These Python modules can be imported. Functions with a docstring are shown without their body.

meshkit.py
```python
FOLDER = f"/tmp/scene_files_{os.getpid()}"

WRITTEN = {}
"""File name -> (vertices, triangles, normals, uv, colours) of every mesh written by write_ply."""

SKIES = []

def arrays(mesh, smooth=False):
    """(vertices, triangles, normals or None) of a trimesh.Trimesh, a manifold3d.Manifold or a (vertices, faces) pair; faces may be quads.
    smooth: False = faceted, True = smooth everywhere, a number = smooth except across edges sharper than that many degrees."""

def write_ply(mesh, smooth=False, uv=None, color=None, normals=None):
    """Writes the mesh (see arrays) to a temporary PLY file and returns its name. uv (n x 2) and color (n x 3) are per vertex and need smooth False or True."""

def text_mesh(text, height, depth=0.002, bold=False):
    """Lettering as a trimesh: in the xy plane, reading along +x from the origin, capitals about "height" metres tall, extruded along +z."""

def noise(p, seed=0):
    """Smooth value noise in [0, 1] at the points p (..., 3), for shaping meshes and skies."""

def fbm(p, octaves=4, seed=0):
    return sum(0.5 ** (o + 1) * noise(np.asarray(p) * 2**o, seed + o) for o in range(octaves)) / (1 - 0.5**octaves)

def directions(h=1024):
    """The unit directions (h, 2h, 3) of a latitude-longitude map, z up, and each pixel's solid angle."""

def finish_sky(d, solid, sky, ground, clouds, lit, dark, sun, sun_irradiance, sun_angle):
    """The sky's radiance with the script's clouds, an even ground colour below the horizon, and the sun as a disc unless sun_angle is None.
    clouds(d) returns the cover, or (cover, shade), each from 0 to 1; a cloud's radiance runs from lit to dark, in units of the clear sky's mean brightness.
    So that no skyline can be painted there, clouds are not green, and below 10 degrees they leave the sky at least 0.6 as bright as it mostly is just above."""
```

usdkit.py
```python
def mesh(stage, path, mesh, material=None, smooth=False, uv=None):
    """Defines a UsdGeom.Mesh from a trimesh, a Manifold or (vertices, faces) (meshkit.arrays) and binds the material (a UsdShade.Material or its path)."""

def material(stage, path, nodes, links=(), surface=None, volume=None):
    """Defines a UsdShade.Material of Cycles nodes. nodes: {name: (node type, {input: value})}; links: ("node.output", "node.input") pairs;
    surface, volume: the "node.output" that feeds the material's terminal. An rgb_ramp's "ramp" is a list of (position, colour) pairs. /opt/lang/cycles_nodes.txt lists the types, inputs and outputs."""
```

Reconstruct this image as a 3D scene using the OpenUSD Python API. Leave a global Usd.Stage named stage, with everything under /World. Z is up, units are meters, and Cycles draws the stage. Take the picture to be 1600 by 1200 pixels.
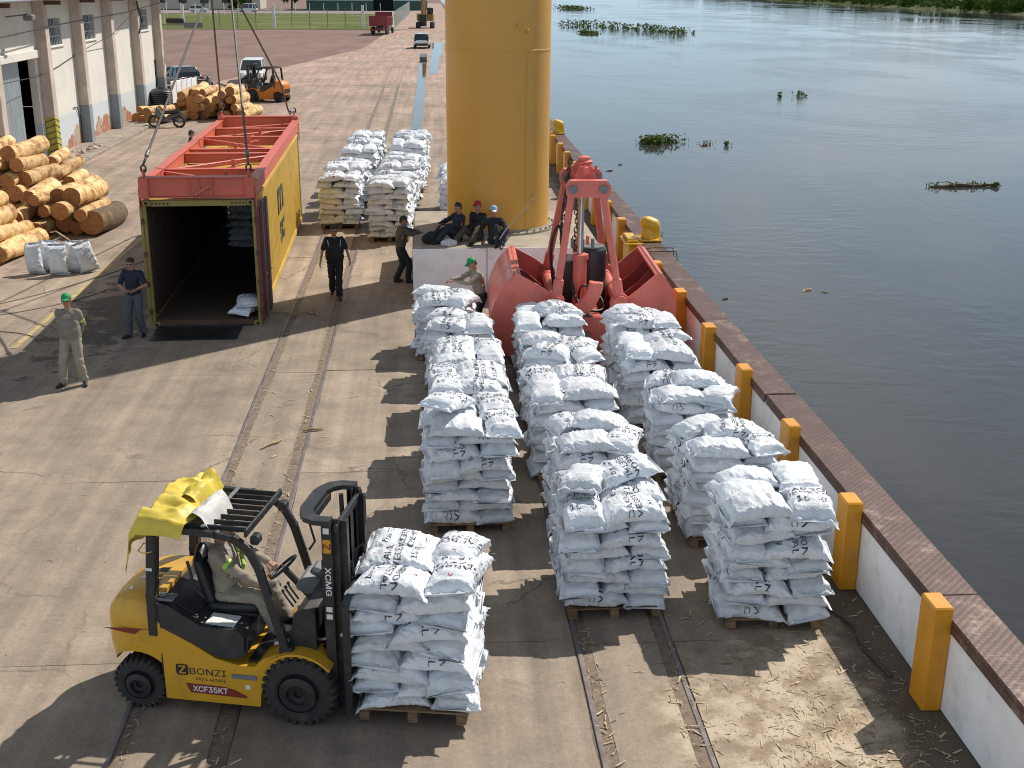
import math, random
import numpy as np, trimesh, manifold3d
from shapely.geometry import Polygon, Point, box as sbox
from pxr import Usd, UsdGeom, UsdLux, UsdShade, Gf, Sdf, Vt
import usdkit, meshkit

stage = Usd.Stage.CreateInMemory()
UsdGeom.SetStageUpAxis(stage, UsdGeom.Tokens.z)
UsdGeom.SetStageMetersPerUnit(stage, 1.0)
UsdGeom.Xform.Define(stage, '/World'); UsdGeom.Scope.Define(stage, '/World/Looks')
rng = np.random.default_rng(7); random.seed(7)

# ---------------------------------------------------------------- camera, sky, sun, exposure
CAM_H, PITCH, YAW, ROLL, FPX = 7.1, 18.48, 3.94, 0.32, 1883.0
EXPOSURE = 0.06
SUN_EL, SUN_AZ = math.radians(47.5), math.radians(50.3)      # azimuth from +y towards +x
SKY_STRENGTH, SUN_INTENSITY = 0.050, 1.25
def cam_basis():
    p, y, r = np.radians([PITCH, YAW, ROLL])
    f = np.array([np.sin(y)*np.cos(p), np.cos(y)*np.cos(p), -np.sin(p)])
    a = np.array([np.cos(y), -np.sin(y), 0]); u = np.cross(a, f)
    return np.cos(r)*a + np.sin(r)*u, -np.sin(r)*a + np.cos(r)*u, f
camera = UsdGeom.Camera.Define(stage, '/World/camera')
_R, _U, _F = cam_basis()
_m = np.eye(4); _m[0, :3], _m[1, :3], _m[2, :3], _m[3, :3] = _R, _U, -_F, (0, 0, CAM_H)
camera.AddTransformOp().Set(Gf.Matrix4d(_m.tolist()))
camera.CreateHorizontalApertureAttr(36.0); camera.CreateVerticalApertureAttr(27.0)
camera.CreateFocalLengthAttr(FPX/1600*36.0); camera.CreateClippingRangeAttr(Gf.Vec2f(0.1, 20000))
camera.CreateExposureAttr(EXPOSURE)

dome = UsdLux.DomeLight.Define(stage, '/World/sky')
sky_mat = usdkit.material(stage, '/World/Looks/sky_material', {
    'sky': ('sky_texture', {'sky_type': 'single_scattering', 'sun_disc': False, 'sun_elevation': SUN_EL, 'sun_rotation': SUN_AZ,
                            'altitude': 20.0, 'air_density': 1.0, 'aerosol_density': 0.45, 'ozone_density': 1.0}),
    'tc': ('texture_coordinate', {}), 'sx': ('separate_xyz', {}), 'hz': ('map_range', {'from_min': 0.0, 'from_max': .62, 'to_min': .92, 'to_max': 0.0, 'clamp': True}),
    'map': ('mapping', {'scale': (1.0, 1.0, 2.6)}),
    'n': ('noise_texture', {'scale': 2.3, 'detail': 7.0, 'roughness': 0.56, 'distortion': 0.25}),
    'r': ('rgb_ramp', {'ramp': [(0.0, (0, 0, 0)), (0.45, (0, 0, 0)), (0.60, (0.7, 0.7, 0.7)), (1.0, (0.8, 0.8, 0.8))]}),
    'mix': ('mix', {'color2': (11.2, 15.2, 18.4)}), 'mix2': ('mix', {'color2': (14.0, 15.0, 16.0)}),
    'bg': ('background_shader', {'strength': SKY_STRENGTH})},
    [('tc.generated', 'map.vector'), ('map.vector', 'n.vector'), ('n.fac', 'r.fac'), ('tc.generated', 'sx.vector'), ('sx.z', 'hz.value'), ('hz.result', 'mix.fac'), ('r.color', 'mix2.fac'), ('sky.color', 'mix.color1'), ('mix.color', 'mix2.color1'), ('mix2.color', 'bg.color')],
    surface='bg.background')
UsdShade.MaterialBindingAPI.Apply(dome.GetPrim()).Bind(sky_mat)
dome.GetPrim().SetCustomDataByKey('kind', 'structure')

sun = UsdLux.DistantLight.Define(stage, '/World/sun')
sun.CreateIntensityAttr(SUN_INTENSITY); sun.CreateAngleAttr(0.53); sun.CreateNormalizeAttr(True)
sun.CreateColorAttr(Gf.Vec3f(1.0, 0.94, 0.85))
SUN_DIR = np.array([math.sin(SUN_AZ)*math.cos(SUN_EL), math.cos(SUN_AZ)*math.cos(SUN_EL), math.sin(SUN_EL)])
sun.AddRotateXYZOp().Set(Gf.Vec3f(90-math.degrees(SUN_EL), 0, 180-math.degrees(SUN_AZ)))

# ---------------------------------------------------------------- scene helpers
_used = {}
def numbered(parent, name):
    k = (parent, name); n = _used.get(k, 0); _used[k] = n+1
    return name if n == 0 else f'{name}_{n:03d}'
def pth(p):
    return '/World' if p is None else (p if isinstance(p, str) else str(p.GetPath()))
def say(prim, label=None, cat=None, group=None, kind=None):
    for k, v in (('label', label), ('category', cat), ('group', group), ('kind', kind)):
        if v: prim.SetCustomDataByKey(k, v)
    return prim
def obj(name, mesh, mat, parent=None, smooth=30, **k):
    """One Mesh prim under parent (or /World)."""
    if isinstance(mesh, MB): mesh = mesh.mesh()
    pp = pth(parent); path = pp + '/' + numbered(pp, name)
    return say(usdkit.mesh(stage, path, mesh, mat, smooth).GetPrim(), **k)
def matrix_of(loc=(0, 0, 0), rz=0, R=None):
    m = np.eye(4)
    if R is None:
        c, s = math.cos(rz), math.sin(rz); R = np.array([[c, -s, 0], [s, c, 0], [0, 0, 1]])
    m[:3, :3] = R; m[:3, 3] = loc
    return m
def setm(x, m):
    x.AddTransformOp().Set(Gf.Matrix4d(np.asarray(m).T.tolist()))
def thing(name, label, cat, loc=(0, 0, 0), rz=0, group=None, m=None, kind=None):
    x = UsdGeom.Xform.Define(stage, '/World/' + numbered('/World', name))
    setm(x, matrix_of(loc, rz) if m is None else m)
    return say(x.GetPrim(), label, cat, group, kind)
def klass(name):
    """An abstract prim whose parts copies refer to."""
    return stage.CreateClassPrim('/World/' + name)
def copy(src, name, label, cat, m, group=None):
    x = UsdGeom.Xform.Define(stage, '/World/' + numbered('/World', name))
    x.GetPrim().GetReferences().AddInternalReference(pth(src)); x.GetPrim().SetInstanceable(True)
    setm(x, m)
    return say(x.GetPrim(), label, cat, group)
def group_x(name, parent, **k):
    pp = pth(parent)
    return say(UsdGeom.Xform.Define(stage, pp + '/' + numbered(pp, name)).GetPrim(), **k)

def rot(ax, a):
    c, s = math.cos(a), math.sin(a)
    return np.array({'x': [[1, 0, 0], [0, c, -s], [0, s, c]], 'y': [[c, 0, s], [0, 1, 0], [-s, 0, c]], 'z': [[c, -s, 0], [s, c, 0], [0, 0, 1]]}[ax])
def frame(p0, p1, up=(0, 0, 1)):
    d = np.asarray(p1, float)-p0; L = np.linalg.norm(d); d = d/L
    up = np.asarray(up, float)
    if abs(d@up) > .98: up = np.array([0, 1.0, 0]) if abs(d[1]) < .9 else np.array([1.0, 0, 0])
    s = np.cross(up, d); s /= np.linalg.norm(s); u = np.cross(d, s)
    return d, s, u, L
_BOXF = None
def chamfer_box(sx, sy, sz, c):
    h = np.array([sx, sy, sz])/2; c = min(c, h.min()*.9)
    v = []
    for a in (-1, 1):
        for b in (-1, 1):
            for e in (-1, 1):
                s = np.array([a, b, e])
                for k in range(3):
                    q = h-c; q[k] = h[k]; v.append(s*q)
    v = np.array(v)
    global _BOXF
    if _BOXF is None:
        hull = trimesh.Trimesh(v, np.zeros((0, 3), int), process=False)
        from scipy.spatial import ConvexHull
        f = ConvexHull(np.array([[*(np.sign(p)*(1+.5*(np.abs(p) > h-1e-9)))] for p in v])).simplices
        _BOXF = f
    f = _BOXF.copy(); cen = v[f].mean(1); n = np.cross(v[f[:, 1]]-v[f[:, 0]], v[f[:, 2]]-v[f[:, 0]])
    w = (n*cen).sum(1) < 0; f[w] = f[w][:, ::-1]
    return v, f
class MB:
    """Collects shapes into one mesh."""
    def __init__(self): self.v, self.f, self.n = [], [], 0
    def add(self, v, f=None):
        if f is None:
            if hasattr(v, 'to_mesh'):
                m = v.to_mesh(); v, f = m.vert_properties[:, :3], m.tri_verts
            else: v, f = v.vertices, v.faces
        v = np.asarray(v, float); f = np.asarray(f, int)
        if f.shape[1] == 4: f = np.vstack([f[:, [0, 1, 2]], f[:, [0, 2, 3]]])
        self.v.append(v); self.f.append(f+self.n); self.n += len(v); return self
    def box(self, c, s, R=None, ch=.006):
        v, f = chamfer_box(*s, ch) if ch else (np.array(trimesh.creation.box(s).vertices), np.array(trimesh.creation.box(s).faces))
        if R is not None: v = v@np.asarray(R).T
        return self.add(v+np.asarray(c, float), f)
    def bx(self, x0, x1, y0, y1, z0, z1, ch=.006):
        return self.box(((x0+x1)/2, (y0+y1)/2, (z0+z1)/2), (abs(x1-x0), abs(y1-y0), abs(z1-z0)), ch=ch)
    def bar(self, p0, p1, w, h, up=(0, 0, 1), ch=.004):
        d, s, u, L = frame(np.asarray(p0, float), p1, up)
        return self.box((np.asarray(p0, float)+p1)/2, (L, w, h), np.stack([d, s, u], 1), ch)
    def cyl(self, p0, p1, r0, r1=None, n=20, cap=True):
        r1 = r0 if r1 is None else r1
        p0, p1 = np.asarray(p0, float), np.asarray(p1, float)
        d, s, u, L = frame(p0, p1)
        a = np.arange(n)*2*math.pi/n
        ring = np.cos(a)[:, None]*s+np.sin(a)[:, None]*u
        v = np.vstack([p0+ring*r0, p1+ring*r1, [p0], [p1]]); i = np.arange(n); j = (i+1) % n
        f = np.vstack([np.stack([i, j, j+n], 1), np.stack([i, j+n, i+n], 1)])
        if cap: f = np.vstack([f, np.stack([j, i, 0*i+2*n], 1), np.stack([i+n, j+n, 0*i+2*n+1], 1)])
        return self.add(v, f)
    def tube(self, pts, r, n=8, closed=False):
        p = np.asarray(pts, float); r = np.broadcast_to(np.asarray(r, float), (len(p),))
        t = np.gradient(p, axis=0) if not closed else np.roll(p, -1, 0)-np.roll(p, 1, 0)
        t /= np.linalg.norm(t, axis=1, keepdims=True)+1e-12
        a = np.cross(t[0], [0, 0, 1.0]); a = a if np.linalg.norm(a) > .1 else np.cross(t[0], [1.0, 0, 0]); a /= np.linalg.norm(a)
        A = [a]
        for k in range(1, len(p)):
            a = a-t[k]*(a@t[k]); a /= np.linalg.norm(a)+1e-12; A.append(a)
        A = np.array(A); B = np.cross(t, A); ang = np.arange(n)*2*math.pi/n
        v = (p[:, None]+r[:, None, None]*(np.cos(ang)[None, :, None]*A[:, None]+np.sin(ang)[None, :, None]*B[:, None])).reshape(-1, 3)
        m = len(p) if closed else len(p)-1
        i, j = np.meshgrid(np.arange(m), np.arange(n), indexing='ij'); i2 = (i+1) % len(p); j2 = (j+1) % n
        f = np.stack([i*n+j, i*n+j2, i2*n+j2, i2*n+j], -1).reshape(-1, 4)
        self.add(v, f)
        if not closed:
            k = np.arange(n)
            for base, q, flip in ((0, p[0], True), ((len(p)-1)*n, p[-1], False)):
                vv = np.vstack([v[base:base+n], [q]]); ff = np.stack([k, (k+1) % n, 0*k+n], 1)
                self.add(vv, ff[:, ::-1] if flip else ff)
        return self
    def lathe(self, prof, c=(0, 0, 0), axis='z', n=32):
        """prof: (radius, height) pairs from the bottom up, on the outside."""
        prof = np.asarray(prof, float); a = np.arange(n)*2*math.pi/n
        v = np.stack([prof[:, 0, None]*np.cos(a), prof[:, 0, None]*np.sin(a), np.broadcast_to(prof[:, 1, None], (len(prof), n))], -1).reshape(-1, 3)
        i, j = np.meshgrid(np.arange(len(prof)-1), np.arange(n), indexing='ij'); j2 = (j+1) % n
        f = np.stack([i*n+j, i*n+j2, (i+1)*n+j2, (i+1)*n+j], -1).reshape(-1, 4)
        if axis == 'y': v = v[:, [0, 2, 1]]*[1, -1, 1]; v = v*[1, 1, 1]
        if axis == 'x': v = v[:, [2, 1, 0]]*[1, 1, -1]
        return self.add(v+np.asarray(c, float), f)
    def prism(self, poly, axis, a, b, holes=None):
        """poly in the two other axes (xz for axis y, xy for z, yz for x)."""
        P = poly if hasattr(poly, 'exterior') else Polygon(poly, holes)
        m = trimesh.creation.extrude_polygon(P, b-a, engine='earcut'); v = np.array(m.vertices); f = np.array(m.faces)
        v[:, 2] += a
        if axis == 'y': v = v[:, [0, 2, 1]]; f = f[:, ::-1]
        if axis == 'x': v = v[:, [2, 0, 1]]
        return self.add(v, f)
    def ball(self, c, r, sub=2):
        m = trimesh.creation.icosphere(sub, 1.0)
        return self.add(np.array(m.vertices)*np.asarray(r, float)+np.asarray(c, float), m.faces)
    def move(self, R=None, t=(0, 0, 0)):
        self.v = [(v@np.asarray(R).T if R is not None else v)+np.asarray(t, float) for v in self.v]; return self
    def mesh(self): return (np.vstack(self.v), np.vstack(self.f))
def rounded(poly, r):
    p = Polygon(poly) if not hasattr(poly, 'exterior') else poly
    return p.buffer(-r, join_style=1, quad_segs=5).buffer(r, join_style=1, quad_segs=5)
def arc(c, r, a0, a1, n=10):
    t = np.radians(np.linspace(a0, a1, n)); return [(c[0]+r*math.cos(x), c[1]+r*math.sin(x)) for x in t]
def text(s, h, bold=True, depth=.002, aspect=1.0, centre=True):
    m = meshkit.text_mesh(s, h, depth, bold); v = np.array(m.vertices); v[:, 0] *= aspect
    if centre: v[:, :2] -= (v[:, :2].max(0)+v[:, :2].min(0))/2
    return v, np.array(m.faces)
def place(vf, o, ex, ey):
    """lettering in the plane of ex, ey at o, its depth along ex x ey"""
    v, f = vf; ex = np.asarray(ex, float); ey = np.asarray(ey, float); ex /= np.linalg.norm(ex); ey /= np.linalg.norm(ey); n = np.cross(ex, ey)
    return v[:, :1]*ex+v[:, 1:2]*ey+v[:, 2:]*n+np.asarray(o, float), f

# ---------------------------------------------------------------- materials
LK = '/World/Looks/'
def hexlin(r, g, b):
    c = np.array([r, g, b])/255.; return tuple(np.where(c <= .04045, c/12.92, ((c+.055)/1.055)**2.4))
def M(name, col, rough=.6, metal=0.0, var=.18, scale=3.0, dirt=None, dirt_amt=.0, dirt_scale=1.6, bump=.0, bscale=60.0, rnd=.0, coat=0.0, spec=.5, edge=0.0, grain=None):
    """A surface with an uneven tone, optional dirt patches, relief and a tone of its own per object."""
    col = np.array(col, float)
    nodes = {'geo': ('geometry', {}), 'n1': ('noise_texture', {'scale': scale, 'detail': 6.0, 'roughness': .6}),
             'mr': ('map_range', {'from_min': .3, 'from_max': .7, 'to_min': 1-var, 'to_max': 1+var}),
             'c': ('vector_math', {'math_type': 'scale', 'vector1': tuple(col)}),
             'rr': ('map_range', {'from_min': .25, 'from_max': .75, 'to_min': max(rough-.12, .02), 'to_max': min(rough+.12, 1)}),
             'p': ('principled_bsdf', {'metallic': metal, 'coat_weight': coat, 'coat_roughness': .08, 'specular_ior_level': spec})}
    links = [('geo.position', 'n1.vector'), ('n1.fac', 'mr.value'), ('mr.result', 'c.scale'), ('n1.fac', 'rr.value'), ('rr.result', 'p.roughness')]
    if grain:
        nodes['gm'] = ('mapping', {'scale': grain}); links[0] = ('gm.vector', 'n1.vector'); links.append(('geo.position', 'gm.vector'))
    out = 'c.vector'
    if rnd:
        nodes['oi'] = ('object_info', {}); nodes['rm'] = ('map_range', {'to_min': 1-rnd, 'to_max': 1+rnd}); nodes['c2'] = ('vector_math', {'math_type': 'scale'})
        links += [('oi.random', 'rm.value'), (out, 'c2.vector1'), ('rm.result', 'c2.scale')]; out = 'c2.vector'
    if dirt is not None and dirt_amt:
        nodes['n2'] = ('noise_texture', {'scale': dirt_scale, 'detail': 8.0, 'roughness': .68})
        nodes['dr'] = ('map_range', {'from_min': .52, 'from_max': .72, 'to_min': 0.0, 'to_max': dirt_amt, 'clamp': True})
        nodes['mx'] = ('mix', {'color2': tuple(dirt)})
        links += [('geo.position', 'n2.vector'), ('n2.fac', 'dr.value'), ('dr.result', 'mx.fac'), (out, 'mx.color1')]; out = 'mx.color'
    links.append((out, 'p.base_color'))
    if bump:
        nodes['n3'] = ('noise_texture', {'scale': bscale, 'detail': 5.0, 'roughness': .6}); nodes['b'] = ('bump', {'strength': min(bump, 1), 'distance': .01})
        links += [('geo.position', 'n3.vector'), ('n3.fac', 'b.height'), ('b.normal', 'p.normal')]
    return usdkit.material(stage, LK+name, nodes, links, surface='p.BSDF')
def M_glass(name, tint=(.02, .025, .03)):
    return usdkit.material(stage, LK+name, {'d': ('principled_bsdf', {'base_color': tint, 'roughness': .06, 'specular_ior_level': .7})}, [], surface='d.BSDF')

YEL = hexlin(236, 176, 32)
m_yellow = M('machine_yellow', (.62, .33, .022), .38, var=.07, scale=2, dirt=(.20, .14, .07), dirt_amt=.45, dirt_scale=2.2, coat=.2)
m_black = M('machine_black', (.018, .018, .020), .42, var=.25, scale=5, dirt=(.10, .09, .075), dirt_amt=.45, dirt_scale=3.5)
m_blackpl = M('black_plastic', (.022, .024, .029), .36, var=.2, scale=8, dirt=(.09, .08, .07), dirt_amt=.3, dirt_scale=5)
m_rubber = M('tyre_rubber', (.028, .027, .026), .85, var=.3, scale=12, dirt=(.12, .10, .08), dirt_amt=.55, dirt_scale=5)
m_steel = M('bare_steel', (.42, .42, .42), .32, metal=.9, var=.2, scale=9)
m_grey = M('grey_metal', (.16, .165, .17), .5, var=.2, scale=6, dirt=(.2, .18, .15), dirt_amt=.3)
m_white = M('white_paint', (.72, .72, .72), .5, var=.08)
m_whitedecal = M('white_print', (.74, .74, .74), .5, var=.03)
m_blackdecal = M('black_print', (.02, .02, .022), .5, var=.05)
m_reddecal = M('dark_red_print', (.20, .025, .02), .4, var=.08)
m_orangedecal = M('orange_print', (.62, .28, .015), .4, var=.05)
m_glass = M_glass('dark_glass')
m_seat = M('black_vinyl', (.016, .016, .018), .38, var=.2, scale=14, bump=.2, bscale=25)
m_redp = M('grab_red_paint', (.66, .155, .118), .42, var=.12, scale=2.2, dirt=(.20, .10, .075), dirt_amt=.5, dirt_scale=2.4, bump=.12, bscale=14, coat=.15)
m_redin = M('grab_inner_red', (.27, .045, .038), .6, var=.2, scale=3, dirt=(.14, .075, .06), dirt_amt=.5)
m_coral = M('spreader_red_paint', (.55, .115, .075), .5, var=.12, scale=2.5, dirt=(.25, .14, .09), dirt_amt=.5, dirt_scale=2.6)
m_hose = M('black_hose', (.014, .014, .015), .45, var=.2)
m_rust = M('rusty_steel', (.10, .05, .032), .75, var=.3, scale=7, dirt=(.05, .03, .02), dirt_amt=.5, bump=.3)
m_wood = M('pallet_wood', (.22, .13, .065), .8, var=.3, scale=5, rnd=.2, grain=(2, 9, 9), dirt=(.1, .07, .045), dirt_amt=.5, bump=.3)
m_straw = M('straw', (.40, .29, .15), .85, var=.35, scale=20, rnd=.3)
m_skin = M('skin', (.36, .19, .125), .5, var=.1, scale=20)
m_hair = M('dark_hair', (.018, .013, .010), .6, var=.3, scale=40)
# ================================================================ THE SETTING
def ground_material(name, base, stain, dust_amt=.0, streak=.25, straw=False, red=None):
    """Worn outdoor concrete: tone by slab, big blotches, tyre streaks along the quay, oil stains, hairline cracks."""
    n = {'geo': ('geometry', {}), 'sep': ('separate_xyz', {}),
         'big': ('noise_texture', {'scale': .22, 'detail': 5.0, 'roughness': .6}),
         'mid': ('noise_texture', {'scale': 1.4, 'detail': 8.0, 'roughness': .66}),
         'fine': ('noise_texture', {'scale': 16.0, 'detail': 6.0, 'roughness': .7}),
         'spk': ('noise_texture', {'scale': 70.0, 'detail': 3.0, 'roughness': .6}),
         'sm': ('mapping', {'scale': (2.6, .12, 1.0)}), 'st': ('noise_texture', {'scale': 1.0, 'detail': 6.0, 'roughness': .62}),
         'a': ('map_range', {'from_min': .3, 'from_max': .7, 'to_min': .80, 'to_max': 1.18}),
         'b': ('map_range', {'from_min': .3, 'from_max': .7, 'to_min': .78, 'to_max': 1.20}),
         'c': ('map_range', {'from_min': .3, 'from_max': .7, 'to_min': .86, 'to_max': 1.14}),
         'sp': ('map_range', {'from_min': .34, 'from_max': .66, 'to_min': .86, 'to_max': 1.14}),
         'd': ('map_range', {'from_min': .35, 'from_max': .7, 'to_min': 1-streak, 'to_max': 1+streak*.5}),
         'ab': ('math', {'math_type': 'multiply'}), 'abc': ('math', {'math_type': 'multiply'}), 'abcd': ('math', {'math_type': 'multiply'}), 'abcde': ('math', {'math_type': 'multiply'}),
         'oi': ('object_info', {}), 'orr': ('map_range', {'to_min': .93, 'to_max': 1.06}), 'all': ('math', {'math_type': 'multiply'}),
         'col': ('vector_math', {'math_type': 'scale', 'vector1': base}),
         'oil': ('noise_texture', {'scale': .75, 'detail': 7.0, 'roughness': .6, 'distortion': .6}), 'oilr': ('map_range', {'from_min': .60, 'from_max': .72, 'to_min': 0.0, 'to_max': .62, 'clamp': True}),
         'mo': ('mix', {'color2': stain}),
         'wv': ('vector_math', {'math_type': 'add'}), 'ws': ('vector_math', {'math_type': 'scale', 'scale': .55}),
         'cr': ('voronoi_texture', {'feature': 'distance_to_edge', 'scale': .42}), 'crr': ('map_range', {'from_min': .0, 'from_max': .010, 'to_min': .75, 'to_max': 0.0, 'clamp': True}),
         'crm': ('map_range', {'from_min': .50, 'from_max': .58, 'to_min': 0.0, 'to_max': 1.0, 'clamp': True}), 'crf': ('math', {'math_type': 'multiply'}),
         'mc': ('mix', {'color2': tuple(np.array(base)*.28)}),
         'bm': ('bump', {'strength': .35, 'distance': .012}), 'hsum': ('math', {'math_type': 'add'}),
         'p': ('principled_bsdf', {'roughness': .82, 'specular_ior_level': .32})}
    L = [('geo.position', 'sep.vector'), ('geo.position', 'big.vector'), ('geo.position', 'mid.vector'), ('geo.position', 'fine.vector'), ('geo.position', 'spk.vector'), ('geo.position', 'sm.vector'), ('sm.vector', 'st.vector'),
         ('big.fac', 'a.value'), ('mid.fac', 'b.value'), ('fine.fac', 'c.value'), ('st.fac', 'd.value'), ('spk.fac', 'sp.value'),
         ('a.result', 'ab.value1'), ('b.result', 'ab.value2'), ('ab.value', 'abc.value1'), ('c.result', 'abc.value2'), ('abc.value', 'abcd.value1'), ('d.result', 'abcd.value2'), ('abcd.value', 'abcde.value1'), ('sp.result', 'abcde.value2'),
         ('oi.random', 'orr.value'), ('abcde.value', 'all.value1'), ('orr.result', 'all.value2'), ('all.value', 'col.scale'),
         ('geo.position', 'oil.vector'), ('oil.fac', 'oilr.value'), ('oilr.result', 'mo.fac'),
         ('mid.color', 'ws.vector1'), ('geo.position', 'wv.vector1'), ('ws.vector', 'wv.vector2'), ('wv.vector', 'cr.vector'), ('cr.distance', 'crr.value'), ('big.fac', 'crm.value'), ('crr.result', 'crf.value1'), ('crm.result', 'crf.value2'),
         ('mo.color', 'mc.color1'), ('crf.value', 'mc.fac'), ('mid.fac', 'hsum.value1'), ('fine.fac', 'hsum.value2'), ('hsum.value', 'bm.height'), ('bm.normal', 'p.normal')]
    src = 'col.vector'
    if red:      # the far apron carries the yard's red dust
        n['ry'] = ('map_range', {'from_min': 25.0, 'from_max': 95.0, 'to_min': 0.0, 'to_max': .75, 'clamp': True}); n['rn'] = ('math', {'math_type': 'multiply'}); n['rb'] = ('map_range', {'from_min': .3, 'from_max': .65, 'to_min': .35, 'to_max': 1.25})
        n['rc'] = ('vector_math', {'math_type': 'scale', 'vector1': red}); n['rmix'] = ('mix', {})
        L += [('sep.y', 'ry.value'), ('big.fac', 'rb.value'), ('ry.result', 'rn.value1'), ('rb.result', 'rn.value2'), ('rn.value', 'rmix.fac'), ('all.value', 'rc.scale'), (src, 'rmix.color1'), ('rc.vector', 'rmix.color2')]; src = 'rmix.color'
    if straw:    # trampled chaff and pale dust by the wall
        n['dv'] = ('vector_math', {'math_type': 'subtract', 'vector2': (3.75, 9.6, 0)}); n['ds'] = ('vector_math', {'math_type': 'multiply', 'vector2': (.66, .36, 1)}); n['dl'] = ('vector_math', {'math_type': 'length'})
        n['dn'] = ('map_range', {'from_min': .3, 'from_max': .7, 'to_min': -.55, 'to_max': .55}); n['da'] = ('math', {'math_type': 'add'}); n['dr'] = ('map_range', {'from_min': .55, 'from_max': 1.15, 'to_min': .85, 'to_max': 0.0, 'clamp': True})
        n['dc'] = ('rgb_ramp', {'ramp': [(0, (.12, .085, .055)), (.42, (.26, .19, .12)), (.55, (.50, .41, .30)), (.7, (.54, .46, .35)), (1, (.38, .28, .17))]}); n['dm'] = ('mix', {}); n['m2'] = ('noise_texture', {'scale': 2.6, 'detail': 9.0, 'roughness': .7})
        L += [('geo.position', 'dv.vector1'), ('dv.vector', 'ds.vector1'), ('ds.vector', 'dl.vector1'), ('mid.fac', 'dn.value'), ('dl.value', 'da.value1'), ('dn.result', 'da.value2'), ('da.value', 'dr.value'), ('geo.position', 'm2.vector'), ('m2.fac', 'dc.fac'), ('dr.result', 'dm.fac'), (src, 'dm.color1'), ('dc.color', 'dm.color2')]; src = 'dm.color'
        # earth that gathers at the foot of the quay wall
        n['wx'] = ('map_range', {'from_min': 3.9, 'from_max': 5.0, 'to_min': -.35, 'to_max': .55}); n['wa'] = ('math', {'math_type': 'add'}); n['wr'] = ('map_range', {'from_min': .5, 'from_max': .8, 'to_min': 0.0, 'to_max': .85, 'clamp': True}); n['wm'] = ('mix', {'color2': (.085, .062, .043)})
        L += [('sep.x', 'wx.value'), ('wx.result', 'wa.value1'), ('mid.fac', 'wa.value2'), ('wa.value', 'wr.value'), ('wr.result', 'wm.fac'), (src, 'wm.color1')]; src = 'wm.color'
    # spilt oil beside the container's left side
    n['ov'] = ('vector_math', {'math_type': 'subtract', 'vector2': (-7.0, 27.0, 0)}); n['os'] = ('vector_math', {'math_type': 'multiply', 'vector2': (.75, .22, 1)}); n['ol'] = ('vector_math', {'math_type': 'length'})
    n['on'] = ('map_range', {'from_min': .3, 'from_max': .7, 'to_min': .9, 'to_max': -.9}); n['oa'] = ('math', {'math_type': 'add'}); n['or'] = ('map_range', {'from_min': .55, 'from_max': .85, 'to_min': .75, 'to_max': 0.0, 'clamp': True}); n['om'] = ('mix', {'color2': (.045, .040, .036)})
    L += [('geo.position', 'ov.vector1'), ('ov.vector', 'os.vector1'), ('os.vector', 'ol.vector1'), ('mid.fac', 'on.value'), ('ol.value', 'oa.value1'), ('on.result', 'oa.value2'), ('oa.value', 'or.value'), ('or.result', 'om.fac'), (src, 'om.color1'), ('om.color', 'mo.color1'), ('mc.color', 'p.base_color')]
    return usdkit.material(stage, LK+name, n, L, surface='p.BSDF')
m_conc = ground_material('apron_concrete', (.328, .262, .200), (.10, .08, .065), straw=True, red=(.41, .275, .22))
m_joint = M('joint_dirt', (.17, .13, .095), .95, var=.4, scale=9)
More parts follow.
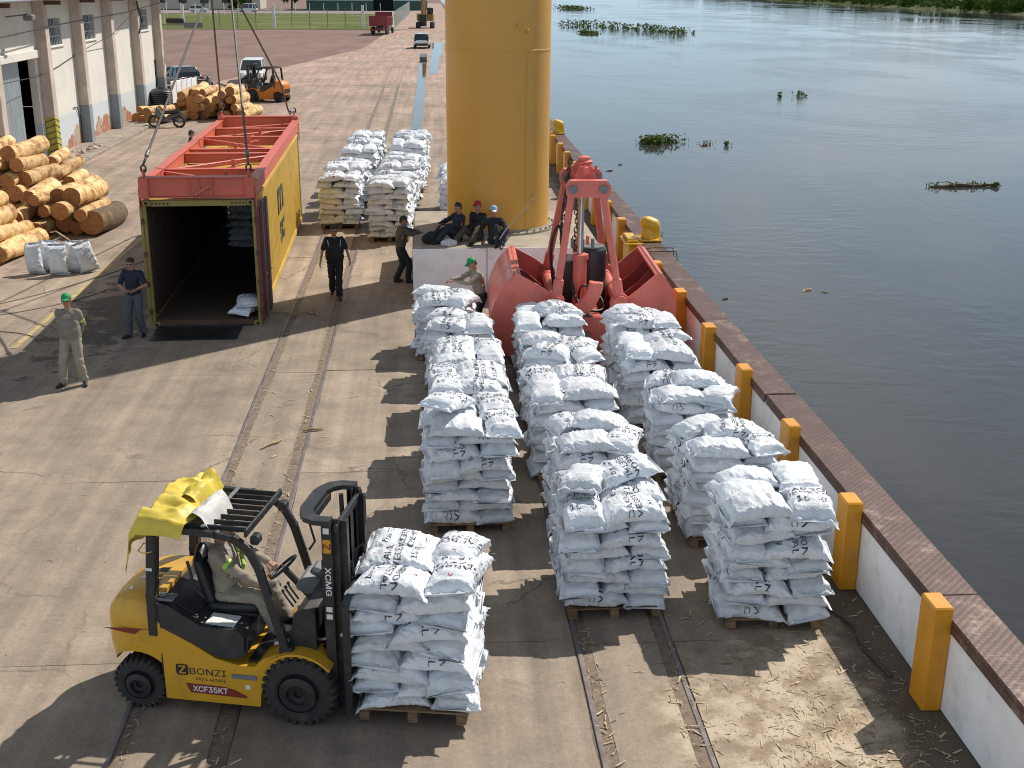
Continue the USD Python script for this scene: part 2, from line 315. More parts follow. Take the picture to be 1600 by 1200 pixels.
m_earth = M('yard_earth', (.205, .132, .112), .95, var=.22, scale=.35, dirt=(.29, .20, .17), dirt_amt=.7, dirt_scale=.09, bump=.3, bscale=6, spec=.2, grain=(1, .35, 1))
m_grass = M('field_grass', (.105, .125, .035), .95, var=.3, scale=.5, dirt=(.23, .20, .09), dirt_amt=.95, dirt_scale=.06, bump=.6, bscale=4, spec=.1)
m_road = M('town_road', (.23, .20, .18), .9, var=.12, scale=.4)
m_pave = M('pavement_concrete', (.30, .25, .20), .9, var=.25, scale=1.6, dirt=(.13, .10, .08), dirt_amt=.6, dirt_scale=1.3, bump=.3, bscale=20)
m_rail = M('worn_rail', (.20, .165, .16), .5, metal=.4, var=.25, scale=4)
m_railgrime = M('flangeway_grime', (.20, .150, .110), .95, var=.35, scale=14, dirt=(.11, .08, .055), dirt_amt=.8, dirt_scale=3, bump=.5, bscale=40)

# terrain: one sheet that ends at the quay and reaches the horizon
def sheet(pts, z): return np.array([(x, y, z) for x, y in pts], float)
def poly_sheet(poly, z):
    v, f = trimesh.creation.triangulate_polygon(Polygon(poly), engine='earcut')
    return np.column_stack([v, np.full(len(v), z)]), f
obj('terrain', poly_sheet([(5.2, -60), (5.2, 5000), (-5000, 5000), (-5000, -60)], -.065), m_earth, smooth=False, kind='structure')
obj('grass_field', poly_sheet([(-4.5, 193), (-4.0, 282), (-160, 276), (-160, 190.5)], -.02), m_grass, smooth=False, kind='structure')
obj('town_road', poly_sheet([(-8, 284), (-6, 312), (-160, 306), (-160, 278)], -.015), m_road, smooth=False, kind='structure')
apron = group_x('apron', None, kind='structure')
# slabs of the apron, each with its own worn edges
xs = [(-14.0, -8.61), (-8.6, -3.20), (-3.02, -2.24), (-2.03, 1.53), (1.72, 2.47), (2.67, 5.16)]
def slab(x0, x1, y0, y1):
    def edge(a, b, k):
        t = np.linspace(0, 1, k)[:-1]; return np.array(a)[None]+(np.array(b)-a)[None]*t[:, None]
    c = [(x0, y0), (x1, y0), (x1, y1), (x0, y1)]; P = np.vstack([edge(c[i], c[(i+1) % 4], 7 if i % 2 == 0 else 9) for i in range(4)])
    P += rng.normal(0, .006, P.shape)
    m = trimesh.creation.extrude_polygon(Polygon(P), .06, engine='earcut'); v = np.array(m.vertices); v[:, 2] += -.06+rng.uniform(-.004, .003)
    v[:, 2] += (v[:, 0]-(x0+x1)/2)*rng.normal(0, .0012)+(v[:, 1]-(y0+y1)/2)*rng.normal(0, .0008)
    obj('slab', (v, np.array(m.faces)), m_conc, apron, smooth=False)
for x0, x1 in xs:
    off = {-14.0: .4, -8.6: -.1, -2.03: .10}.get(x0, 0)
    for k in range(-1, 16):
        slab(x0, x1, 6.80+off+5.1*k, 6.80+off+5.1*(k+1)-.012)
m_conc_far = m_conc
obj('far_apron', poly_sheet([(-14.2, 88.5), (5.2, 88.5), (5.2, 420), (-3.5, 420), (-5.5, 190), (-7.2, 138), (-11.6, 112), (-15.5, 92)], -.004), m_conc, apron, smooth=False)
obj('joint_fill', poly_sheet([(-14.05, 1), (5.19, 1), (5.19, 88.6), (-14.05, 88.6)], -.016), m_joint, apron, smooth=False)
m_yline = M('worn_yellow_line', (.42, .33, .14), .85, var=.35, scale=5, dirt=(.30, .24, .19), dirt_amt=.95, dirt_scale=2.2)
for k in range(9):
    obj('painted_line', poly_sheet([(-8.52+.045*k, 24.0+4*k), (-8.40+.045*k, 24.0+4*k), (-8.36+.045*k, 27.7+4*k), (-8.48+.045*k, 27.7+4*k)], .0042), m_yline, apron, smooth=False)

# railway tracks let into the apron
def track(xa, xb, label, curve):
    t = thing('railway_track', label, 'railway track')
    ys = np.arange(2, 150, 2.0)
    bend = lambda y: np.where(y > 100, (y-100)**2*.0016, 0) if curve else 0*y
    for x, gs in ((xa, 1), (xb, -1)):
        yy = ys[ys < (148 if curve else 88)]
        cx = x+bend(yy)
        prof = np.array([(-.027, -.05), (.027, -.05), (.027, .001), (.021, .005), (-.021, .005), (-.027, .001)])
        v = np.stack([cx[:, None]+prof[:, 0], np.broadcast_to(yy[:, None], (len(yy), 6)), np.broadcast_to(prof[:, 1], (len(yy), 6))], -1).reshape(-1, 3)
        i, j = np.meshgrid(np.arange(len(yy)-1), np.arange(6), indexing='ij'); j2 = (j+1) % 6
        obj('rail', (v, np.stack([i*6+j, (i+1)*6+j, (i+1)*6+j2, i*6+j2], -1).reshape(-1, 4)), m_rail, t, smooth=20)
        a, b = (cx+.020, cx+.15) if gs > 0 else (cx-.19, cx-.020)
        wob = rng.normal(0, .012, len(yy))
        v = np.vstack([np.stack([a, yy, 0*yy-.012], 1), np.stack([b+wob, yy, 0*yy-.006], 1)]); n = len(yy); k = np.arange(n-1)
        obj('flangeway', (v, np.stack([k, k+n, k+n+1, k+1], 1)), m_railgrime, t, smooth=False)
track(-3.17, -2.06, 'worn railway track in the concrete running under the forklift', True)
track(1.58, 2.63, 'railway track in the concrete beneath the middle row of pallets', False)

# river
def water_material():
    n = {'geo': ('geometry', {}), 'm1': ('mapping', {'scale': (.55, .9, 1)}), 'w1': ('noise_texture', {'scale': 1.5, 'detail': 5.0, 'roughness': .55, 'distortion': .4}),
         'm2': ('mapping', {'scale': (.035, .02, 1), 'rotation': (0, 0, .35)}), 'w2': ('noise_texture', {'scale': 1.0, 'detail': 6.0, 'roughness': .6, 'distortion': 1.2}),
         'w3': ('noise_texture', {'scale': .12, 'detail': 3.0}), 'pa': ('map_range', {'from_min': .44, 'from_max': .62, 'to_min': .004, 'to_max': .045, 'clamp': True}),
         'hs': ('math', {'math_type': 'multiply'}), 'big': ('math', {'math_type': 'multiply', 'value2': .03}), 'ha': ('math', {'math_type': 'add'}),
         'b': ('bump', {'strength': 1.0, 'distance': 1.0}),
         'ro': ('map_range', {'from_min': .42, 'from_max': .62, 'to_min': .02, 'to_max': .09, 'clamp': True}),
         'p': ('principled_bsdf', {'base_color': (.042, .041, .042), 'ior': 1.333, 'specular_ior_level': .5})}
    L = [('geo.position', 'm1.vector'), ('m1.vector', 'w1.vector'), ('geo.position', 'm2.vector'), ('m2.vector', 'w2.vector'), ('geo.position', 'w3.vector'), ('w2.fac', 'pa.value'), ('w1.fac', 'hs.value1'), ('pa.result', 'hs.value2'),
         ('w3.fac', 'big.value1'), ('hs.value', 'ha.value1'), ('big.value', 'ha.value2'), ('ha.value', 'b.height'), ('b.normal', 'p.normal'), ('w2.fac', 'ro.value'), ('ro.result', 'p.roughness')]
    return usdkit.material(stage, LK+'river_water', n, L, surface='p.BSDF')
m_water = water_material()
WZ = -4.5
obj('river', poly_sheet([(5.3, -80), (4000, -80), (4000, 5000), (5.3, 5000)], WZ), m_water, smooth=False, kind='structure')

# quay wall: white panels, steel plate coping, yellow posts
m_wallw = M('quay_white_paint', (.90, .90, .90), .6, var=.05, scale=2, dirt=(.45, .43, .40), dirt_amt=.45, dirt_scale=2.6, bump=.12, bscale=20)
m_conc_old = M('old_concrete', (.24, .21, .18), .9, var=.25, scale=1.2, dirt=(.10, .09, .075), dirt_amt=.6, bump=.3, bscale=12)
def coping_material():
    n = {'geo': ('geometry', {}), 'mp': ('mapping', {'scale': (9, 9, 9), 'rotation': (0, 0, .785)}), 'ch': ('voronoi_texture', {'feature': 'f1', 'scale': 1.6, 'randomness': .12}),
         'n1': ('noise_texture', {'scale': 2.4, 'detail': 8.0, 'roughness': .7}), 'n2': ('noise_texture', {'scale': 30.0, 'detail': 4.0}),
         'r': ('rgb_ramp', {'ramp': [(0, (.048, .022, .017)), (.52, (.078, .037, .028)), (.66, (.105, .054, .041)), (.76, (.22, .155, .128)), (1, (.32, .26, .22))]}),
         'add': ('math', {'math_type': 'multiply_add', 'value2': .22}), 'mr': ('map_range', {'from_min': .1, 'from_max': .5, 'to_min': .55, 'to_max': 0.0, 'clamp': True}),
         'b': ('bump', {'strength': .6, 'distance': .006}), 'p': ('principled_bsdf', {'roughness': .52, 'metallic': .15})}
    L = [('geo.position', 'mp.vector'), ('mp.vector', 'ch.vector'), ('geo.position', 'n1.vector'), ('geo.position', 'n2.vector'), ('n2.fac', 'add.value1'), ('n1.fac', 'add.value3'), ('add.value', 'r.fac'), ('r.color', 'p.base_color'), ('ch.distance', 'mr.value'), ('mr.result', 'b.height'), ('b.normal', 'p.normal')]
    return usdkit.material(stage, LK+'coping_steel', n, L, surface='p.BSDF')
m_cop = coping_material()
m_post = M('post_yellow_paint', (.68, .285, .012), .45, var=.09, scale=4, dirt=(.24, .15, .06), dirt_amt=.5, dirt_scale=3.0, bump=.1, bscale=30, rnd=.08, coat=.1)
qw = thing('quay_wall', 'long low white quay wall with brown steel coping beside the river', 'wall')
obj('quay_base', MB().bx(5.16, 5.58, -60, 420, -9, 0, ch=0), m_conc_old, qw, smooth=False)
ye = [3.0, 8.6, 17.1, 25.6, 34.0, 42.5, 51, 60, 70, 90, 130]
for a, b in zip(ye[:-1], ye[1:]):
    obj('wall_panel', MB().bx(5.155, 5.56, a, b-.018, .002, .99, ch=.012), m_wallw, qw)
cs = [3.0, 10.9, 17.36, 21.7, 28.4, 36.0, 44.0, 54.0, 70, 95, 130]
for k, (a, b) in enumerate(zip(cs[:-1], cs[1:])):
    dx, dz = (.03, 0) if b < 17.4 else (0, .012)
    g_ = .028 if abs(b-17.36) < .1 else .008
    m_ = MB().bx(5.115+dx, 5.625+dx, a, b-g_, .995+dz, 1.05+dz, ch=.012).bx(5.115+dx, 5.135+dx, a, b-g_, .90+dz, 1.0+dz, ch=.004)
    obj('coping_plate', m_, m_cop, qw)
for y in [5.15, 7.75]+[10.38+2.60*k for k in range(24)]:
    if 28.2 < y-.2 < 29.8: continue
    h = 1.18+rng.uniform(-.015, .015); dx = rng.uniform(-.012, .012)
    c = MB().box(((4.945+dx+5.1545)/2, y+.165, h/2), (5.1545-4.945-dx, .35, h-.002), R=rot('z', rng.normal(0, .022))@rot('y', rng.normal(0, .008))@rot('x', rng.normal(0, .008)), ch=rng.uniform(.010, .026))
    obj('yellow_post', c, m_post, qw)
# mooring bollards on yellow pedestals built against the wall
m_bol = M('bollard_yellow_paint', (.66, .36, .014), .4, var=.1, scale=5, dirt=(.25, .15, .05), dirt_amt=.5, dirt_scale=4, coat=.2)
def bollard(y, label):
    t = thing('mooring_bollard', label, 'bollard', (0, y, 0), group=None)
    obj('pedestal', MB().bx(4.80, 5.1535, -.42, .42, .001, 1.02, ch=.03), m_bol, t)
    m_ = MB().bx(4.72, 5.16, -.50, .50, 1.022, 1.075, ch=.015)
    for k in range(4): m_.bx(4.76, 5.05, -.40+.24*k, -.33+.24*k, 1.075, 1.15-.0*k, ch=.02)
    m_.bx(4.78, 5.02, -.36, .34, 1.152, 1.18, ch=.01)
    obj('pedestal_plate', m_, m_bol, t)
    obj('base_flange', MB().bx(5.10, 5.66, -.34, .34, 1.078, 1.125, ch=.02), m_bol, t)
    sp = lambda c, r: manifold3d.Manifold.sphere(r, 28).translate(c)
    hull = manifold3d.Manifold.batch_hull
    neck = hull([sp((5.36, 0, 1.13), .20), sp((5.33, 0, 1.34), .15)])
    head = hull([sp((5.28, 0, 1.50), .15), sp((5.44, 0, 1.42), .19), sp((5.36, .06, 1.46), .18)])
    lip = hull([sp((5.52, -.02, 1.15), .12), sp((5.47, 0, 1.38), .17)])
    b = (neck+head+lip).trim_by_plane((0, 0, 1), 1.1255)
    obj('bollard_head', b, m_bol, t, smooth=50)
    for a in (-.27, .27):
        for bx_ in (5.17, 5.60): obj('bolt', MB().cyl((bx_, a, 1.126), (bx_, a, 1.15), .022, n=8), m_grey, t)
bollard(29.05, 'yellow cast mooring bollard on its pedestal beside the red grab')
bollard(50.9, 'yellow mooring bollard half hidden behind the yellow crane column')
wl = thing('mooring_ladder', 'thin steel wire ladder hooked over the coping near the bollard', 'ladder')
for y in (27.55, 27.95):
    obj('hook_rod', MB().tube([(5.02, y, .30), (5.03, y, .9), (5.04, y, 1.085), (5.35, y, 1.10), (5.75, y, 1.09), (5.80, y, .80)], .014, 6), m_rust, wl)
for z in (.38, .66, .94): obj('rung', MB().cyl((5.03, 27.56, z), (5.03, 27.94, z), .011, n=6), m_rust, wl)

# crane foundation and column
m_plat = M('foundation_concrete', (.34, .29, .225), .9, var=.25, scale=1.3, dirt=(.12, .09, .07), dirt_amt=.6, bump=.3, bscale=10)
cf = thing('crane_foundation', 'white painted concrete block under the yellow crane column', 'foundation')
obj('block', MB().bx(-.42, 3.95, 27.42, 32.2, .001, 1.245, ch=.02), m_plat, cf)
obj('painted_face', MB().bx(-.425, 1.28, 27.405, 27.418, .01, 1.235, ch=.003), m_wallw, cf)
obj('painted_face', MB().bx(1.30, 3.955, 27.395, 27.418, .01, 1.25, ch=.003), m_wallw, cf)
obj('side_face', MB().bx(-.433, -.4225, 27.42, 32.2, .01, 1.235, ch=.003), m_plat, cf)
m_col = M('crane_yellow_paint', (.60, .315, .050), .42, var=.05, scale=.7, dirt=(.42, .25, .06), dirt_amt=.35, dirt_scale=.9, coat=.15)
cc = thing('crane_column', 'massive yellow steel crane column rising beside the quay wall', 'crane column', (1.70, 30.2, 1.246))
obj('shaft', MB().lathe([(1.275, .06), (1.275, 4.28), (1.283, 4.285), (1.283, 4.325), (1.275, 4.33), (1.30, 16)], n=96), m_col, cc, smooth=25)
obj('base_flange', MB().lathe([(0, 0), (1.46, 0), (1.46, .05), (1.30, .055), (1.277, .10)], n=96), m_plat, cc, smooth=25)
for k in range(40):
    a = 2*math.pi*k/40; obj('anchor_bolt', MB().cyl((1.41*math.cos(a), 1.41*math.sin(a), .051), (1.41*math.cos(a), 1.41*math.sin(a), .10), .025, n=6), m_grey, cc)
for a, z in ((-100, .55), (-72, 4.9), (-62, 4.75)):
    c, s = math.cos(math.radians(a)), math.sin(math.radians(a))
    obj('lug', MB().bar((1.27*c, 1.27*s, z), (1.36*c, 1.36*s, z), .05, .09), m_col, cc)
obj('weld_seam', MB().tube([(1.278*math.cos(math.radians(-62)), 1.278*math.sin(math.radians(-62)), z) for z in np.linspace(.1, 4.27, 30)], .006, 6), m_col, cc)

# ---------------------------------------------------------------- warehouse
def wall_material():
    n = {'geo': ('geometry', {}), 'sep': ('separate_xyz', {}), 'n1': ('noise_texture', {'scale': .8, 'detail': 9.0, 'roughness': .66, 'distortion': .3}), 'n2': ('noise_texture', {'scale': .35, 'detail': 7.0, 'roughness': .6}), 'n3': ('noise_texture', {'scale': 9.0, 'detail': 5.0}),
         'v': ('map_range', {'from_min': .3, 'from_max': .7, 'to_min': .9, 'to_max': 1.08}), 'wc': ('vector_math', {'math_type': 'scale', 'vector1': (.66, .635, .58)}),
         'zb': ('math', {'math_type': 'multiply_add', 'value2': .12}), 'zm': ('map_range', {'from_min': 1.60, 'from_max': 1.66, 'to_min': 1.0, 'to_max': 0.0, 'clamp': True}), 'blue': ('mix', {'color2': (.53, .565, .59)}),
         'zl': ('map_range', {'from_min': .2, 'from_max': 2.3, 'to_min': .18, 'to_max': -.30}), 'pa': ('math', {'math_type': 'add'}), 'pr': ('map_range', {'from_min': .57, 'from_max': .585, 'to_min': 0.0, 'to_max': 1.0, 'clamp': True}),
         'pc': ('rgb_ramp', {'ramp': [(0, (.36, .29, .22)), (.45, (.40, .33, .26)), (.54, (.36, .145, .09)), (.64, (.40, .18, .12)), (.7, (.45, .38, .3)), (1, (.5, .45, .38))]}), 'peel': ('mix', {}),
         'b': ('bump', {'strength': .4, 'distance': .02}), 'p': ('principled_bsdf', {'roughness': .85, 'specular_ior_level': .2})}
    L = [('geo.position', 'sep.vector'), ('geo.position', 'n1.vector'), ('geo.position', 'n2.vector'), ('geo.position', 'n3.vector'), ('n1.fac', 'v.value'), ('v.result', 'wc.scale'), ('n1.fac', 'zb.value1'), ('sep.z', 'zb.value3'), ('zb.value', 'zm.value'),
         ('wc.vector', 'blue.color1'), ('zm.result', 'blue.fac'), ('sep.z', 'zl.value'), ('zl.result', 'pa.value1'), ('n2.fac', 'pa.value2'), ('pa.value', 'pr.value'), ('n1.fac', 'pc.fac'), ('blue.color', 'peel.color1'), ('pc.color', 'peel.color2'), ('pr.result', 'peel.fac'), ('peel.color', 'p.base_color'), ('n3.fac', 'b.height'), ('b.normal', 'p.normal')]
    return usdkit.material(stage, LK+'peeling_plaster', n, L, surface='p.BSDF')
m_plaster = wall_material()
m_pil = M('pilaster_plaster', (.50, .42, .36), .85, var=.18, scale=1.5, dirt=(.36, .27, .22), dirt_amt=.6, dirt_scale=1.2, bump=.25, bscale=12)
m_pilblue = M('pilaster_blue_paint', (.22, .255, .28), .75, var=.15, scale=2, dirt=(.32, .31, .3), dirt_amt=.5)
m_hazy = M('hazard_yellow', (.42, .37, .05), .7, var=.2, scale=3, dirt=(.25, .2, .1), dirt_amt=.5)
m_hazb = M('hazard_black', (.035, .033, .03), .7, var=.3)
m_galv = M('galvanised_sheet', (.38, .43, .46), .45, metal=.35, var=.15, scale=2, grain=(4, 4, .4))
m_dark = M('dark_interior', (.012, .012, .012), .9)
wh = thing('warehouse', 'white plastered warehouse with pilasters, barred windows and corrugated roof', 'warehouse')
BX = -15.55
holes = [[(45.6, .12), (50.55, .12), (50.55, 4.1), (45.6, 4.1)]]
wins = [(51.95, 54.55), (57.3, 60.0), (68.3, 71.3)]
for a, b in wins: holes.append([(a, 4.46), (b, 4.46), (b, 5.54), (a, 5.54)])
holes.append([(72.0, .9), (73.0, .9), (73.0, 2.75), (72.0, 2.75)])
wp = Polygon([(26, 0), (74.2, 0), (74.2, 6.7), (26, 6.7)], holes)
obj('front_wall', MB().prism(wp, 'x', BX-.30, BX), m_plaster, wh, smooth=False)
obj('end_wall', MB().prism([(-38, 0), (BX-.3, 0), (BX-.3, 6.7), (-27, 9.6), (-38, 6.7)], 'y', 73.9, 74.2), m_plaster, wh, smooth=False)
obj('end_wall', MB().prism([(-38, 0), (BX-.3, 0), (BX-.3, 6.7), (-27, 9.6), (-38, 6.7)], 'y', 26, 26.3), m_plaster, wh, smooth=False)
obj('back_wall', MB().bx(-38.3, -38, 26, 74.2, 0, 6.7, ch=0), m_plaster, wh, smooth=False)
def corrugated(p0, p1, q0, q1, pitch, amp, mat, parent, name):
    """sheet from edge p0-p1 to edge q0-q1, ribs running from p to q"""
    p0, p1, q0, q1 = (np.array(x, float) for x in (p0, p1, q0, q1)); L = np.linalg.norm(p1-p0); n = int(L/pitch*6)+1
    t = np.linspace(0, 1, n)[:, None]; nn = np.cross(p1-p0, q0-p0); nn /= np.linalg.norm(nn); w = amp*np.sin(t*L/pitch*2*math.pi)*nn
    a, b = p0+(p1-p0)*t+w, q0+(q1-q0)*t+w; k = np.arange(n-1)
    f = np.stack([k, k+1, k+1+n, k+n], 1); v = np.vstack([a, b, a-nn*.004, b-nn*.004])
    obj(name, (v, np.vstack([f, f[:, ::-1]+2*n])), mat, parent, smooth=60)
corrugated((-14.35, 25.5, 6.35), (-14.35, 74.9, 6.35), (-27, 25.5, 9.75), (-27, 74.9, 9.75), .18, .022, m_galv, wh, 'roof_sheet')
corrugated((-27, 25.5, 9.75), (-27, 74.9, 9.75), (-39, 25.5, 6.5), (-39, 74.9, 6.5), .18, .022, m_galv, wh, 'roof_sheet')
for k, y in enumerate((45.05, 51.17, 56.36, 61.7, 67.32, 72.75-.02)):
    w = .5 if k != 1 else .5
    obj('pilaster', MB().bx(BX+.002, BX+.42, y-w/2-.02, y+w/2, 1.75, 6.3, ch=.02), m_pil, wh)
    obj('pilaster_foot', MB().bx(BX+.002, BX+.425, y-w/2-.023, y+w/2+.003, .0, 1.748, ch=.02), m_pilblue if k > 1 else m_hazy, wh)
    if k < 2:
        st = MB()
        for q in range(7):
            z = .12+.24*q; st.bar((BX+.43, y-.25, z+.14), (BX+.43, y+.24, z-.02), .012, .035, up=(0, 0, 1))
            st.bar((BX+.02, y-.276, z+.0), (BX+.40, y-.276, z+.14), .012, .035)
        obj('hazard_stripe', st, m_hazb, wh)
    obj('rafter_end', MB().bx(BX+.01, BX+1.05, y-.07, y+.07, 6.12, 6.28, ch=.01), m_rust, wh)
for a, b in wins:
    wd = obj('window', MB().bx(BX-.28, BX-.26, a, b, 4.46, 5.54, ch=0), m_dark, wh)
    obj('sill', MB().bx(BX-.05, BX+.07, a-.1, b+.1, 4.38, 4.455, ch=.01), m_plaster, wd)
    for q in range(12):
        y = a+(b-a)*(q+.5)/12; obj('window_bar', MB().bx(BX-.07, BX-.045, y-.02, y+.02, 4.46, 5.54, ch=0), m_galv, wd, smooth=False)
    for z in (4.82, 5.2): obj('window_rail', MB().bx(BX-.045, BX-.03, a, b, z-.02, z+.02, ch=0), m_galv, wd, smooth=False)
wd = obj('window', MB().bx(BX-.2, BX-.18, 72.0, 73.0, .9, 2.75, ch=0), m_grey, wh)
for z in (1.5, 2.1): obj('window_rail', MB().bx(BX-.17, BX-.15, 72.0, 73.0, z-.02, z+.02, ch=0), m_galv, wd, smooth=False)
obj('door_opening', MB().bx(BX-1.2, BX-1.15, 45.5, 50.7, 0, 4.2, ch=0), m_dark, wh, smooth=False)
corrugated((BX-.38, 46.6, .05), (BX-.38, 49.6, .05), (BX-.38, 46.6, 4.15), (BX-.38, 49.6, 4.15), .16, .02, m_galv, wh, 'sliding_door')
obj('door_lintel', MB().bx(BX+.003, BX+.10, 44.5, 51.0, 4.12, 4.42, ch=.01), m_plaster, wh)
for pts, r in (([(BX+.46, 40, 5.05), (BX+.46, 46, 5.12), (BX+.46, 52, 5.30), (BX+.46, 58, 5.42), (BX+.46, 64, 5.50), (BX+.46, 73, 5.85)], .022), ([(BX+.46, 38, 3.45), (BX+.44, 44, 3.55), (BX+.1, 50, 3.42), (BX+.03, 53, 3.55), (BX+.03, 57, 4.0), (BX+.46, 61.5, 4.6), (BX+.46, 66, 5.5)], .016), ([(BX+.47, 66.9, 6.0), (BX+.5, 67.6, 5.0), (BX+.46, 67.0, 4.4)], .04), ([(BX+.04, 55, 1.75), (BX+.05, 55.5, 1.72), (BX+.05, 55.9, 1.2), (BX+.05, 55.9, .3)], .02)):
    t = np.linspace(0, 1, 30); q = np.array(pts); s = np.linspace(0, 1, len(q)); obj('wall_cable', MB().tube(np.stack([np.interp(t, s, q[:, i]) for i in range(3)], 1), r, 6), m_hose, wh)
lampw = obj('wall_lamp', MB().bar((BX+.02, 47.6, 5.75), (BX+.85, 47.6, 5.85), .05, .05), m_grey, wh); obj('lamp_head', MB().bx(BX+.7, BX+1.05, 47.4, 47.8, 5.62, 5.84, ch=.04), m_grey, lampw)
obj('meter_box', MB().bx(BX+.02, BX+.30, 73.2, 73.7, 1.85, 2.45, ch=.03), m_white, wh)
pav = group_x('pavement', None, kind='structure')
for k in range(18):
    y0 = 40+1.6*k; wob = rng.uniform(-.03, .03)
    obj('paving_slab', MB().bx(BX-.2 if y0 < 45 or y0 > 50 else BX-.3, -14.22, y0, y0+1.585, -.05, .125+rng.uniform(-.012, .012), ch=.012), m_pave, pav)
    obj('kerb_stone', MB().bx(-14.205, -14.03+wob*.4, y0, y0+1.58, -.05, .12+rng.uniform(-.015, .01), ch=.02), m_pave, pav)
# rubble fallen from the wall
m_rub = M('rubble', (.34, .26, .20), .9, var=.35, scale=4, rnd=.3, bump=.4, bscale=15)
for k in range(14):
    a = trimesh.creation.icosphere(1, 1.0); v = np.array(a.vertices)*rng.uniform(.7, 1.25, (len(a.vertices), 1))*np.array([.16, .2, .1])*rng.uniform(.5, 1.5)
    xx, yy = rng.uniform(-15.3, -14.4), 50.9+.31*k+rng.uniform(-.1, .1)
    o = obj('rubble_piece', (v+[xx, yy, .16], a.faces), m_rub, smooth=False); say(o, f'broken plaster lump on the pavement under the peeling wall, {["nearest", "second nearest", "third", "fourth", "fifth", "sixth", "seventh", "eighth", "ninth", "tenth", "eleventh", "twelfth", "second farthest", "farthest"][k]} one', 'rubble')
# ================================================================ BAGS OF CHARCOAL ON PALLETS
def bag_material(name, base, tint_rnd=.08):
    n = {'tc': ('texture_coordinate', {}), 'geo': ('geometry', {}), 'oi': ('object_info', {}),
         'n1': ('noise_texture', {'scale': 5.0, 'detail': 5.0, 'roughness': .6}), 'n2': ('noise_texture', {'scale': 13.0, 'detail': 7.0, 'roughness': .62, 'distortion': 1.3, 'type': 'ridged_multifractal'}), 'n3': ('noise_texture', {'scale': 60.0, 'detail': 3.0}),
         'rm': ('map_range', {'to_min': 1-tint_rnd*1.6, 'to_max': 1+tint_rnd*.6}), 'c': ('vector_math', {'math_type': 'scale', 'vector1': base}),
         'dr': ('map_range', {'from_min': .50, 'from_max': .78, 'to_min': 0.0, 'to_max': .50, 'clamp': True}), 'mx': ('mix', {'color2': (.30, .29, .28)}),
         'ha': ('math', {'math_type': 'multiply_add', 'value2': .35}), 'b': ('bump', {'strength': .62, 'distance': .014}),
         'p': ('principled_bsdf', {'roughness': .36, 'specular_ior_level': .5, 'sheen_weight': .05})}
    L = [('geo.position', 'n1.vector'), ('geo.position', 'n2.vector'), ('geo.position', 'n3.vector'), ('oi.random', 'rm.value'), ('rm.result', 'c.scale'), ('n1.fac', 'dr.value'), ('dr.result', 'mx.fac'), ('c.vector', 'mx.color1'), ('mx.color', 'p.base_color'),
         ('n3.fac', 'ha.value1'), ('n2.fac', 'ha.value3'), ('ha.value', 'b.height'), ('b.normal', 'p.normal')]
    return usdkit.material(stage, LK+name, n, L, surface='p.BSDF')
m_bag = bag_material('white_bag_film', (.74, .775, .825))
m_bagc = bag_material('cream_bag_film', (.72, .695, .61))
m_ink = M('bag_ink', (.05, .057, .072), .45, var=.3, scale=30)
m_inkr = M('bag_ink_red', (.48, .04, .045), .45, var=.2)
BL, BWID, BT = .40, .255, .098       # half flat length, half flat width, half thickness

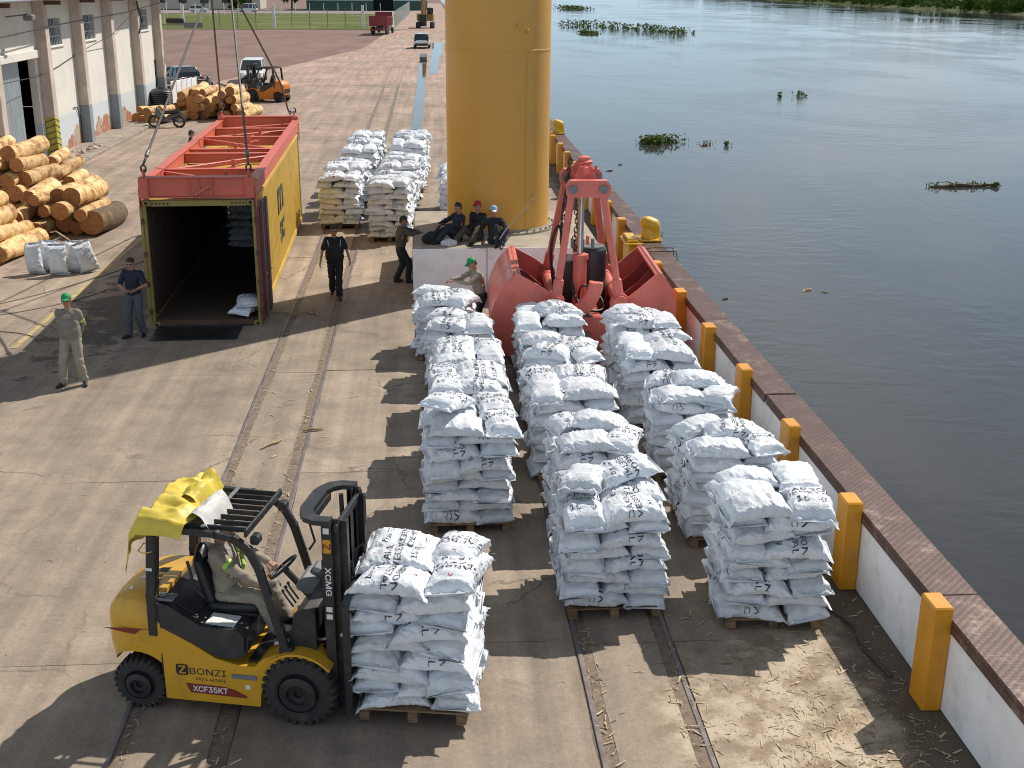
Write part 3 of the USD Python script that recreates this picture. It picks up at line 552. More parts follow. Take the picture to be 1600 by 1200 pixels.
def bag_surface(seed, fat=1.0):
    """-> function of (s in -1..1 along the bag, angle) giving a point on a plump, creased, sewn bag"""
    r = np.random.default_rng(seed); off = r.uniform(0, 50, 3)
    sag = r.uniform(-.02, .07); tw = r.uniform(-.06, .06); lean = r.uniform(-.02, .02); bul = r.uniform(-.3, .3); fold = r.uniform(-.5, .5); fdir = r.uniform(-1, 1)
    dent = r.uniform(-.6, .6); tt = BT*fat*r.uniform(.9, 1.12)
    def f(s, th):
        s, th = np.broadcast_arrays(np.asarray(s, float), np.asarray(th, float)); a = np.abs(s)
        body = np.clip(1-(a/.93)**3.2, 0, 1)**.62                                  # thickness along the bag, 0 in the flat seam
        body = np.where(a > .93, 0, body)
        t = tt*(body*(1+.22*bul*s)+.035)
        w = BWID*(1-.17*body*(1+.15*np.sin(s*3+bul)))
        c, sn = np.cos(th), np.sin(th); e = .62
        y = w*np.sign(c)*np.abs(c)**e; z = t*np.sign(sn)*np.abs(sn)**.85
        x = BL*s*(1-.0*y)-np.sign(s)*.022*body.clip(0, 1)*0
        # ends pulled in at the middle so that the corners stand out as ears
        x = x-np.sign(s)*.035*a**4*(1-np.abs(y/BWID)**2)
        P = np.stack([x, y, z], -1)
        q = P*[1, 1, 1]+off
        pl = np.abs(meshkit.noise(np.stack([s*.9+off[0], y*34+off[1], np.sign(sn)*3+off[2]], -1), seed)-.5)*2      # pleats gathered into the seams
        lump = meshkit.fbm(q*13, 2, seed+3)-.5
        cre = 1-np.abs(2*meshkit.fbm(q*[6, 9, 7]+lump[..., None]*.6, 3, seed+5)-1)                                  # long soft creases
        cre2 = 1-np.abs(2*meshkit.noise((q+cre[..., None]*.02)*[17, 12, 14], seed+7)-1)
        amp = np.clip(body*1.4, 0, 1)
        dz = (pl-.5)*.030*np.clip(a**2.2, .05, 1)*(1-.6*(a > .93))+amp*(lump*.030+(cre**5-.25)*.022+(cre2**6-.2)*.010)
        N = np.stack([0*s, c*.55, sn], -1); N /= np.linalg.norm(N, axis=-1, keepdims=True)
        P = P+N*dz[..., None]
        P[..., 2] = np.where(P[..., 2] < -tt*.55, -tt*.55+(P[..., 2]+tt*.55)*.35, P[..., 2])                     # lies flat
        P[..., 2] += -sag*s*s*1.0-.030*np.clip(a-.86, 0, 1)/.14+.018*np.sin(y*40+off[0])*(a > .9)-dent*.12*np.exp(-((s-fdir*.5)/.25)**2)*np.clip(sn, 0, 1)*.25
        P[..., 1] += lean*s+.02*fold*s*s
        an = tw*s; P = np.stack([P[..., 0]+.012*meshkit.noise(np.stack([y*60, 0*y+seed, np.sign(s)], -1))*(a > .95)*np.sign(s), P[..., 1]*np.cos(an)-P[..., 2]*np.sin(an), P[..., 1]*np.sin(an)+P[..., 2]*np.cos(an)], -1)
        return P
    return f
def bag_mesh(f, nu=58, nv=44):
    s = np.sin(np.linspace(-1, 1, nu)*math.pi/2*.86)/math.sin(math.pi/2*.86); s = np.sign(s)*np.abs(s)
    th = np.linspace(0, 2*math.pi, nv+1)[:-1]; th = th+.30*np.sin(2*th)*-1*.5
    S, T = np.meshgrid(s, th, indexing='ij'); v = f(S, T).reshape(-1, 3)
    i, j = np.meshgrid(np.arange(nu-1), np.arange(nv), indexing='ij'); j2 = (j+1) % nv
    fc = np.stack([i*nv+j, (i+1)*nv+j, (i+1)*nv+j2, i*nv+j2], -1).reshape(-1, 4)
    fc = np.vstack([fc[:, [0, 1, 2]], fc[:, [0, 2, 3]]])
    k = np.arange(1, nv-1); fc = np.vstack([fc, np.stack([0*k, k, k+1], 1), (nu-1)*nv+np.stack([0*k, k+1, k], 1)])
    return v, fc
def bag_print(f, s0, lines, h, side=1):
    """flat lettering that follows the film; lines run across the bag, their tops towards s=+1"""
    out = MB()
    for txt, sc, hh, asp in lines:
        v, fc = text(txt, hh, False, .001, asp, True); keep = (v[fc][:, :, 2] > .0005).all(1)
        fc = fc[keep]; m = trimesh.Trimesh(v, fc, process=True)
        v, fc = trimesh.remesh.subdivide_to_size(m.vertices, m.faces, .024, max_iter=6)
        # across the bag: arc position -> angle
        tg = np.linspace(0, np.pi/2, 60); wg = BWID*.84*np.cos(tg)**.62; zg = BT*.9*np.sin(tg)**.85; ar = np.r_[0, np.cumsum(np.hypot(np.diff(wg[::-1]), np.diff(zg[::-1])))]
        th = np.where(v[:, 0] >= 0, np.interp(np.abs(v[:, 0]), ar, tg[::-1]), np.pi-np.interp(np.abs(v[:, 0]), ar, tg[::-1]))
        s = sc+v[:, 1]/BL
        if side < 0: th = -th
        # text reads along -y so that its top points to +x
        th = (np.pi-th) if side > 0 else th-np.pi
        P = f(s, th); e = 1e-3; a = f(s+e, th)-P; b = f(s, th+e)-P; n = np.cross(a, b); n /= np.linalg.norm(n, axis=1, keepdims=True)+1e-12
        sg = np.sign((n*(P-[0, 0, 0])*[.0, .3, 1]).sum(1)); sg[sg == 0] = 1
        P = P+n*sg[:, None]*.0035; q = np.cross(P[fc[:, 1]]-P[fc[:, 0]], P[fc[:, 2]]-P[fc[:, 0]]); fl = (q*(n*sg[:, None])[fc[:, 0]]).sum(1) < 0; fc = np.array(fc); fc[fl] = fc[fl][:, ::-1]
        out.add(P, fc)
    return out
bag_classes = []
LINES = [('CARBON', .19, .066, 1.52), ('VEGETAL', -.06, .066, 1.34), ('15 Kg', -.48, .062, 1.3)]
for k in range(18):
    f = bag_surface(100+k*7, 1.0)
    c = klass(f'charcoal_bag_kind_{k:03d}')
    obj('film', bag_mesh(f), m_bag, c, smooth=True)
    if k % 2 == 0:
        for s_ in ((1, -1) if k in (2, 8) else (1,)):
            obj('lettering', bag_print(f, 0, LINES, .09, s_), m_ink, c, smooth=True)
            lg = bag_print(f, 0, [('^', .56, .070, 1.5)], .06, s_); obj('red_mark', lg, m_inkr, c, smooth=True)
    bag_classes.append(c)
cream_classes = []
for k in range(3):
    c = klass(f'cream_bag_kind_{k:03d}'); obj('film', bag_mesh(bag_surface(500+k*7, 1.05), 44, 34), m_bagc, c, smooth=True); cream_classes.append(c)

# ---- pallets
m_pal = M('pallet_board', (.20, .125, .07), .85, var=.3, scale=4, rnd=.25, dirt=(.09, .065, .045), dirt_amt=.6, dirt_scale=5, bump=.3, bscale=50)
pal = klass('pallet_kind')
for k in range(7): obj('top_board', MB().bx(-.54, .54, -.6+.183*k, -.6+.183*k+.10, .118, .138, ch=.003), m_pal, pal)
for x in (-.49, 0, .49):
    obj('stringer', MB().bx(x-.048, x+.048, -.595, .595, .100, .117, ch=.003), m_pal, pal)
    for y in (-.54, 0, .54): obj('block', MB().bx(x-.05, x+.05, y-.06, y+.06, .022, .099, ch=.004), m_pal, pal)
    obj('bottom_board', MB().bx(x-.05, x+.05, -.6, .6, .001, .021, ch=.003), m_pal, pal)

# ---- stacking
LAYER = .158
bags = []                    # (matrix, variant, stack index, layer, where, material set)
stacks = []                  # (label noun phrase, matrix)
def bag_matrix(x, y, z, a, r, tip=0):
    R = rot('z', a)@rot('x', r.normal(0, .075))@rot('y', r.normal(0, .06)+tip)
    if r.random() < .5: R = R@rot('z', math.pi)
    return matrix_of((x, y, z), R=R@np.diag([r.uniform(.96, 1.06), r.uniform(.95, 1.07), r.uniform(.94, 1.14)]))
def stack(x, y, rz, layers, label, where, z0=0., top='rows', cream=False, mess=1.5, seed=0, skip=()):
    r = np.random.default_rng(1000+seed); base = matrix_of((x, y, z0), rz); si = len(stacks)
    copy(pal, 'pallet', label, 'pallet', base, None); stacks.append((where, base))
    A, B = .37, .235; h = A+B
    for l in range(layers):
        z = .145+LAYER*(l+.42); mir = -1 if l % 2 else 1
        if l >= layers-1 and top == 'rows':
            spots = [(-.20*mir, -.42, 0), (-.20*mir, 0.0, 0), (-.20*mir, .42, 0), (.385*mir, -.27, 90), (.385*mir, .36, 90)]
        elif l >= layers-1 and top == 'mess':
            spots = [(-.17, -.36, r.uniform(-25, 25)), (.22, .06, r.uniform(-30, 30)), (-.22, .38, r.uniform(-20, 20)), (.37, -.28, 90+r.uniform(-25, 25))]
        elif l % 3 == 2:
            spots = [(-.20*mir, -.41, 0), (-.20*mir, 0.0, 0), (-.20*mir, .41, 0), (.38*mir, -.28, 90), (.38*mir, .34, 90)]
        else:
            spots = [(-B*mir*.92, -A+.0, 0), (A*mir*.98, -B+.02, 90), (B*mir*.92, A, 0), (-A*mir*.98, B-.02, 90)]
        names = {}
        for q, (bx_, by_, a) in enumerate(spots):
            if (l, q) in skip: continue
            out = np.array([bx_, by_]); jit = r.normal(0, .014*mess, 2)
            m = base@bag_matrix(bx_*1.0+jit[0], by_+jit[1], z+r.normal(0, .006)+(.012 if l == layers-1 else 0), math.radians(a)+r.normal(0, .05*mess), r)
            nm = ('front' if by_ < -.15 else 'back' if by_ > .15 else 'middle')+' '+('left' if bx_ < -.1 else 'right' if bx_ > .1 else 'centre')
            bags.append((m, int(r.integers(0, 18)) if not cream else 100+int(r.integers(0, 3)), si, l, nm, layers))
    return si
def loose(si, x, y, z, a, tip, roll, v, nm, layers=0):
    base = stacks[si][1]
    bags.append((base@matrix_of((x, y, z), R=rot('z', math.radians(a))@rot('y', math.radians(tip))@rot('x', math.radians(roll))), v, si, 99, nm, layers))
LOADRZ = math.radians(-9)
s = stack(-.168, 11.0, LOADRZ, 9, 'wooden pallet lifted on the forks of the yellow forklift', 'load on the forklift forks', z0=.055, seed=1)
s = stack(2.08, 13.06, .01, 8, 'pallet under the nearest bag stack of the middle row', 'nearest stack of the middle row', seed=2, top='rows')
loose(s, -.30, .05, 1.56, 76, 6, 0, 1, 'leaning on top'); loose(s, .20, .22, 1.555, 14, -10, 5, 2, 'tilted on top')
s = stack(3.90, 12.70, -.03, 9, 'pallet under the nearest bag stack beside the quay wall', 'nearest stack beside the quay wall', seed=3)
s = stack(.46, 15.46, .02, 9, 'pallet under the stack just behind the forklift load', 'stack just behind the forklift load', seed=4)
loose(s, -.25, -.1, 1.72, 60, 12, 0, 4, 'slumped on top')
ords = ['second', 'third', 'fourth', 'farthest']
for k, (x, y, n, t) in enumerate(((2.14, 15.1, 8, 'mess'), (2.06, 17.2, 8, 'rows'), (2.10, 19.2, 8, 'mess'), (2.14, 21.15, 8, 'rows'))):
    s = stack(x, y, rng.normal(0, .04), n, f'pallet under the {ords[k]} stack of the middle row before the grab', f'{ords[k]} stack of the middle row', seed=10+k, top=t, mess=1.5)
    if k in (0, 3): loose(s, .1, .1, .145+LAYER*(n+.3), rng.uniform(-30, 30), 5, 0, k+3, 'loose on top')
for k, (x, y, n, t) in enumerate(((3.88, 14.85, 8, 'mess'), (3.84, 17.0, 8, 'mess'), (3.76, 19.1, 8, 'rows'), (3.78, 20.98, 8, 'mess'))):
    s = stack(x, y, rng.normal(0, .04), n, f'pallet under the {ords[k]} stack of the row beside the quay wall', f'{ords[k]} stack beside the quay wall', seed=20+k, top=t, mess=1.6)
    if k in (0, 1): loose(s, .12, -.05, .145+LAYER*(n+.3), rng.uniform(-20, 20), 4, 4, k+6, 'loose on top')
for k, (x, y, n, t) in enumerate(((.54, 17.5, 8, 'rows'), (.56, 19.5, 7, 'rows'), (.50, 21.45, 7, 'mess'), (.26, 23.3, 7, 'mess'))):
    s = stack(x, y, rng.normal(0, .04), n, f'pallet under the {ords[k]} stack of the row behind the forklift load', f'{ords[k]} stack of the row behind the forklift load', seed=30+k, top=t, mess=1.5)
far = [(-2.72, 36.7, 9, 'front cream stack beside the container', True), (-1.16, 34.75, 10, 'front stack left of the crane foundation', False), (-2.74, 38.8, 9, 'second stack beside the container', False), (-2.62, 40.9, 8, 'third stack beside the container', False), (-2.46, 43.0, 9, 'fourth stack beside the container', False), (-2.40, 45.2, 9, 'fifth stack beside the container', False), (-2.36, 47.3, 9, 'last stack beside the container', False),
       (-1.10, 36.85, 9, 'second stack left of the crane column', False), (-1.04, 38.95, 9, 'third stack left of the crane column', False), (-.92, 41.0, 9, 'fourth stack left of the crane column', False), (-.76, 43.2, 10, 'fifth stack left of the crane column', False), (-.70, 45.3, 10, 'sixth stack left of the crane column', False), (-.62, 47.4, 9, 'last stack by the puddle', False), (.92, 37.3, 8, 'stack half hidden behind the crane column', False), (.95, 39.4, 8, 'stack behind the half hidden stack', False)]
for k, (x, y, n, w, cr) in enumerate(far):
    stack(x, y, rng.normal(0, .05), n, f'pallet under the {w}', w, seed=40+k, top='mess' if k % 2 else 'rows', cream=cr, mess=1.8)
    if cr:
        for q in range(len(bags)-1, -1, -1):
            if bags[q][2] != len(stacks)-1: break
            m, v, si, l, nm, L_ = bags[q]
            if nm.endswith('right') or l > 6: bags[q] = (m, (q*5) % 18, si, l, nm, L_)

# ---- which bags show: a small depth picture of the bags alone
def visible_counts():
    W, H = 800, 600; R, U, F = cam_basis(); zb = np.full((H, W), 1e9); idb = np.full((H, W), -1)
    u = np.linspace(-.95, .95, 16); v = np.linspace(-.95, .95, 12); g = []
    for a in u:
        for b in v:
            hh = .085*(1-a**4)**.5*(1-b**4)**.5
            g += [(a*BL, b*BWID*.88, hh), (a*BL, b*BWID*.88, -hh*.8)]
    g = np.array(g)
    for i, bg in enumerate(bags):
        P = g@bg[0][:3, :3].T+bg[0][:3, 3]-[0, 0, CAM_H]; d = P@F; x = (W/2+FPX/2*(P@R)/d).astype(int); y = (H/2-FPX/2*(P@U)/d).astype(int)
        o = max(1, int(FPX/2*.05/d.mean()/2+.5))
        for dx in range(-o, o+1):
            for dy in range(-o, o+1):
                X, Y = x+dx, y+dy; ok = (X >= 0) & (X < W) & (Y >= 0) & (Y < H)
                X, Y, D = X[ok], Y[ok], d[ok]; nb = D < zb[Y, X]; zb[Y[nb], X[nb]] = D[nb]; idb[Y[nb], X[nb]] = i
    return np.bincount(idb[idb >= 0], minlength=len(bags))
cnt = visible_counts(); order = np.argsort(-cnt, kind='stable'); single = set(order[:292].tolist())
ordinal = ['bottom', 'second', 'third', 'fourth', 'fifth', 'sixth', 'seventh', 'eighth', 'ninth', 'tenth']
seen = {}
pi_m, pi_i = [], []
for i, (m, v, si, l, nm, n) in enumerate(bags):
    src = (cream_classes[v-100] if v >= 100 else bag_classes[v]); w = stacks[si][0]
    if i in single:
        if l == 99: lab = f'white printed charcoal bag {nm} of the {w}'
        else:
            lay = 'top' if l == n-1 else ordinal[l]; lab = f'{"cream" if v >= 100 else "white"} bag, {nm} of {lay} layer, {w}'
        k = seen[lab] = seen.get(lab, 0)+1
        if k > 1: lab = lab.replace(' bag', ' plump bag', 1)
        copy(src, 'charcoal_bag', lab, 'bag', m, None)
    else:
        pi_m.append(m); pi_i.append(18+v-100 if v >= 100 else v)
print('bags', len(bags), 'single', len(single), 'smallest single px(800)', cnt[order[291]])
inst = UsdGeom.PointInstancer.Define(stage, '/World/stacked_bags')
say(inst.GetPrim(), 'remaining white charcoal bags inside and behind the pallet stacks', 'bags', None, 'stuff')
protos = []
for k, c in enumerate(bag_classes+cream_classes):
    x = UsdGeom.Xform.Define(stage, f'/World/stacked_bags/bag_{k:03d}'); x.GetPrim().GetReferences().AddInternalReference(pth(c)); protos.append(x.GetPath())
inst.CreatePrototypesRel().SetTargets(protos)
inst.CreateProtoIndicesAttr(Vt.IntArray(pi_i))
mm = np.array(pi_m); inst.CreatePositionsAttr(Vt.Vec3fArray.FromNumpy(mm[:, :3, 3].astype(np.float32)))
qs = []
for m in pi_m:
    q = Gf.Matrix4d(m.T.tolist()).ExtractRotationQuat(); qs.append(Gf.Quath(float(q.GetReal()), *[float(a) for a in q.GetImaginary()]))
inst.CreateOrientationsAttr(Vt.QuathArray(qs))
# ================================================================ PEOPLE
m_shirt = {
    'grey': M('grey_work_cloth', (.215, .195, .165), .9, var=.15, scale=9, dirt=(.14, .12, .10), dirt_amt=.4, bump=.25, bscale=90),
    'beige': M('beige_work_cloth', (.30, .26, .21), .9, var=.15, scale=9, dirt=(.2, .17, .13), dirt_amt=.3, bump=.25, bscale=90),
    'navy': M('navy_cloth', (.014, .018, .036), .85, var=.2, scale=9, bump=.2, bscale=90),
    'black': M('black_cloth', (.012, .013, .016), .85, var=.2, scale=9, bump=.2, bscale=90),
    'brown': M('faded_brown_cloth', (.10, .082, .068), .9, var=.2, scale=9, bump=.2, bscale=90),
    'jeans': M('grey_denim', (.075, .082, .10), .9, var=.2, scale=12, bump=.25, bscale=90),
    'dkjeans': M('dark_denim', (.022, .028, .040), .9, var=.2, scale=12, bump=.25, bscale=90),
    'shoe': M('dark_shoe_leather', (.018, .016, .015), .5, var=.2, scale=20),
    'green': M('green_cap_cloth', (.012, .27, .085), .7, var=.1, scale=20), 'red': M('red_cap_cloth', (.32, .016, .022), .7, var=.1, scale=20),
    'sky': M('pale_blue_cap_cloth', (.25, .42, .66), .7, var=.15, scale=20), 'capwhite': M('cap_white_cloth', (.66, .68, .70), .7, var=.1, scale=20),
    'darkcap': M('dark_cap_cloth', (.05, .042, .032), .8, var=.1, scale=20), 'hiviz': M('reflective_band', (.40, .68, .10), .5, var=.1, scale=20), 'silver': M('silver_band', (.62, .64, .62), .4, var=.1, scale=20), 'mask': M('blue_mask', (.12, .20, .42), .8, var=.1)}
_S = manifold3d.Manifold.sphere(1.0, 14); _hull = manifold3d.Manifold.batch_hull
def sph(p, r):
    r = (r, r, r) if np.isscalar(r) else r
    return _S.scale(tuple(float(x) for x in r)).translate(tuple(float(x) for x in p))
def chain(*pr): return [_hull([sph(*pr[k]), sph(*pr[k+1])]) for k in range(len(pr)-1)]
def union(ms): return manifold3d.Manifold.batch_boolean(ms, manifold3d.OpType.Add)
def soft(man, L=.025, it=6, wr=0.0, seed=0, ws=9.0):
    m = man.refine_to_length(L).to_mesh(); t = trimesh.Trimesh(m.vert_properties[:, :3], m.tri_verts, process=True)
    trimesh.smoothing.filter_taubin(t, lamb=.5, nu=.52, iterations=it)
    v = np.array(t.vertices)
    if wr:
        n = np.array(t.vertex_normals); c = 1-np.abs(2*meshkit.fbm(v*[ws, ws, ws*1.4]+seed, 3, seed)-1); v = v+n*((c**3-.3)*wr)[:, None]
    return v, np.array(t.faces)
def ik(a, c, l1, l2, hint):
    a, c = np.asarray(a, float), np.asarray(c, float); d = c-a; L = np.linalg.norm(d)
    if L > (l1+l2)*.995: c = a+d/L*(l1+l2)*.995; d = c-a; L = np.linalg.norm(d)
    u = d/L; k = (l1*l1-l2*l2+L*L)/(2*L); h = math.sqrt(max(l1*l1-k*k, 1e-6)); q = np.asarray(hint, float); q = q-u*(q@u); q /= np.linalg.norm(q)+1e-9
    return a+u*k+q*h, c
def hand_parts(w, d, nrm, side, curl=.5):
    """palm, four unequal bent fingers, a thumb off the side; w wrist, d towards the fingers, nrm out of the palm"""
    d = np.asarray(d, float)/np.linalg.norm(d); nrm = np.asarray(nrm, float); nrm = nrm-d*(nrm@d); nrm /= np.linalg.norm(nrm)+1e-9; s = np.cross(d, nrm)*side
    w = np.asarray(w, float); P = lambda a, b, c: w+d*a+s*b+nrm*c
    out = [_hull([sph(P(.0, .012, 0), .020), sph(P(.0, -.012, 0), .020), sph(P(.085, .030, 0), .013), sph(P(.085, -.030, 0), .013)])]
    for k, (b, L) in enumerate(((.030, .070), (.010, .080), (-.010, .074), (-.030, .058))):
        a1 = curl*.8; a2 = curl*1.9; p0 = P(.085, b, 0); p1 = p0+(d*math.cos(a1)+nrm*math.sin(a1))*L*.5; p2 = p1+(d*math.cos(a2)+nrm*math.sin(a2))*L*.5
        out += chain((p0, .0105), (p1, .0092), (p2, .0078))
    t0 = P(.02, .030, .004); t1 = t0+d*.030+s*.030+nrm*.012; t2 = t1+d*.034+s*.006+nrm*.018*curl*2
    return out+chain((t0, .014), (t1, .011), (t2, .009))
def person(label, loc, rz, shirt='grey', trousers='grey', sleeve='long', cap=None, hair=True, glasses=False, scale=.965, pelvis=(0, 0, .93), lean=(0, 0), turn=(0, 0),
           feet=((-.11, 0), (.11, .02)), toes=(-.15, .15), hands=((-.27, .02, .80), (.27, .02, .80)), elbow=((-.6, -.5, 0), (.6, -.5, 0)), knees=None, ankles=None, fat=1.0, band=False, curl=(.5, .5), palm=((1, 0, 0), (-1, 0, 0)), stripe=None, foot_dirs=None, mask=False, group=None, seed=0):
    t = thing('person', label, 'person', m=matrix_of(loc, rz)@np.diag([scale, scale, scale, 1.0]), group=group)
    pel = np.array(pelvis, float); up = np.array([lean[0], lean[1], 1.0]); up /= np.linalg.norm(up)
    rt = np.array([1.0, 0, 0]); fw = np.cross(up, rt); fw /= np.linalg.norm(fw); rt = np.cross(fw, up)
    B = lambda x, y, z: pel+rt*x+fw*y+up*z
    neck = B(0, -.01, .53); chest = B(0, .015, .34); belly = B(0, .02, .14); sh = [B(-.175, -.005, .475), B(.175, -.005, .475)]
    yaw, nod = turn; hd = rot('z', yaw)@rot('x', -nod)
    frameH = np.stack([rt, fw, up], 1)@hd; hc = neck+np.array([0, 0, 1])*.02+frameH@np.array([0, .035, .145])
    Hp = lambda x, y, z: hc+frameH@np.array([x, y, z])
    hip = [B(-.09, 0, -.02), B(.09, 0, -.02)]
    wr, el = [], []
    for k in (0, 1):
        e, w = ik(sh[k], np.array(hands[k], float), .285, .255, elbow[k]); el.append(e); wr.append(w)
    an, kn = [], []
    for k in (0, 1):
        a = np.array([feet[k][0], feet[k][1], feet[k][2] if len(feet[k]) > 2 else .085]); h = (0, 1, .1) if knees is None else knees[k]
        q, a = ik(hip[k], a, .43, .42, h); kn.append(q); an.append(a)
    fd = []
    for k in (0, 1):
        a = toes[k]; v = np.array([math.sin(a), math.cos(a), 0]) if foot_dirs is None else np.array(foot_dirs[k], float); fd.append(v/np.linalg.norm(v))
    # body
    hf = [sph(Hp(0, -.012, .035), (.076, .093, .088)), ]
    head = [_hull([sph(Hp(0, -.015, .035), .083), sph(Hp(0, .012, .03), .078), sph(Hp(0, .045, -.075), .034), sph(Hp(-.035, .0, -.055), .035), sph(Hp(.035, 0, -.055), .035)])]
    head += [_hull([sph(Hp(0, .088, .02), .010), sph(Hp(0, .106, -.020), .014), sph(Hp(0, .088, -.026), .016)]), _hull([sph(Hp(-.018, .083, -.058), .008), sph(Hp(.018, .083, -.058), .008)])]
    for s in (-1, 1): head.append(_hull([sph(Hp(s*.082, -.008, .02), (.010, .018, .026)), sph(Hp(s*.079, 0, -.015), .010)]))
    bd = head+chain((hc-frameH@np.array([0, .02, .03]), .052), (neck, .054), (chest, .07))+[_hull([sph(sh[0]-up*.02, .034), sph(sh[1]-up*.02, .034), sph(belly, (.09, .06, .1)), sph(pel, (.10, .07, .07))])]
    for k in (0, 1):
        bd += chain((sh[k], .045), (el[k], .036), (wr[k], .025)); d = wr[k]-el[k]; bd += hand_parts(wr[k], d, palm[k], -1 if k == 0 else 1, curl[k])
        bd += chain((hip[k], .075), (kn[k], .05), (an[k], .036)) + chain((an[k], .034), (an[k]+fd[k]*.12+[0, 0, -.05], .026))
    obj('body', soft(union(bd), .016, 4), m_skin, t, smooth=True)
    # shirt
    f_ = fat; to = [_hull([sph(sh[0]+rt*.01-up*.01, .062), sph(sh[1]-rt*.01-up*.01, .062), sph(chest, (.158*f_, .118*f_, .12)), sph(neck-up*.055, .07)]), _hull([sph(chest, (.158*f_, .118*f_, .12)), sph(belly+fw*.02*(f_-1)*6, (.150*f_, .118*f_, .12)), sph(pel+up*.02, (.158*f_, .116*f_, .075))])]
    to += [_hull([sph(sh[0]*.75+sh[1]*.25-up*.10-fw*.03, .09), sph(sh[1]*.75+sh[0]*.25-up*.10-fw*.03, .09), sph(pel-fw*.03+up*.05, .08)])]
    to += [_hull([sph(neck-up*.02-fw*.005, (.062, .064, .022)), sph(neck+up*.012-fw*.008, (.056, .058, .014))])]
    for k in (0, 1):
        d1 = el[k]-sh[k]; d2 = wr[k]-el[k]
        if sleeve == 'long': to += chain((sh[k], .066), (el[k], .052), (wr[k]-d2*.02, .040))
        else: to += chain((sh[k], .068), (sh[k]+d1*.78, .058))
    obj('shirt', soft(union(to), .02, 5, .016, seed, 8), m_shirt[shirt], t, smooth=True)
    pn = [_hull([sph(pel+up*.04, (.145*f_, .108*f_, .05)), sph(hip[0], .098), sph(hip[1], .098)])]
    for k in (0, 1): pn += chain((hip[k]-up*.01, .100), (kn[k], .078), (an[k]+(kn[k]-an[k])*.06, .070))
    obj('trousers', soft(union(pn), .02, 5, .020, seed+5, 7), m_shirt[trousers], t, smooth=True)
    for k in (0, 1):
        a = an[k]; dn = np.array([0, 0, -1.0]) if abs(fd[k][2]) < .5 else np.cross(fd[k], [1, 0, 0])*np.sign(np.cross(fd[k], [1, 0, 0])[1]+1e-9)
        b = a+dn*.048
        shoe = _hull([sph(b-fd[k]*.045, .034), sph(b+fd[k]*.06, .040), sph(b+fd[k]*.165, .032), sph(a-fd[k]*.01, .042)])
        obj('shoe', soft(shoe, .02, 3), m_shirt['shoe'], t, smooth=True)
    if band:
        bb = MB()
        for k in (0, 1):
            d = (el[k]-sh[k]); d /= np.linalg.norm(d); c = sh[k]+(el[k]-sh[k])*.62
            b_ = MB().cyl(c-d*.022, c+d*.022, .068, .066, 18, cap=False); obj('reflective_band', b_, m_shirt['hiviz'], t, smooth=40)
    if stripe:
        for s0, s1 in stripe: obj('jacket_stripe', MB().tube([s0, (np.array(s0)+s1)/2, s1], .008, 6), m_shirt['silver'], t)
    if hair:
        hh = _hull([sph(Hp(0, -.022, .045), .086), sph(Hp(0, .0, .06), .083), sph(Hp(0, -.05, -.01), .062)])
        hh = hh.trim_by_plane(tuple(frameH@np.array([0, -.55, .55])), float((Hp(0, .01, .03))@(frameH@np.array([0, -.55, .55]))/1.0/np.linalg.norm(frameH@np.array([0, -.55, .55]))*1.0)) if False else hh
        cut = _hull([sph(Hp(0, .09, -.03), .075), sph(Hp(0, .15, -.03), .09)])
        obj('hair', soft(hh-cut, .014, 2, .006, seed+2, 30), m_hair, t, smooth=True)
    if cap:
        dome = _hull([sph(Hp(0, -.012, .055), .094), sph(Hp(0, .005, .065), .088)]).trim_by_plane(tuple(float(x) for x in frameH[:, 2]), float(Hp(0, 0, .045)@frameH[:, 2]))
        c_ = obj('cap', soft(dome, .016, 2), m_shirt[cap], t, smooth=50)
        vis = _hull([sph(Hp(-.055, .07, .048), .008), sph(Hp(.055, .07, .048), .008), sph(Hp(-.035, .165, .030), .006), sph(Hp(.035, .165, .030), .006), sph(Hp(0, .17, .034), .007), sph(Hp(0, .08, .056), .008)])
        obj('peak', soft(vis, .014, 2), m_shirt['capwhite' if cap == 'sky' else cap], c_, smooth=50)
    for s in (-1, 1):
        if not glasses: obj('eye', MB().ball(Hp(s*.031, .079, .008), (.011, .007, .007), 1), m_hair, t, smooth=True)
    if glasses:
        g_ = obj('sunglasses', union([_hull([sph(Hp(s*.034, .088, .010), (.024, .008, .016)), sph(Hp(s*.034, .084, .004), (.020, .008, .012))]) for s in (-1, 1)]+chain((Hp(-.06, .078, .018), .004), (Hp(.06, .078, .018), .004))+chain((Hp(-.072, .06, .016), .004), (Hp(-.085, -.01, .016), .004))+chain((Hp(.072, .06, .016), .004), (Hp(.085, -.01, .016), .004))), m_blackpl, t, smooth=True)
    if mask: obj('face_mask', soft(_hull([sph(Hp(-.03, .04, -.10), .034), sph(Hp(.03, .04, -.10), .034), sph(Hp(0, .075, -.085), .030), sph(Hp(0, .05, -.13), .025)]), .014, 2), m_shirt['mask'], t, smooth=True)
    return t
PI = math.pi
person('man in grey work clothes and green cap, hands behind back, by the shadow edge', (-6.57, 21.55, 0), PI*1.0, 'grey', 'beige', cap='green', glasses=True, fat=1.25, band=True, scale=.985,
       hands=((-.10, -.14, .92), (.10, -.15, .90)), elbow=((-1, -.45, 0), (1, -.45, 0)), feet=((-.17, .0), (.20, .10)), toes=(-.35, .45), palm=((0, -1, 0), (0, -1, 0)), turn=(.1, -.05), seed=1)
person('man in navy polo and sunglasses holding a phone beside the container', (-6.16, 24.75, 0), PI*.93, 'navy', 'jeans', sleeve='short', glasses=True, scale=.965,
       hands=((-.16, .26, 1.10), (.06, .30, 1.10)), elbow=((-1, -.3, -.4), (1, -.3, -.4)), feet=((-.12, -.05), (.13, .14)), toes=(-.2, .5), palm=((1, 0, .4), (-1, 0, .4)), curl=(.8, .8), turn=(.1, .15), seed=2)
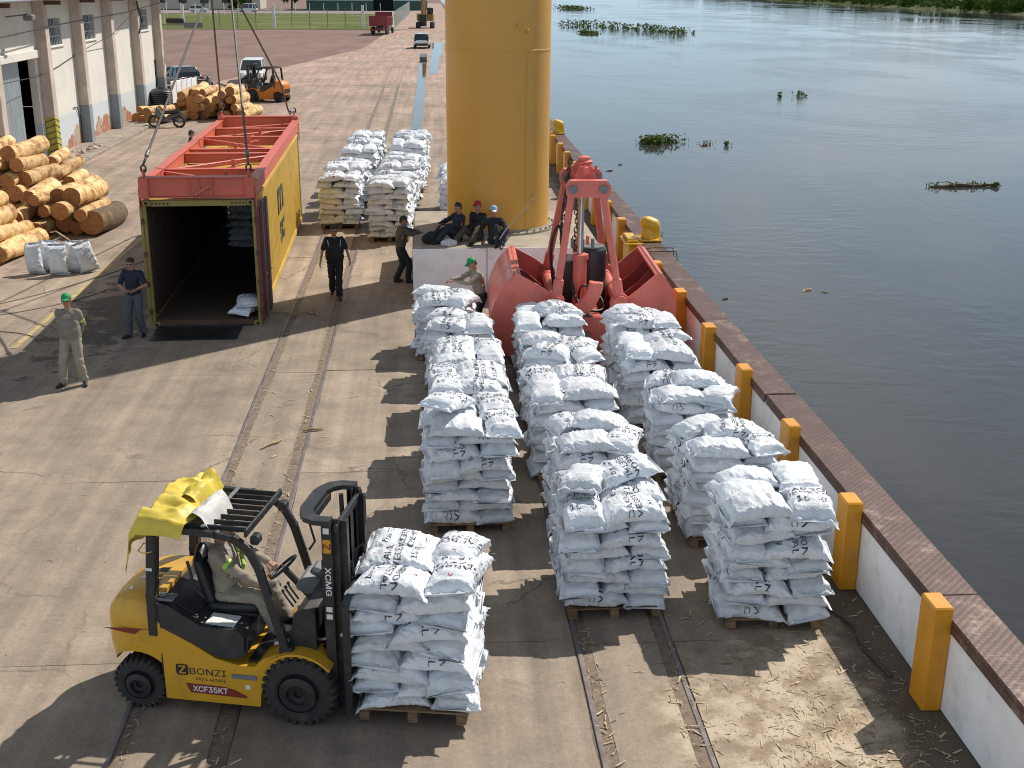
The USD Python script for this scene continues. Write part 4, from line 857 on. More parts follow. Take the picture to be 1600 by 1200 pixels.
ph = thing('phone', 'dark phone in the hands of the man beside the container', 'phone', (-6.10, 24.43, 1.105), .2)
obj('case', MB().box((0, 0, 0), (.12, .075, .012), ch=.004), m_blackpl, ph); obj('screen', MB().box((0, 0, .0075), (.11, .066, .002), ch=0), m_glass, ph)
person('man in black walking across the rails towards the forklift', (-2.25, 27.85, 0), PI*1.03, 'black', 'black', sleeve='short', fat=1.36, glasses=True, scale=.985,
       hands=((-.36, -.10, .86), (.36, .12, .84)), elbow=((-1, -.5, 0), (.9, -.6, 0)), feet=((-.07, .20), (.08, -.20, .12)), toes=(-.1, .15), palm=((1, .2, 0), (-1, .2, 0)), turn=(.12, .1), stripe=[((-.15, .115, 1.42), (-.13, .135, 1.22)), ((.15, .115, 1.42), (.13, .135, 1.22))], seed=3)
person('man in brown jacket leaning an elbow on the white foundation block', (-.70, 29.3, 0), -PI*.42, 'brown', 'dkjeans', mask=True, scale=.965, lean=(.0, .10), pelvis=(0, -.06, .90),
       hands=((.02, .42, 1.30), (.22, .40, 1.30)), elbow=((-.7, .2, -.2), (.7, .1, -.2)), feet=((-.03, -.18), (.12, .10)), toes=(.1, .4), palm=((0, 0, -1), (0, 0, -1)), turn=(-.25, .05), curl=(.3, .3), seed=4)
Zt = 1.246
def sitter(label, x, y, rz, **k):
    return person(label, (x, y, Zt), rz, pelvis=(0, 0, .12), **k)
sitter('man in navy jacket sitting on the foundation block, knees up, nearest the corner', .62, 28.30, PI*.66, shirt='navy', trousers='dkjeans', lean=(0, -.12), feet=((-.14, .62), (.12, .66)), knees=((-.1, .2, 1), (.1, .2, 1)),
       hands=((-.14, .40, .42), (.16, .40, .42)), elbow=((-1, 0, -.5), (1, 0, -.5)), palm=((0, 0, -1), (0, 0, -1)), turn=(.1, .2), seed=5, toes=(-.1, .1))
sitter('man in red cap sitting cross-armed on the foundation block against the column', 1.10, 28.42, PI*.80, shirt='black', trousers='brown', cap='red', lean=(0, -.10), feet=((-.30, .66), (.12, .74)), knees=((-.3, .1, 1), (.1, .1, 1)),
       hands=((.12, .26, .34), (-.12, .27, .30)), elbow=((-1, .1, -.4), (1, .1, -.4)), palm=((0, -1, 0), (0, -1, 0)), turn=(-.1, .1), seed=6, stripe=[((.17, .10, .60), (.24, .06, .42))])
sitter('man in black pullover and pale blue cap on the edge of the foundation block', 1.50, 27.85, PI*.90, shirt='black', trousers='dkjeans', cap='sky', lean=(.05, .02), feet=((-.30, .50), (-.18, .40)), knees=((-.5, .1, 1), (-.3, .2, 1)),
       hands=((-.16, .30, .30), (.28, .16, .12)), elbow=((-1, 0, -.3), (1, -.2, 0)), palm=((0, 0, -1), (0, 0, -1)), turn=(.35, .1), seed=7)
person('man in grey shirt and green cap resting a hand on the bags beside the grab', (.98, 24.55, 0), PI*.62, 'beige', 'dkjeans', cap='green', lean=(0, .26), pelvis=(0, -.05, .90), scale=.985,
       hands=((-.12, .52, 1.24), (.14, .56, 1.22)), elbow=((-.6, -.2, -.5), (.6, -.2, -.5)), feet=((-.12, -.05), (.12, .12)), palm=((0, 0, -1), (0, 0, -1)), curl=(.3, .3), turn=(.2, .1), seed=8)
person('man in dark clothes and peaked cap standing behind the container', (-8.9, 46.4, 0), -PI*.45, 'black', 'dkjeans', cap='darkcap', scale=1.0, turn=(.15, .0), seed=9)
# the three men's things on the block
bg = thing('rucksack', 'dark rucksack lying on the foundation block beside the sitting men', 'bag', (.0, 28.0, Zt))
obj('sack', soft(_hull([sph((-.12, 0, .10), .10), sph((.12, .02, .10), .10), sph((0, .08, .16), .10), sph((.02, -.1, .09), .08)]), .03, 3, .02, 3), m_shirt['black'], bg, smooth=True)
obj('strap', MB().tube([(-.12, -.08, .17), (-.05, -.2, .14), (.08, -.2, .05), (.14, -.1, .03)], .012, 6), m_shirt['black'], bg)
bt = thing('plastic_bag', 'pale crumpled plastic bag on the foundation block by the men', 'plastic bag', (.42, 27.72, Zt))
obj('film', soft(_hull([sph((-.14, 0, .05), .05), sph((.14, .03, .05), .05), sph((0, .02, .09), .06), sph((0, -.1, .04), .04)]), .03, 2, .03, 5, 14), m_shirt['capwhite'], bt, smooth=True)
# ================================================================ FORKLIFT IN THE FOREGROUND (x forward, y away from the camera, origin under the front axle)
def forklift(m, label, m_yellow=m_yellow, decals=True):
    t = thing('forklift', label, 'forklift', m=m)
    Y0 = -.56
    # chassis side with step and wheel arch
    side = rounded([(-1.42, .145), (-.42, .145), (-.405, .30), (-.33, .50), (-.24, .63), (-.12, .70), (.16, .725), (.20, .77), (-.12, .80), (-.36, .70), (-.46, .60), (-.62, .60), (-.86, .655), (-1.10, .80), (-1.42, .96)], .012)
    obj('chassis', MB().prism(side, 'y', -.575, -.30).prism(side, 'y', .30, .575).bx(-1.42, -.42, -.30, .30, .17, .62, ch=.01), m_yellow, t)
    obj('side_step', MB().bx(-.70, -.44, -.585, -.40, .478, .50, ch=.006).bx(-.70, -.44, -.588, -.578, .45, .50, ch=.003), m_grey, t)
    # counterweight: a rounded casting lofted from plan outlines
    def outline(w, xr, xf, r, n=40):
        p = Polygon([(xr, -w), (xf, -w), (xf, w), (xr, w)]); q = Polygon([(xr, -w), (xf+1, -w), (xf+1, w), (xr, w)]).buffer(-r).buffer(r, quad_segs=12).intersection(p)
        return q
    secs = [(.36, .50, -2.00, .25), (.42, .555, -2.06, .30), (.70, .575, -2.09, .32), (.98, .575, -2.08, .32), (1.04, .565, -2.065, .33), (1.16, .52, -1.98, .36), (1.24, .45, -1.86, .36), (1.275, .36, -1.74, .30)]
    loops = []
    for z, w, xr, r in secs:
        ang = np.linspace(-math.pi/2, math.pi/2, 49); L = []
        for a in ang:   # superellipse rear end, straight sides to the front
            c, s_ = math.cos(a), math.sin(a); L.append((-1.42-(-1.42-xr)*abs(c)**.62, w*np.sign(s_)*abs(s_)**.42, z))
        loops.append(L)
    V = np.array(loops); n = V.shape[1]; v = V.reshape(-1, 3)
    i, j = np.meshgrid(np.arange(len(secs)-1), np.arange(n), indexing='ij'); j2 = (j+1) % n
    f = np.stack([i*n+j, (i+1)*n+j, (i+1)*n+j2, i*n+j2], -1).reshape(-1, 4); f = np.vstack([f[:, [0, 1, 2]], f[:, [0, 2, 3]]])
    k = np.arange(1, n-1); f = np.vstack([f, np.stack([0*k, k, k+1], 1), (len(secs)-1)*n+np.stack([0*k, k+1, k], 1)])
    cw = trimesh.Trimesh(v, f, process=False); cw.fix_normals()
    man = manifold3d.Manifold(manifold3d.Mesh(np.array(cw.vertices, np.float32), np.array(cw.faces, np.uint32)))
    cyl = manifold3d.Manifold.cylinder(2.0, .36, .36, 48).rotate((90, 0, 0)).translate((-1.70, 1.0, .29))
    arch = man-cyl if man.status() == manifold3d.Error.NoError else cw
    obj('counterweight', arch, m_yellow, t, smooth=28)
    obj('counterweight_edge', MB().bx(-1.99, -1.80, -.50, .50, .26, .36, ch=.03), m_rust, t)
    obj('seam', MB().bx(-1.440, -1.418, -.572, .572, .36, 1.20, ch=.004), m_black, t)
    # black engine cover
    cov = rounded([(-1.50, .99), (-1.10, .815), (-.86, .675), (-.68, .665), (-.555, .70), (-.555, .93), (-.62, .985), (-1.0, 1.005), (-1.32, 1.20), (-1.50, 1.25)], .03)
    obj('engine_cover', MB().prism(cov, 'y', -.568, .568), m_blackpl, t, smooth=25)
    obj('cover_vent', MB().box((-1.17, -.38, 1.118), (.24, .18, .02), R=rot('y', .545)), m_black, t)
    ll = MB()
    for q in range(5): ll.bx(-1.46+.0*q, -1.28, -.54+.03*q, -.528+.03*q, 1.235, 1.262, ch=.003)
    obj('vent_louvre', ll, m_grey, t, kind='stuff')
    obj('warning_plate', MB().box((-.82, -.40, 1.0), (.30, .22, .004), R=rot('y', .05), ch=0), m_whitedecal, t)
    # wheels
    def wheel(x, y, r, w, nm):
        s = -1 if y < 0 else 1; pr = [(r*.55, -w/2), (r*.80, -w/2-.004), (r*.93, -w/2+.012), (r*.985, -w/2+.05), (r, 0), (r*.985, w/2-.05), (r*.93, w/2-.012), (r*.80, w/2+.004), (r*.55, w/2)]
        wp = group_x('wheel', t)
        mb = MB().lathe(pr, (x, y, r), 'y', 48); n = 26
        for q in range(n):
            a = 2*math.pi*q/n
            for sd in (-1, 1):
                aa = a+sd*.5*math.pi/n; c, s_ = math.cos(aa), math.sin(aa); mb.box((x+c*(r*.985), y+sd*w*.25, r+s_*(r*.985)), (.035, w*.44, r*.12), R=rot('y', -aa), ch=.006)
                mb.box((x+c*(r*.90), y+sd*(w/2-.002), r+s_*(r*.90)), (r*.16, .012, r*.11), R=rot('y', -aa), ch=.004)
        obj('tyre', mb, m_rubber, wp, smooth=35)
        yy = y+s*(w/2)
        rim = MB().lathe([(r*.56, -.03), (r*.58, .0), (r*.54, .004), (r*.50, -.04), (r*.30, -.055), (r*.26, -.02), (r*.13, -.015), (r*.12, .01), (0, .012)], (x, yy, r), 'y', 40)
        if s < 0:
            rim = MB().lathe([(0, -.012), (r*.12, -.01), (r*.13, .015), (r*.26, .02), (r*.30, .055), (r*.50, .04), (r*.54, -.004), (r*.58, 0), (r*.56, .03)], (x, yy, r), 'y', 40)
        obj('rim', rim, m_black, wp, smooth=35)
        for q in range(6):
            a = 2*math.pi*q/6; obj('wheel_nut', MB().cyl((x+r*.36*math.cos(a), yy+s*.0, r+r*.36*math.sin(a)), (x+r*.36*math.cos(a), yy-s*.05, r+r*.36*math.sin(a)), .016, n=6), m_grey, wp)
    for s in (-1, 1): wheel(0, s*.49, .375, .25, 'front'); wheel(-1.70, s*.47, .275, .20, 'rear')
    # fenders over the front wheels
    for s in (-1, 1):
        a_ = arc((0, .37), .44, 40, 130, 12); b_ = arc((0, .37), .415, 130, 40, 12)
        obj('fender', MB().prism(Polygon(a_+b_), 'y', min(s*.36, s*.62), max(s*.36, s*.62)), m_yellow, t)
    # overhead guard
    def leg(path, w, d, name):
        mb = MB(); p = np.array(path)
        for a, b in zip(p[:-1], p[1:]): mb.bar(a, b, w, d, up=(1, 0, 0), ch=.012)
        for q in p[1:-1]: mb.cyl((q[0], q[1]-w*.49, q[2]), (q[0], q[1]+w*.49, q[2]), d*.49, n=14)
        obj(name, mb, m_black, t, smooth=30)
    for s in (-1, 1):
        leg([(-1.50, s*.53, .85), (-1.49, s*.53, 1.30), (-1.43, s*.52, 1.97)], .11, .10, 'guard_leg')
        cur = [(-.135, s*.53, .80), (-.28, s*.53, 1.36), (-.36, s*.52, 1.66), (-.46, s*.51, 1.86), (-.60, s*.51, 1.965), (-.78, s*.51, 2.00), (-1.50, s*.51, 2.03)]
        leg(cur, .06, .085, 'guard_rail')
        obj('leg_foot', MB().bx(-.20, -.05, s*.53-.045, s*.53+.045, .72, .84, ch=.02), m_black, t)
    for k in range(9):
        x = -1.44+.118*k
        if k: pass
    for k in range(8):
        y = -.44+.126*k; obj('guard_slat', MB().bar((-1.45, y, 2.045), (-.49, y, 2.035), .022, .05, ch=.004), m_black, t)
    obj('guard_crossbar', MB().bar((-.48, -.52, 2.03), (-.48, .52, 2.03), .03, .085, ch=.01), m_black, t); obj('guard_crossbar', MB().bar((-1.48, -.52, 2.03), (-1.48, .52, 2.03), .05, .07, ch=.01), m_black, t)
    obj('guard_crossbar', MB().bar((-.92, -.50, 2.065), (-.92, .50, 2.065), .04, .02, ch=.004), m_grey, t)
    for s in (-1, 1):
        obj('front_lamp', MB().box((-.42, s*.40, 1.93), (.09, .13, .10), ch=.02), m_blackpl, t)
    obj('grab_handle', MB().tube([(-.30, .56, 1.72), (-.22, .585, 1.70), (-.16, .585, 1.45), (-.22, .56, 1.36)], .013, 8), m_black, t)
    # seat
    st = obj('seat', soft(_hull([sph((-1.0, -.20, 1.04), .06), sph((-1.0, .20, 1.04), .06), sph((-.57, -.18, 1.05), .06), sph((-.57, .18, 1.05), .06)]), .04, 3), m_seat, t, smooth=True)
    obj('seat_back', soft(_hull([sph((-1.03, -.19, 1.10), .055), sph((-1.03, .19, 1.10), .055), sph((-1.15, -.17, 1.50), .055), sph((-1.15, .17, 1.50), .055), sph((-1.17, 0, 1.58), .06)]), .04, 3), m_seat, st, smooth=True)
    obj('seat_base', MB().bx(-.98, -.52, -.25, .25, .96, 1.0, ch=.02), m_black, t)
    obj('grab_bar', MB().tube([(-1.07, -.26, 1.15), (-1.15, -.30, 1.30), (-1.21, -.28, 1.56)], .016, 8), m_black, st)
    # cab floor, dashboard, steering wheel, levers
    obj('floor_plate', MB().bx(-.55, .10, -.50, .50, .60, .63, ch=.005), m_black, t)
    obj('cowl', MB().prism(rounded([(-.20, .63), (.16, .63), (.16, 1.20), (.04, 1.24), (-.06, 1.16), (-.10, .95)], .03), 'y', -.46, .46), m_black, t)
    obj('dashboard', MB().box((-.05, .10, 1.25), (.22, .42, .11), R=rot('y', .4), ch=.03).box((.02, .25, 1.30), (.20, .22, .10), R=rot('y', .3), ch=.03), m_grey, t)
    obj('steering_column', MB().cyl((-.06, 0, 1.15), (-.30, 0, 1.42), .035), m_black, t)
    swc = np.array((-.31, 0, 1.43)); d_ = np.array((-.66, 0, .75)); d_ /= np.linalg.norm(d_); e1 = np.array((0, 1.0, 0)); e2 = np.cross(d_, e1); a = np.linspace(0, 2*math.pi, 33)[:-1]
    sw = obj('steering_wheel', MB().tube([swc+.165*(math.cos(x)*e1+math.sin(x)*e2) for x in a], .016, 8, closed=True), m_blackpl, t, smooth=60)
    for x in (.5, 2.6, 4.7): obj('spoke', MB().bar(swc-d_*.02, swc+.155*(math.cos(x)*e1+math.sin(x)*e2), .03, .012), m_blackpl, sw)
    obj('wheel_knob', MB().ball(swc+.165*(math.cos(2.0)*e1+math.sin(2.0)*e2)+d_*.03, (.022,)*3), m_orangedecal, sw, smooth=True)
    for k, y in enumerate((-.34, -.26, -.18)): obj('lever', MB().tube([(-.10, y, 1.18), (-.18, y, 1.30), (-.20, y, 1.34)], .010, 6).ball((-.20, y, 1.35), (.018,)*3, 1), m_blackpl, t)
    for s in (-1, 1): obj('tilt_cylinder', MB().cyl((-.30, s*.36, .76), (.10, s*.36, .84), .035).cyl((.08, s*.36, .835), (.30, s*.36, .88), .018), m_steel, t)
    obj('pedal', MB().box((-.16, -.10, .70), (.12, .08, .015), R=rot('y', -.5)), m_black, t); obj('pedal', MB().box((-.16, .14, .70), (.12, .08, .015), R=rot('y', -.5)), m_black, t)
    # mast: three nested channel pairs
    mast = group_x('mast', t)
    for s in (-1, 1):
        for q, (x, y, zt, zb) in enumerate(((.27, .46, 2.18, .13), (.335, .395, 2.20, .15), (.40, .335, 2.16, .17))):
            sg = s*y; ch_ = MB().bx(x-.005, x+.095 if q == 0 else x+.085, sg-s*.0-.011, sg+.011, zb, zt, ch=.003).bx(x-.005, x+.010, min(sg, sg-s*.06), max(sg, sg-s*.06), zb, zt, ch=.003).bx(x+.07, x+.085, min(sg, sg-s*.06), max(sg, sg-s*.06), zb, zt, ch=.003)
            obj('channel', ch_, m_black, mast)
        obj('lift_cylinder', MB().cyl((.24, s*.30, .25), (.24, s*.30, 1.70), .042).cyl((.24, s*.30, 1.68), (.24, s*.30, 2.15), .024), m_black, mast)
        obj('mast_hose', MB().tube([(.38, s*.12, .5), (.38, s*.12, 1.3), (.42, s*.16, 1.62), (.48, s*.20, 1.66), (.50, s*.22, 1.50), (.50, s*.22, .6)], .016, 6), m_hose, mast)
        obj('lift_chain', MB().bx(.36, .375, s*.22-.025, s*.22+.025, .5, 2.1, ch=0), m_grey, mast)
    top = Polygon([(.36, -.50), (.36, -.38), (.24, -.38), (.16, -.32), (.12, -.22), (.12, .22), (.16, .32), (.24, .38), (.36, .38), (.36, .50), (.20, .50), (.08, .44), (.01, .32), (-.02, .2), (-.02, -.2), (.01, -.32), (.08, -.44), (.20, -.50)])
    obj('mast_top_beam', MB().prism(top.buffer(-.01).buffer(.01), 'z', 2.165, 2.215).bx(.11, .135, -.30, .30, 2.08, 2.165, ch=.005), m_black, mast)
    for z, x in ((2.12, .40), (1.15, .30), (.40, .30)): obj('mast_tie', MB().bx(x-.02, x+.02, -.45, .45, z-.05, z+.04, ch=.008), m_black, mast)
    # carriage, backrest and forks
    car = group_x('carriage', t)
    for z in (.22, .56): obj('carriage_bar', MB().bx(.485, .525, -.54, .54, z-.06, z+.06, ch=.008), m_black, car)
    for s in (-1, 1):
        obj('carriage_side', MB().bx(.44, .483, s*.30-.03, s*.30+.03, .15, .80, ch=.008), m_black, car)
        br = [(.49, s*.545, .60), (.50, s*.545, 1.12), (.56, s*.535, 1.22), (.56, s*.53, 1.23)]
        mb = MB().bar((.50, s*.545, .14), (.50, s*.545, 1.36), .05, .07, up=(1, 0, 0), ch=.008).bar((.50, s*.545, 1.35), (.52, s*.47, 1.46), .05, .07, up=(1, 0, 0), ch=.008)
        obj('backrest_post', mb, m_black, car)
    obj('backrest_top', MB().bar((.52, -.49, 1.455), (.52, .49, 1.455), .05, .06, ch=.01), m_black, car)
    for k in range(7): obj('backrest_bar', MB().bar((.515, -.39+.13*k, .62), (.515, -.39+.13*k, 1.44), .022, .03, up=(1, 0, 0), ch=.003), m_black, car)
    for s in (-1, 1): obj('fork', MB().bx(.528, .57, s*.26-.06, s*.26+.06, .082, .66, ch=.006).bx(.528, 1.66, s*.26-.06, s*.26+.06, .082, .115, ch=.008), m_grey, car)
    # counterweight details
    obj('rear_grille', MB().bx(-2.10, -2.07, -.30, .30, .55, .80, ch=.01), m_black, t)
    for s in (-1, 1): obj('rear_lamp', MB().bx(-1.5, -1.43, s*.535-.03, s*.535+.03, 1.70, 1.84, ch=.01), m_reddecal, t)
    obj('beacon', MB().cyl((-1.0, -.28, 1.94), (-1.0, -.28, 2.01), .04), m_reddecal, t)
    if not decals: return t
    # lettering on the side
    X = (1, 0, 0); Z = (0, 0, 1); ys = -.5766
    def on_side(s_, x, z, h, mat, nm, asp=1.0, bold=False, y=ys): obj(nm, place(text(s_, h, bold, .0015, asp), (x, y, z), X, Z), mat, t, smooth=False)
    on_side('BONZI', -.955, .49, .072, m_blackdecal, 'lettering', 1.25)
    on_side('343 4 467451', -.93, .405, .032, m_blackdecal, 'lettering', 1.05)
    lb = obj('logo', MB().prism(rounded([(-1.29, .435), (-1.16, .435), (-1.16, .56), (-1.29, .56)], .03), 'y', ys-.0015, ys+.0003), m_blackdecal, t)
    obj('logo_letter', place(text('Z', .085, True, .001, 1.15), (-1.225, ys-.0016, .4975), X, Z), m_orangedecal, lb, smooth=False)
    pan = Polygon([(-1.20, .345), (-.80, .34), (-.68, .315), (-.55, .25), (-.56, .23), (-1.15, .24)])
    mb = MB().prism(pan, 'y', ys-.001, ys+.0004); pl = obj('model_plate', mb, m_reddecal, t)
    obj('lettering', place(text('XCF35KT', .062, True, .001, .95), (-.94, ys-.0012, .29), X, Z), m_whitedecal, pl, smooth=False)
    fl = Polygon([(-2.02, .905), (-1.45, .93), (-1.62, .915), (-1.70, .855), (-1.86, .875)]); obj('side_flash', MB().prism(fl, 'y', -.5775, -.574), m_reddecal, t)
    obj('small_decal', MB().bx(-.565, -.515, ys-.001, ys+.0004, .335, .385, ch=0), m_whitedecal, t, smooth=False)
    obj('small_decal', MB().box((-1.72, -.10, 1.277), (.10, .16, .003), ch=0), m_whitedecal, t, smooth=False); obj('small_decal', MB().box((-1.80, -.38, 1.225), (.06, .12, .003), R=rot('y', -.55)@rot('x', .5), ch=0), m_whitedecal, t, smooth=False)
    lb = obj('logo', MB().prism(rounded([(-1.66, -.02), (-1.56, -.02), (-1.56, .08), (-1.66, .08)], .02), 'z', 1.2755, 1.2765), m_blackdecal, t)
    obj('lettering', place(text('BONZI', .055, True, .001, 1.1), (-1.58, -.20, 1.2755), (.25, -1, 0), (1, .25, 0)), m_blackdecal, t, smooth=False)
    # mast decals
    ym = -.4725
    lb = obj('logo', MB().prism(rounded([(.277, 1.865), (.357, 1.865), (.357, 2.01), (.277, 2.01)], .015), 'y', ym-.002, ym), m_orangedecal, mast)
    lb2 = obj('logo_letter', place(text('Z', .07, True, .001, 1.15), (.317, ym-.0022, 1.937), (0, 0, -1), (1, 0, 0)), m_reddecal, lb, smooth=False)
    obj('lettering', place(text('XCMG', .055, True, .0015, 1.35), (.318, ym-.0003, 1.56), (0, 0, -1), (1, 0, 0)), m_whitedecal, mast, smooth=False)
    for z, h in ((1.23, .055), (1.15, .055), (2.07, .06)): obj('small_decal', MB().bx(.285, .345, ym-.001, ym+.0004, z, z+h, ch=0), m_whitedecal, mast, smooth=False)
    obj('small_decal', MB().box((-1.475, -.587, 1.60), (.07, .003, .03), ch=0), m_whitedecal, t, smooth=False)
    return t
FLM = matrix_of((-1.253, 11.11, 0), math.radians(-12.7))
forklift(FLM, 'yellow forklift in the foreground lifting a pallet of white bags')
# yellow tarpaulin thrown over the rear of the guard
m_tarp = M('yellow_tarpaulin', (.66, .50, .055), .48, var=.12, scale=6, dirt=(.4, .36, .2), dirt_amt=.3, bump=.2, bscale=40)
m_tarpw = M('tarpaulin_lining', (.55, .54, .51), .6, var=.15, scale=6)
def tarp():
    nx, ny = 60, 64; u, v = np.meshgrid(np.linspace(0, 1, nx), np.linspace(0, 1, ny), indexing='ij')
    y = -.62+1.22*v; front = -1.12+.07*np.sin(v*7)-.12*v+.10*meshkit.noise(np.stack([v*9, 0*v, 0*v], -1), 4)
    L = .62+.18*(1-v)+.15*meshkit.noise(np.stack([v*5, 0*v+3, 0*v], -1), 9)
    d = u*L; top = front+0*u; xt = front-d; over = np.clip(-1.56-xt, 0, None); x = np.maximum(xt, -1.56-over*.16); z = 2.085-over*.93
    oy = np.clip(np.abs(v-.5)*1.22-.53, 0, None); z = z-oy*1.6
    q = np.stack([u*4, v*6, 0*u], -1); c = np.sqrt((2*meshkit.fbm(q*.55, 2, 3)-1)**2+.012); c2 = np.sqrt((2*meshkit.fbm(q*[.5, 1.1, 1]+7, 2, 5)-1)**2+.006)
    puff = .075*np.clip(1-c*2.2, 0, 1)+.05*np.clip(1-c2*2.5, 0, 1); edge = np.clip(u*6, 0, 1); z = z+puff*edge*np.clip(1-over*2, .25, 1)+.012; x = x-puff*np.clip(over*5, 0, 1)*1.1
    P = np.stack([x, y, z], -1).reshape(-1, 3); i, j = np.meshgrid(np.arange(nx-1), np.arange(ny-1), indexing='ij'); f = np.stack([i*ny+j, i*ny+j+1, (i+1)*ny+j+1, (i+1)*ny+j], -1).reshape(-1, 4)
    return P, np.vstack([f[:, [0, 2, 1]], f[:, [0, 3, 2]]])
tp = thing('tarpaulin', 'crumpled yellow tarpaulin thrown over the rear of the forklift roof', 'tarpaulin', m=FLM)
P, f = tarp(); thick = np.vstack([P, P-[0, 0, .006]]); obj('sheet', (thick, np.vstack([f, f[:, ::-1]+len(P)])), m_tarp, tp, smooth=50)
# turned back corner showing the pale lining
nx = 26; u, v = np.meshgrid(np.linspace(0, 1, nx), np.linspace(0, 1, nx), indexing='ij')
P = np.stack([-1.10+.24*u+.06*v, -.42+.50*v-.05*u, 2.11+.10*np.sin(u*3.0)*(.5+.5*v)-.16*u**3+.05*meshkit.fbm(np.stack([u*4, v*5, 0*u], -1), 3, 8)], -1).reshape(-1, 3)
i, j = np.meshgrid(np.arange(nx-1), np.arange(nx-1), indexing='ij'); f = np.stack([i*nx+j, (i+1)*nx+j, (i+1)*nx+j+1, i*nx+j+1], -1).reshape(-1, 4); f = np.vstack([f[:, [0, 1, 2]], f[:, [0, 2, 3]]])
obj('turned_back_lining', (np.vstack([P, P-[0, 0, .005]]), np.vstack([f, f[:, ::-1]+len(P)])), m_tarpw, tp, smooth=50)
P2 = P*1.0; P2[:, 1] += .42; P2[:, 0] -= .26; P2[:, 2] += .02+.03*np.sin(P[:, 1]*20)
obj('turned_back_corner', (np.vstack([P2, P2-[0, 0, .005]]), np.vstack([f, f[:, ::-1]+len(P)])), m_tarp, tp, smooth=50)
obj('tie_cord', MB().tube([(-1.56, -.60, 1.80), (-1.50, -.60, 1.78), (-1.43, -.60, 1.80), (-1.43, -.46, 1.80), (-1.56, -.46, 1.82), (-1.56, -.60, 1.80)], .006, 6), m_tarp, tp)
# driver
drv = person('forklift driver in beige work clothes with green reflective bands at the wheel', (0, 0, 0), 0, 'beige', 'beige', cap='darkcap', scale=.97, pelvis=(0, 0, .12), lean=(0, -.05), feet=((-.14, .58, -.26), (.14, .60, -.28)), knees=((-.1, .3, 1), (.1, .3, 1)),
       hands=((.02, .62, .40), (.22, .50, .26)), elbow=((-1, -.2, -.6), (1, -.3, -.6)), palm=((0, 0, -1), (0, 0, -1)), curl=(1.2, .9), turn=(-.1, .25), band=True, mask=False, seed=21, fat=1.08)
x = UsdGeom.Xformable(drv); x.ClearXformOpOrder(); x.GetPrim().RemoveProperty('xformOp:transform')
setm(x, FLM@matrix_of((-.92, -.02, 1.045), -PI/2)@np.diag([.97, .97, .97, 1]))
for k, c in enumerate(((-.12, .44, .02), (.12, .46, 0.0))): obj('reflective_band', MB().cyl(np.array(c)-[0, .01, .02], np.array(c)+[0, .01, .022], .078, n=18, cap=False), m_shirt['hiviz'], drv)
obj('chest_band', MB().tube([(-.20, .10, .42), (-.12, .155, .35), (0, .172, .31), (.12, .155, .35), (.20, .10, .42)], .024, 6), m_shirt['hiviz'], drv)
# ================================================================ CONTAINER, SPREADER, SLINGS
m_cont = M('container_yellow_paint', (.58, .375, .065), .5, var=.10, scale=1.5, dirt=(.30, .21, .07), dirt_amt=.6, dirt_scale=1.1, bump=.1, bscale=12)
m_contf = M('container_frame_shaded_paint', (.26, .20, .05), .6, var=.2, scale=3, dirt=(.10, .08, .05), dirt_amt=.7, dirt_scale=3)  # container yellow with the shade on the frame painted in, plus dirt
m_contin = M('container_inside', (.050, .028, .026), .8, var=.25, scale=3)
m_maroon = M('container_door_paint', (.13, .030, .036), .55, var=.15, scale=3, dirt=(.16, .10, .08), dirt_amt=.4)
m_ply = M('container_floor', (.10, .07, .048), .8, var=.25, scale=4, grain=(8, 1, 8))
CW, CH, CL = 2.30, 2.74, 11.9
CM = matrix_of((-4.83, 25.42, 0), math.radians(1.35))          # x across, y inwards
ct = thing('shipping_container', 'long yellow shipping container with open doors under the red spreader', 'container', m=CM)
hw = CW/2
def corr_side(x0, sgn, name, y0=.12, y1=CL-.12, z0=.20, z1=CH-.12):
    pat = [(0, 0), (.072, 0), (.140, .038), (.212, .038), (.280, 0)]; n = int((y1-y0)/.28); ys, ds = [], []
    for k in range(n):
        for a, b in pat[:-1]: ys.append(y0+k*(y1-y0)/n+a*(y1-y0)/n/.28); ds.append(b)
    ys.append(y1); ds.append(0); ys, ds = np.array(ys), np.array(ds); m = len(ys); x = x0-sgn*(.038-ds)
    v = np.vstack([np.stack([x, ys, 0*ys+z0], 1), np.stack([x, ys, 0*ys+z1], 1), np.stack([x-sgn*.012, ys, 0*ys+z0], 1), np.stack([x-sgn*.012, ys, 0*ys+z1], 1)])
    k = np.arange(m-1); f = np.stack([k, k+1, k+1+m, k+m], 1); g2 = np.stack([k+2*m, k+3*m, k+1+3*m, k+1+2*m], 1)
    if sgn < 0: f, g2 = f[:, ::-1], g2[:, ::-1]
    return v, f, g2
for s in (-1, 1):
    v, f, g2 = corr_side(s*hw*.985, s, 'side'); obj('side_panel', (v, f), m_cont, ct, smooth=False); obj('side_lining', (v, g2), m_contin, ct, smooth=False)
    obj('bottom_rail', MB().bx(s*hw-s*.05, s*hw, .16, CL-.16, .05, .20, ch=.006), m_cont, ct); obj('top_rail', MB().bx(s*hw-s*.06, s*hw, .16, CL-.16, CH-.12, CH-.03, ch=.006), m_cont, ct)
    for y in (.08, CL-.08):
        obj('corner_post', MB().bx(s*hw-s*.065, s*hw+s*.002, y-.075, y+.075, .12, CH-.12, ch=.008), m_contf, ct)
        for z in (.06, CH-.06): obj('corner_casting', MB().bx(s*hw-s*.16, s*hw+s*.006, y-.088, y+.088, z-.06, z+.06, ch=.012), m_contf, ct)
        for z in (.06, CH-.06): obj('casting_hole', MB().cyl((s*hw-s*.08, -.0095 if y < 1 else CL+.0095, z), (s*hw-s*.08, -.012 if y < 1 else CL+.012, z), .034, n=14), m_dark, ct)
xs_ = np.linspace(-hw+.06, hw-.06, 60)
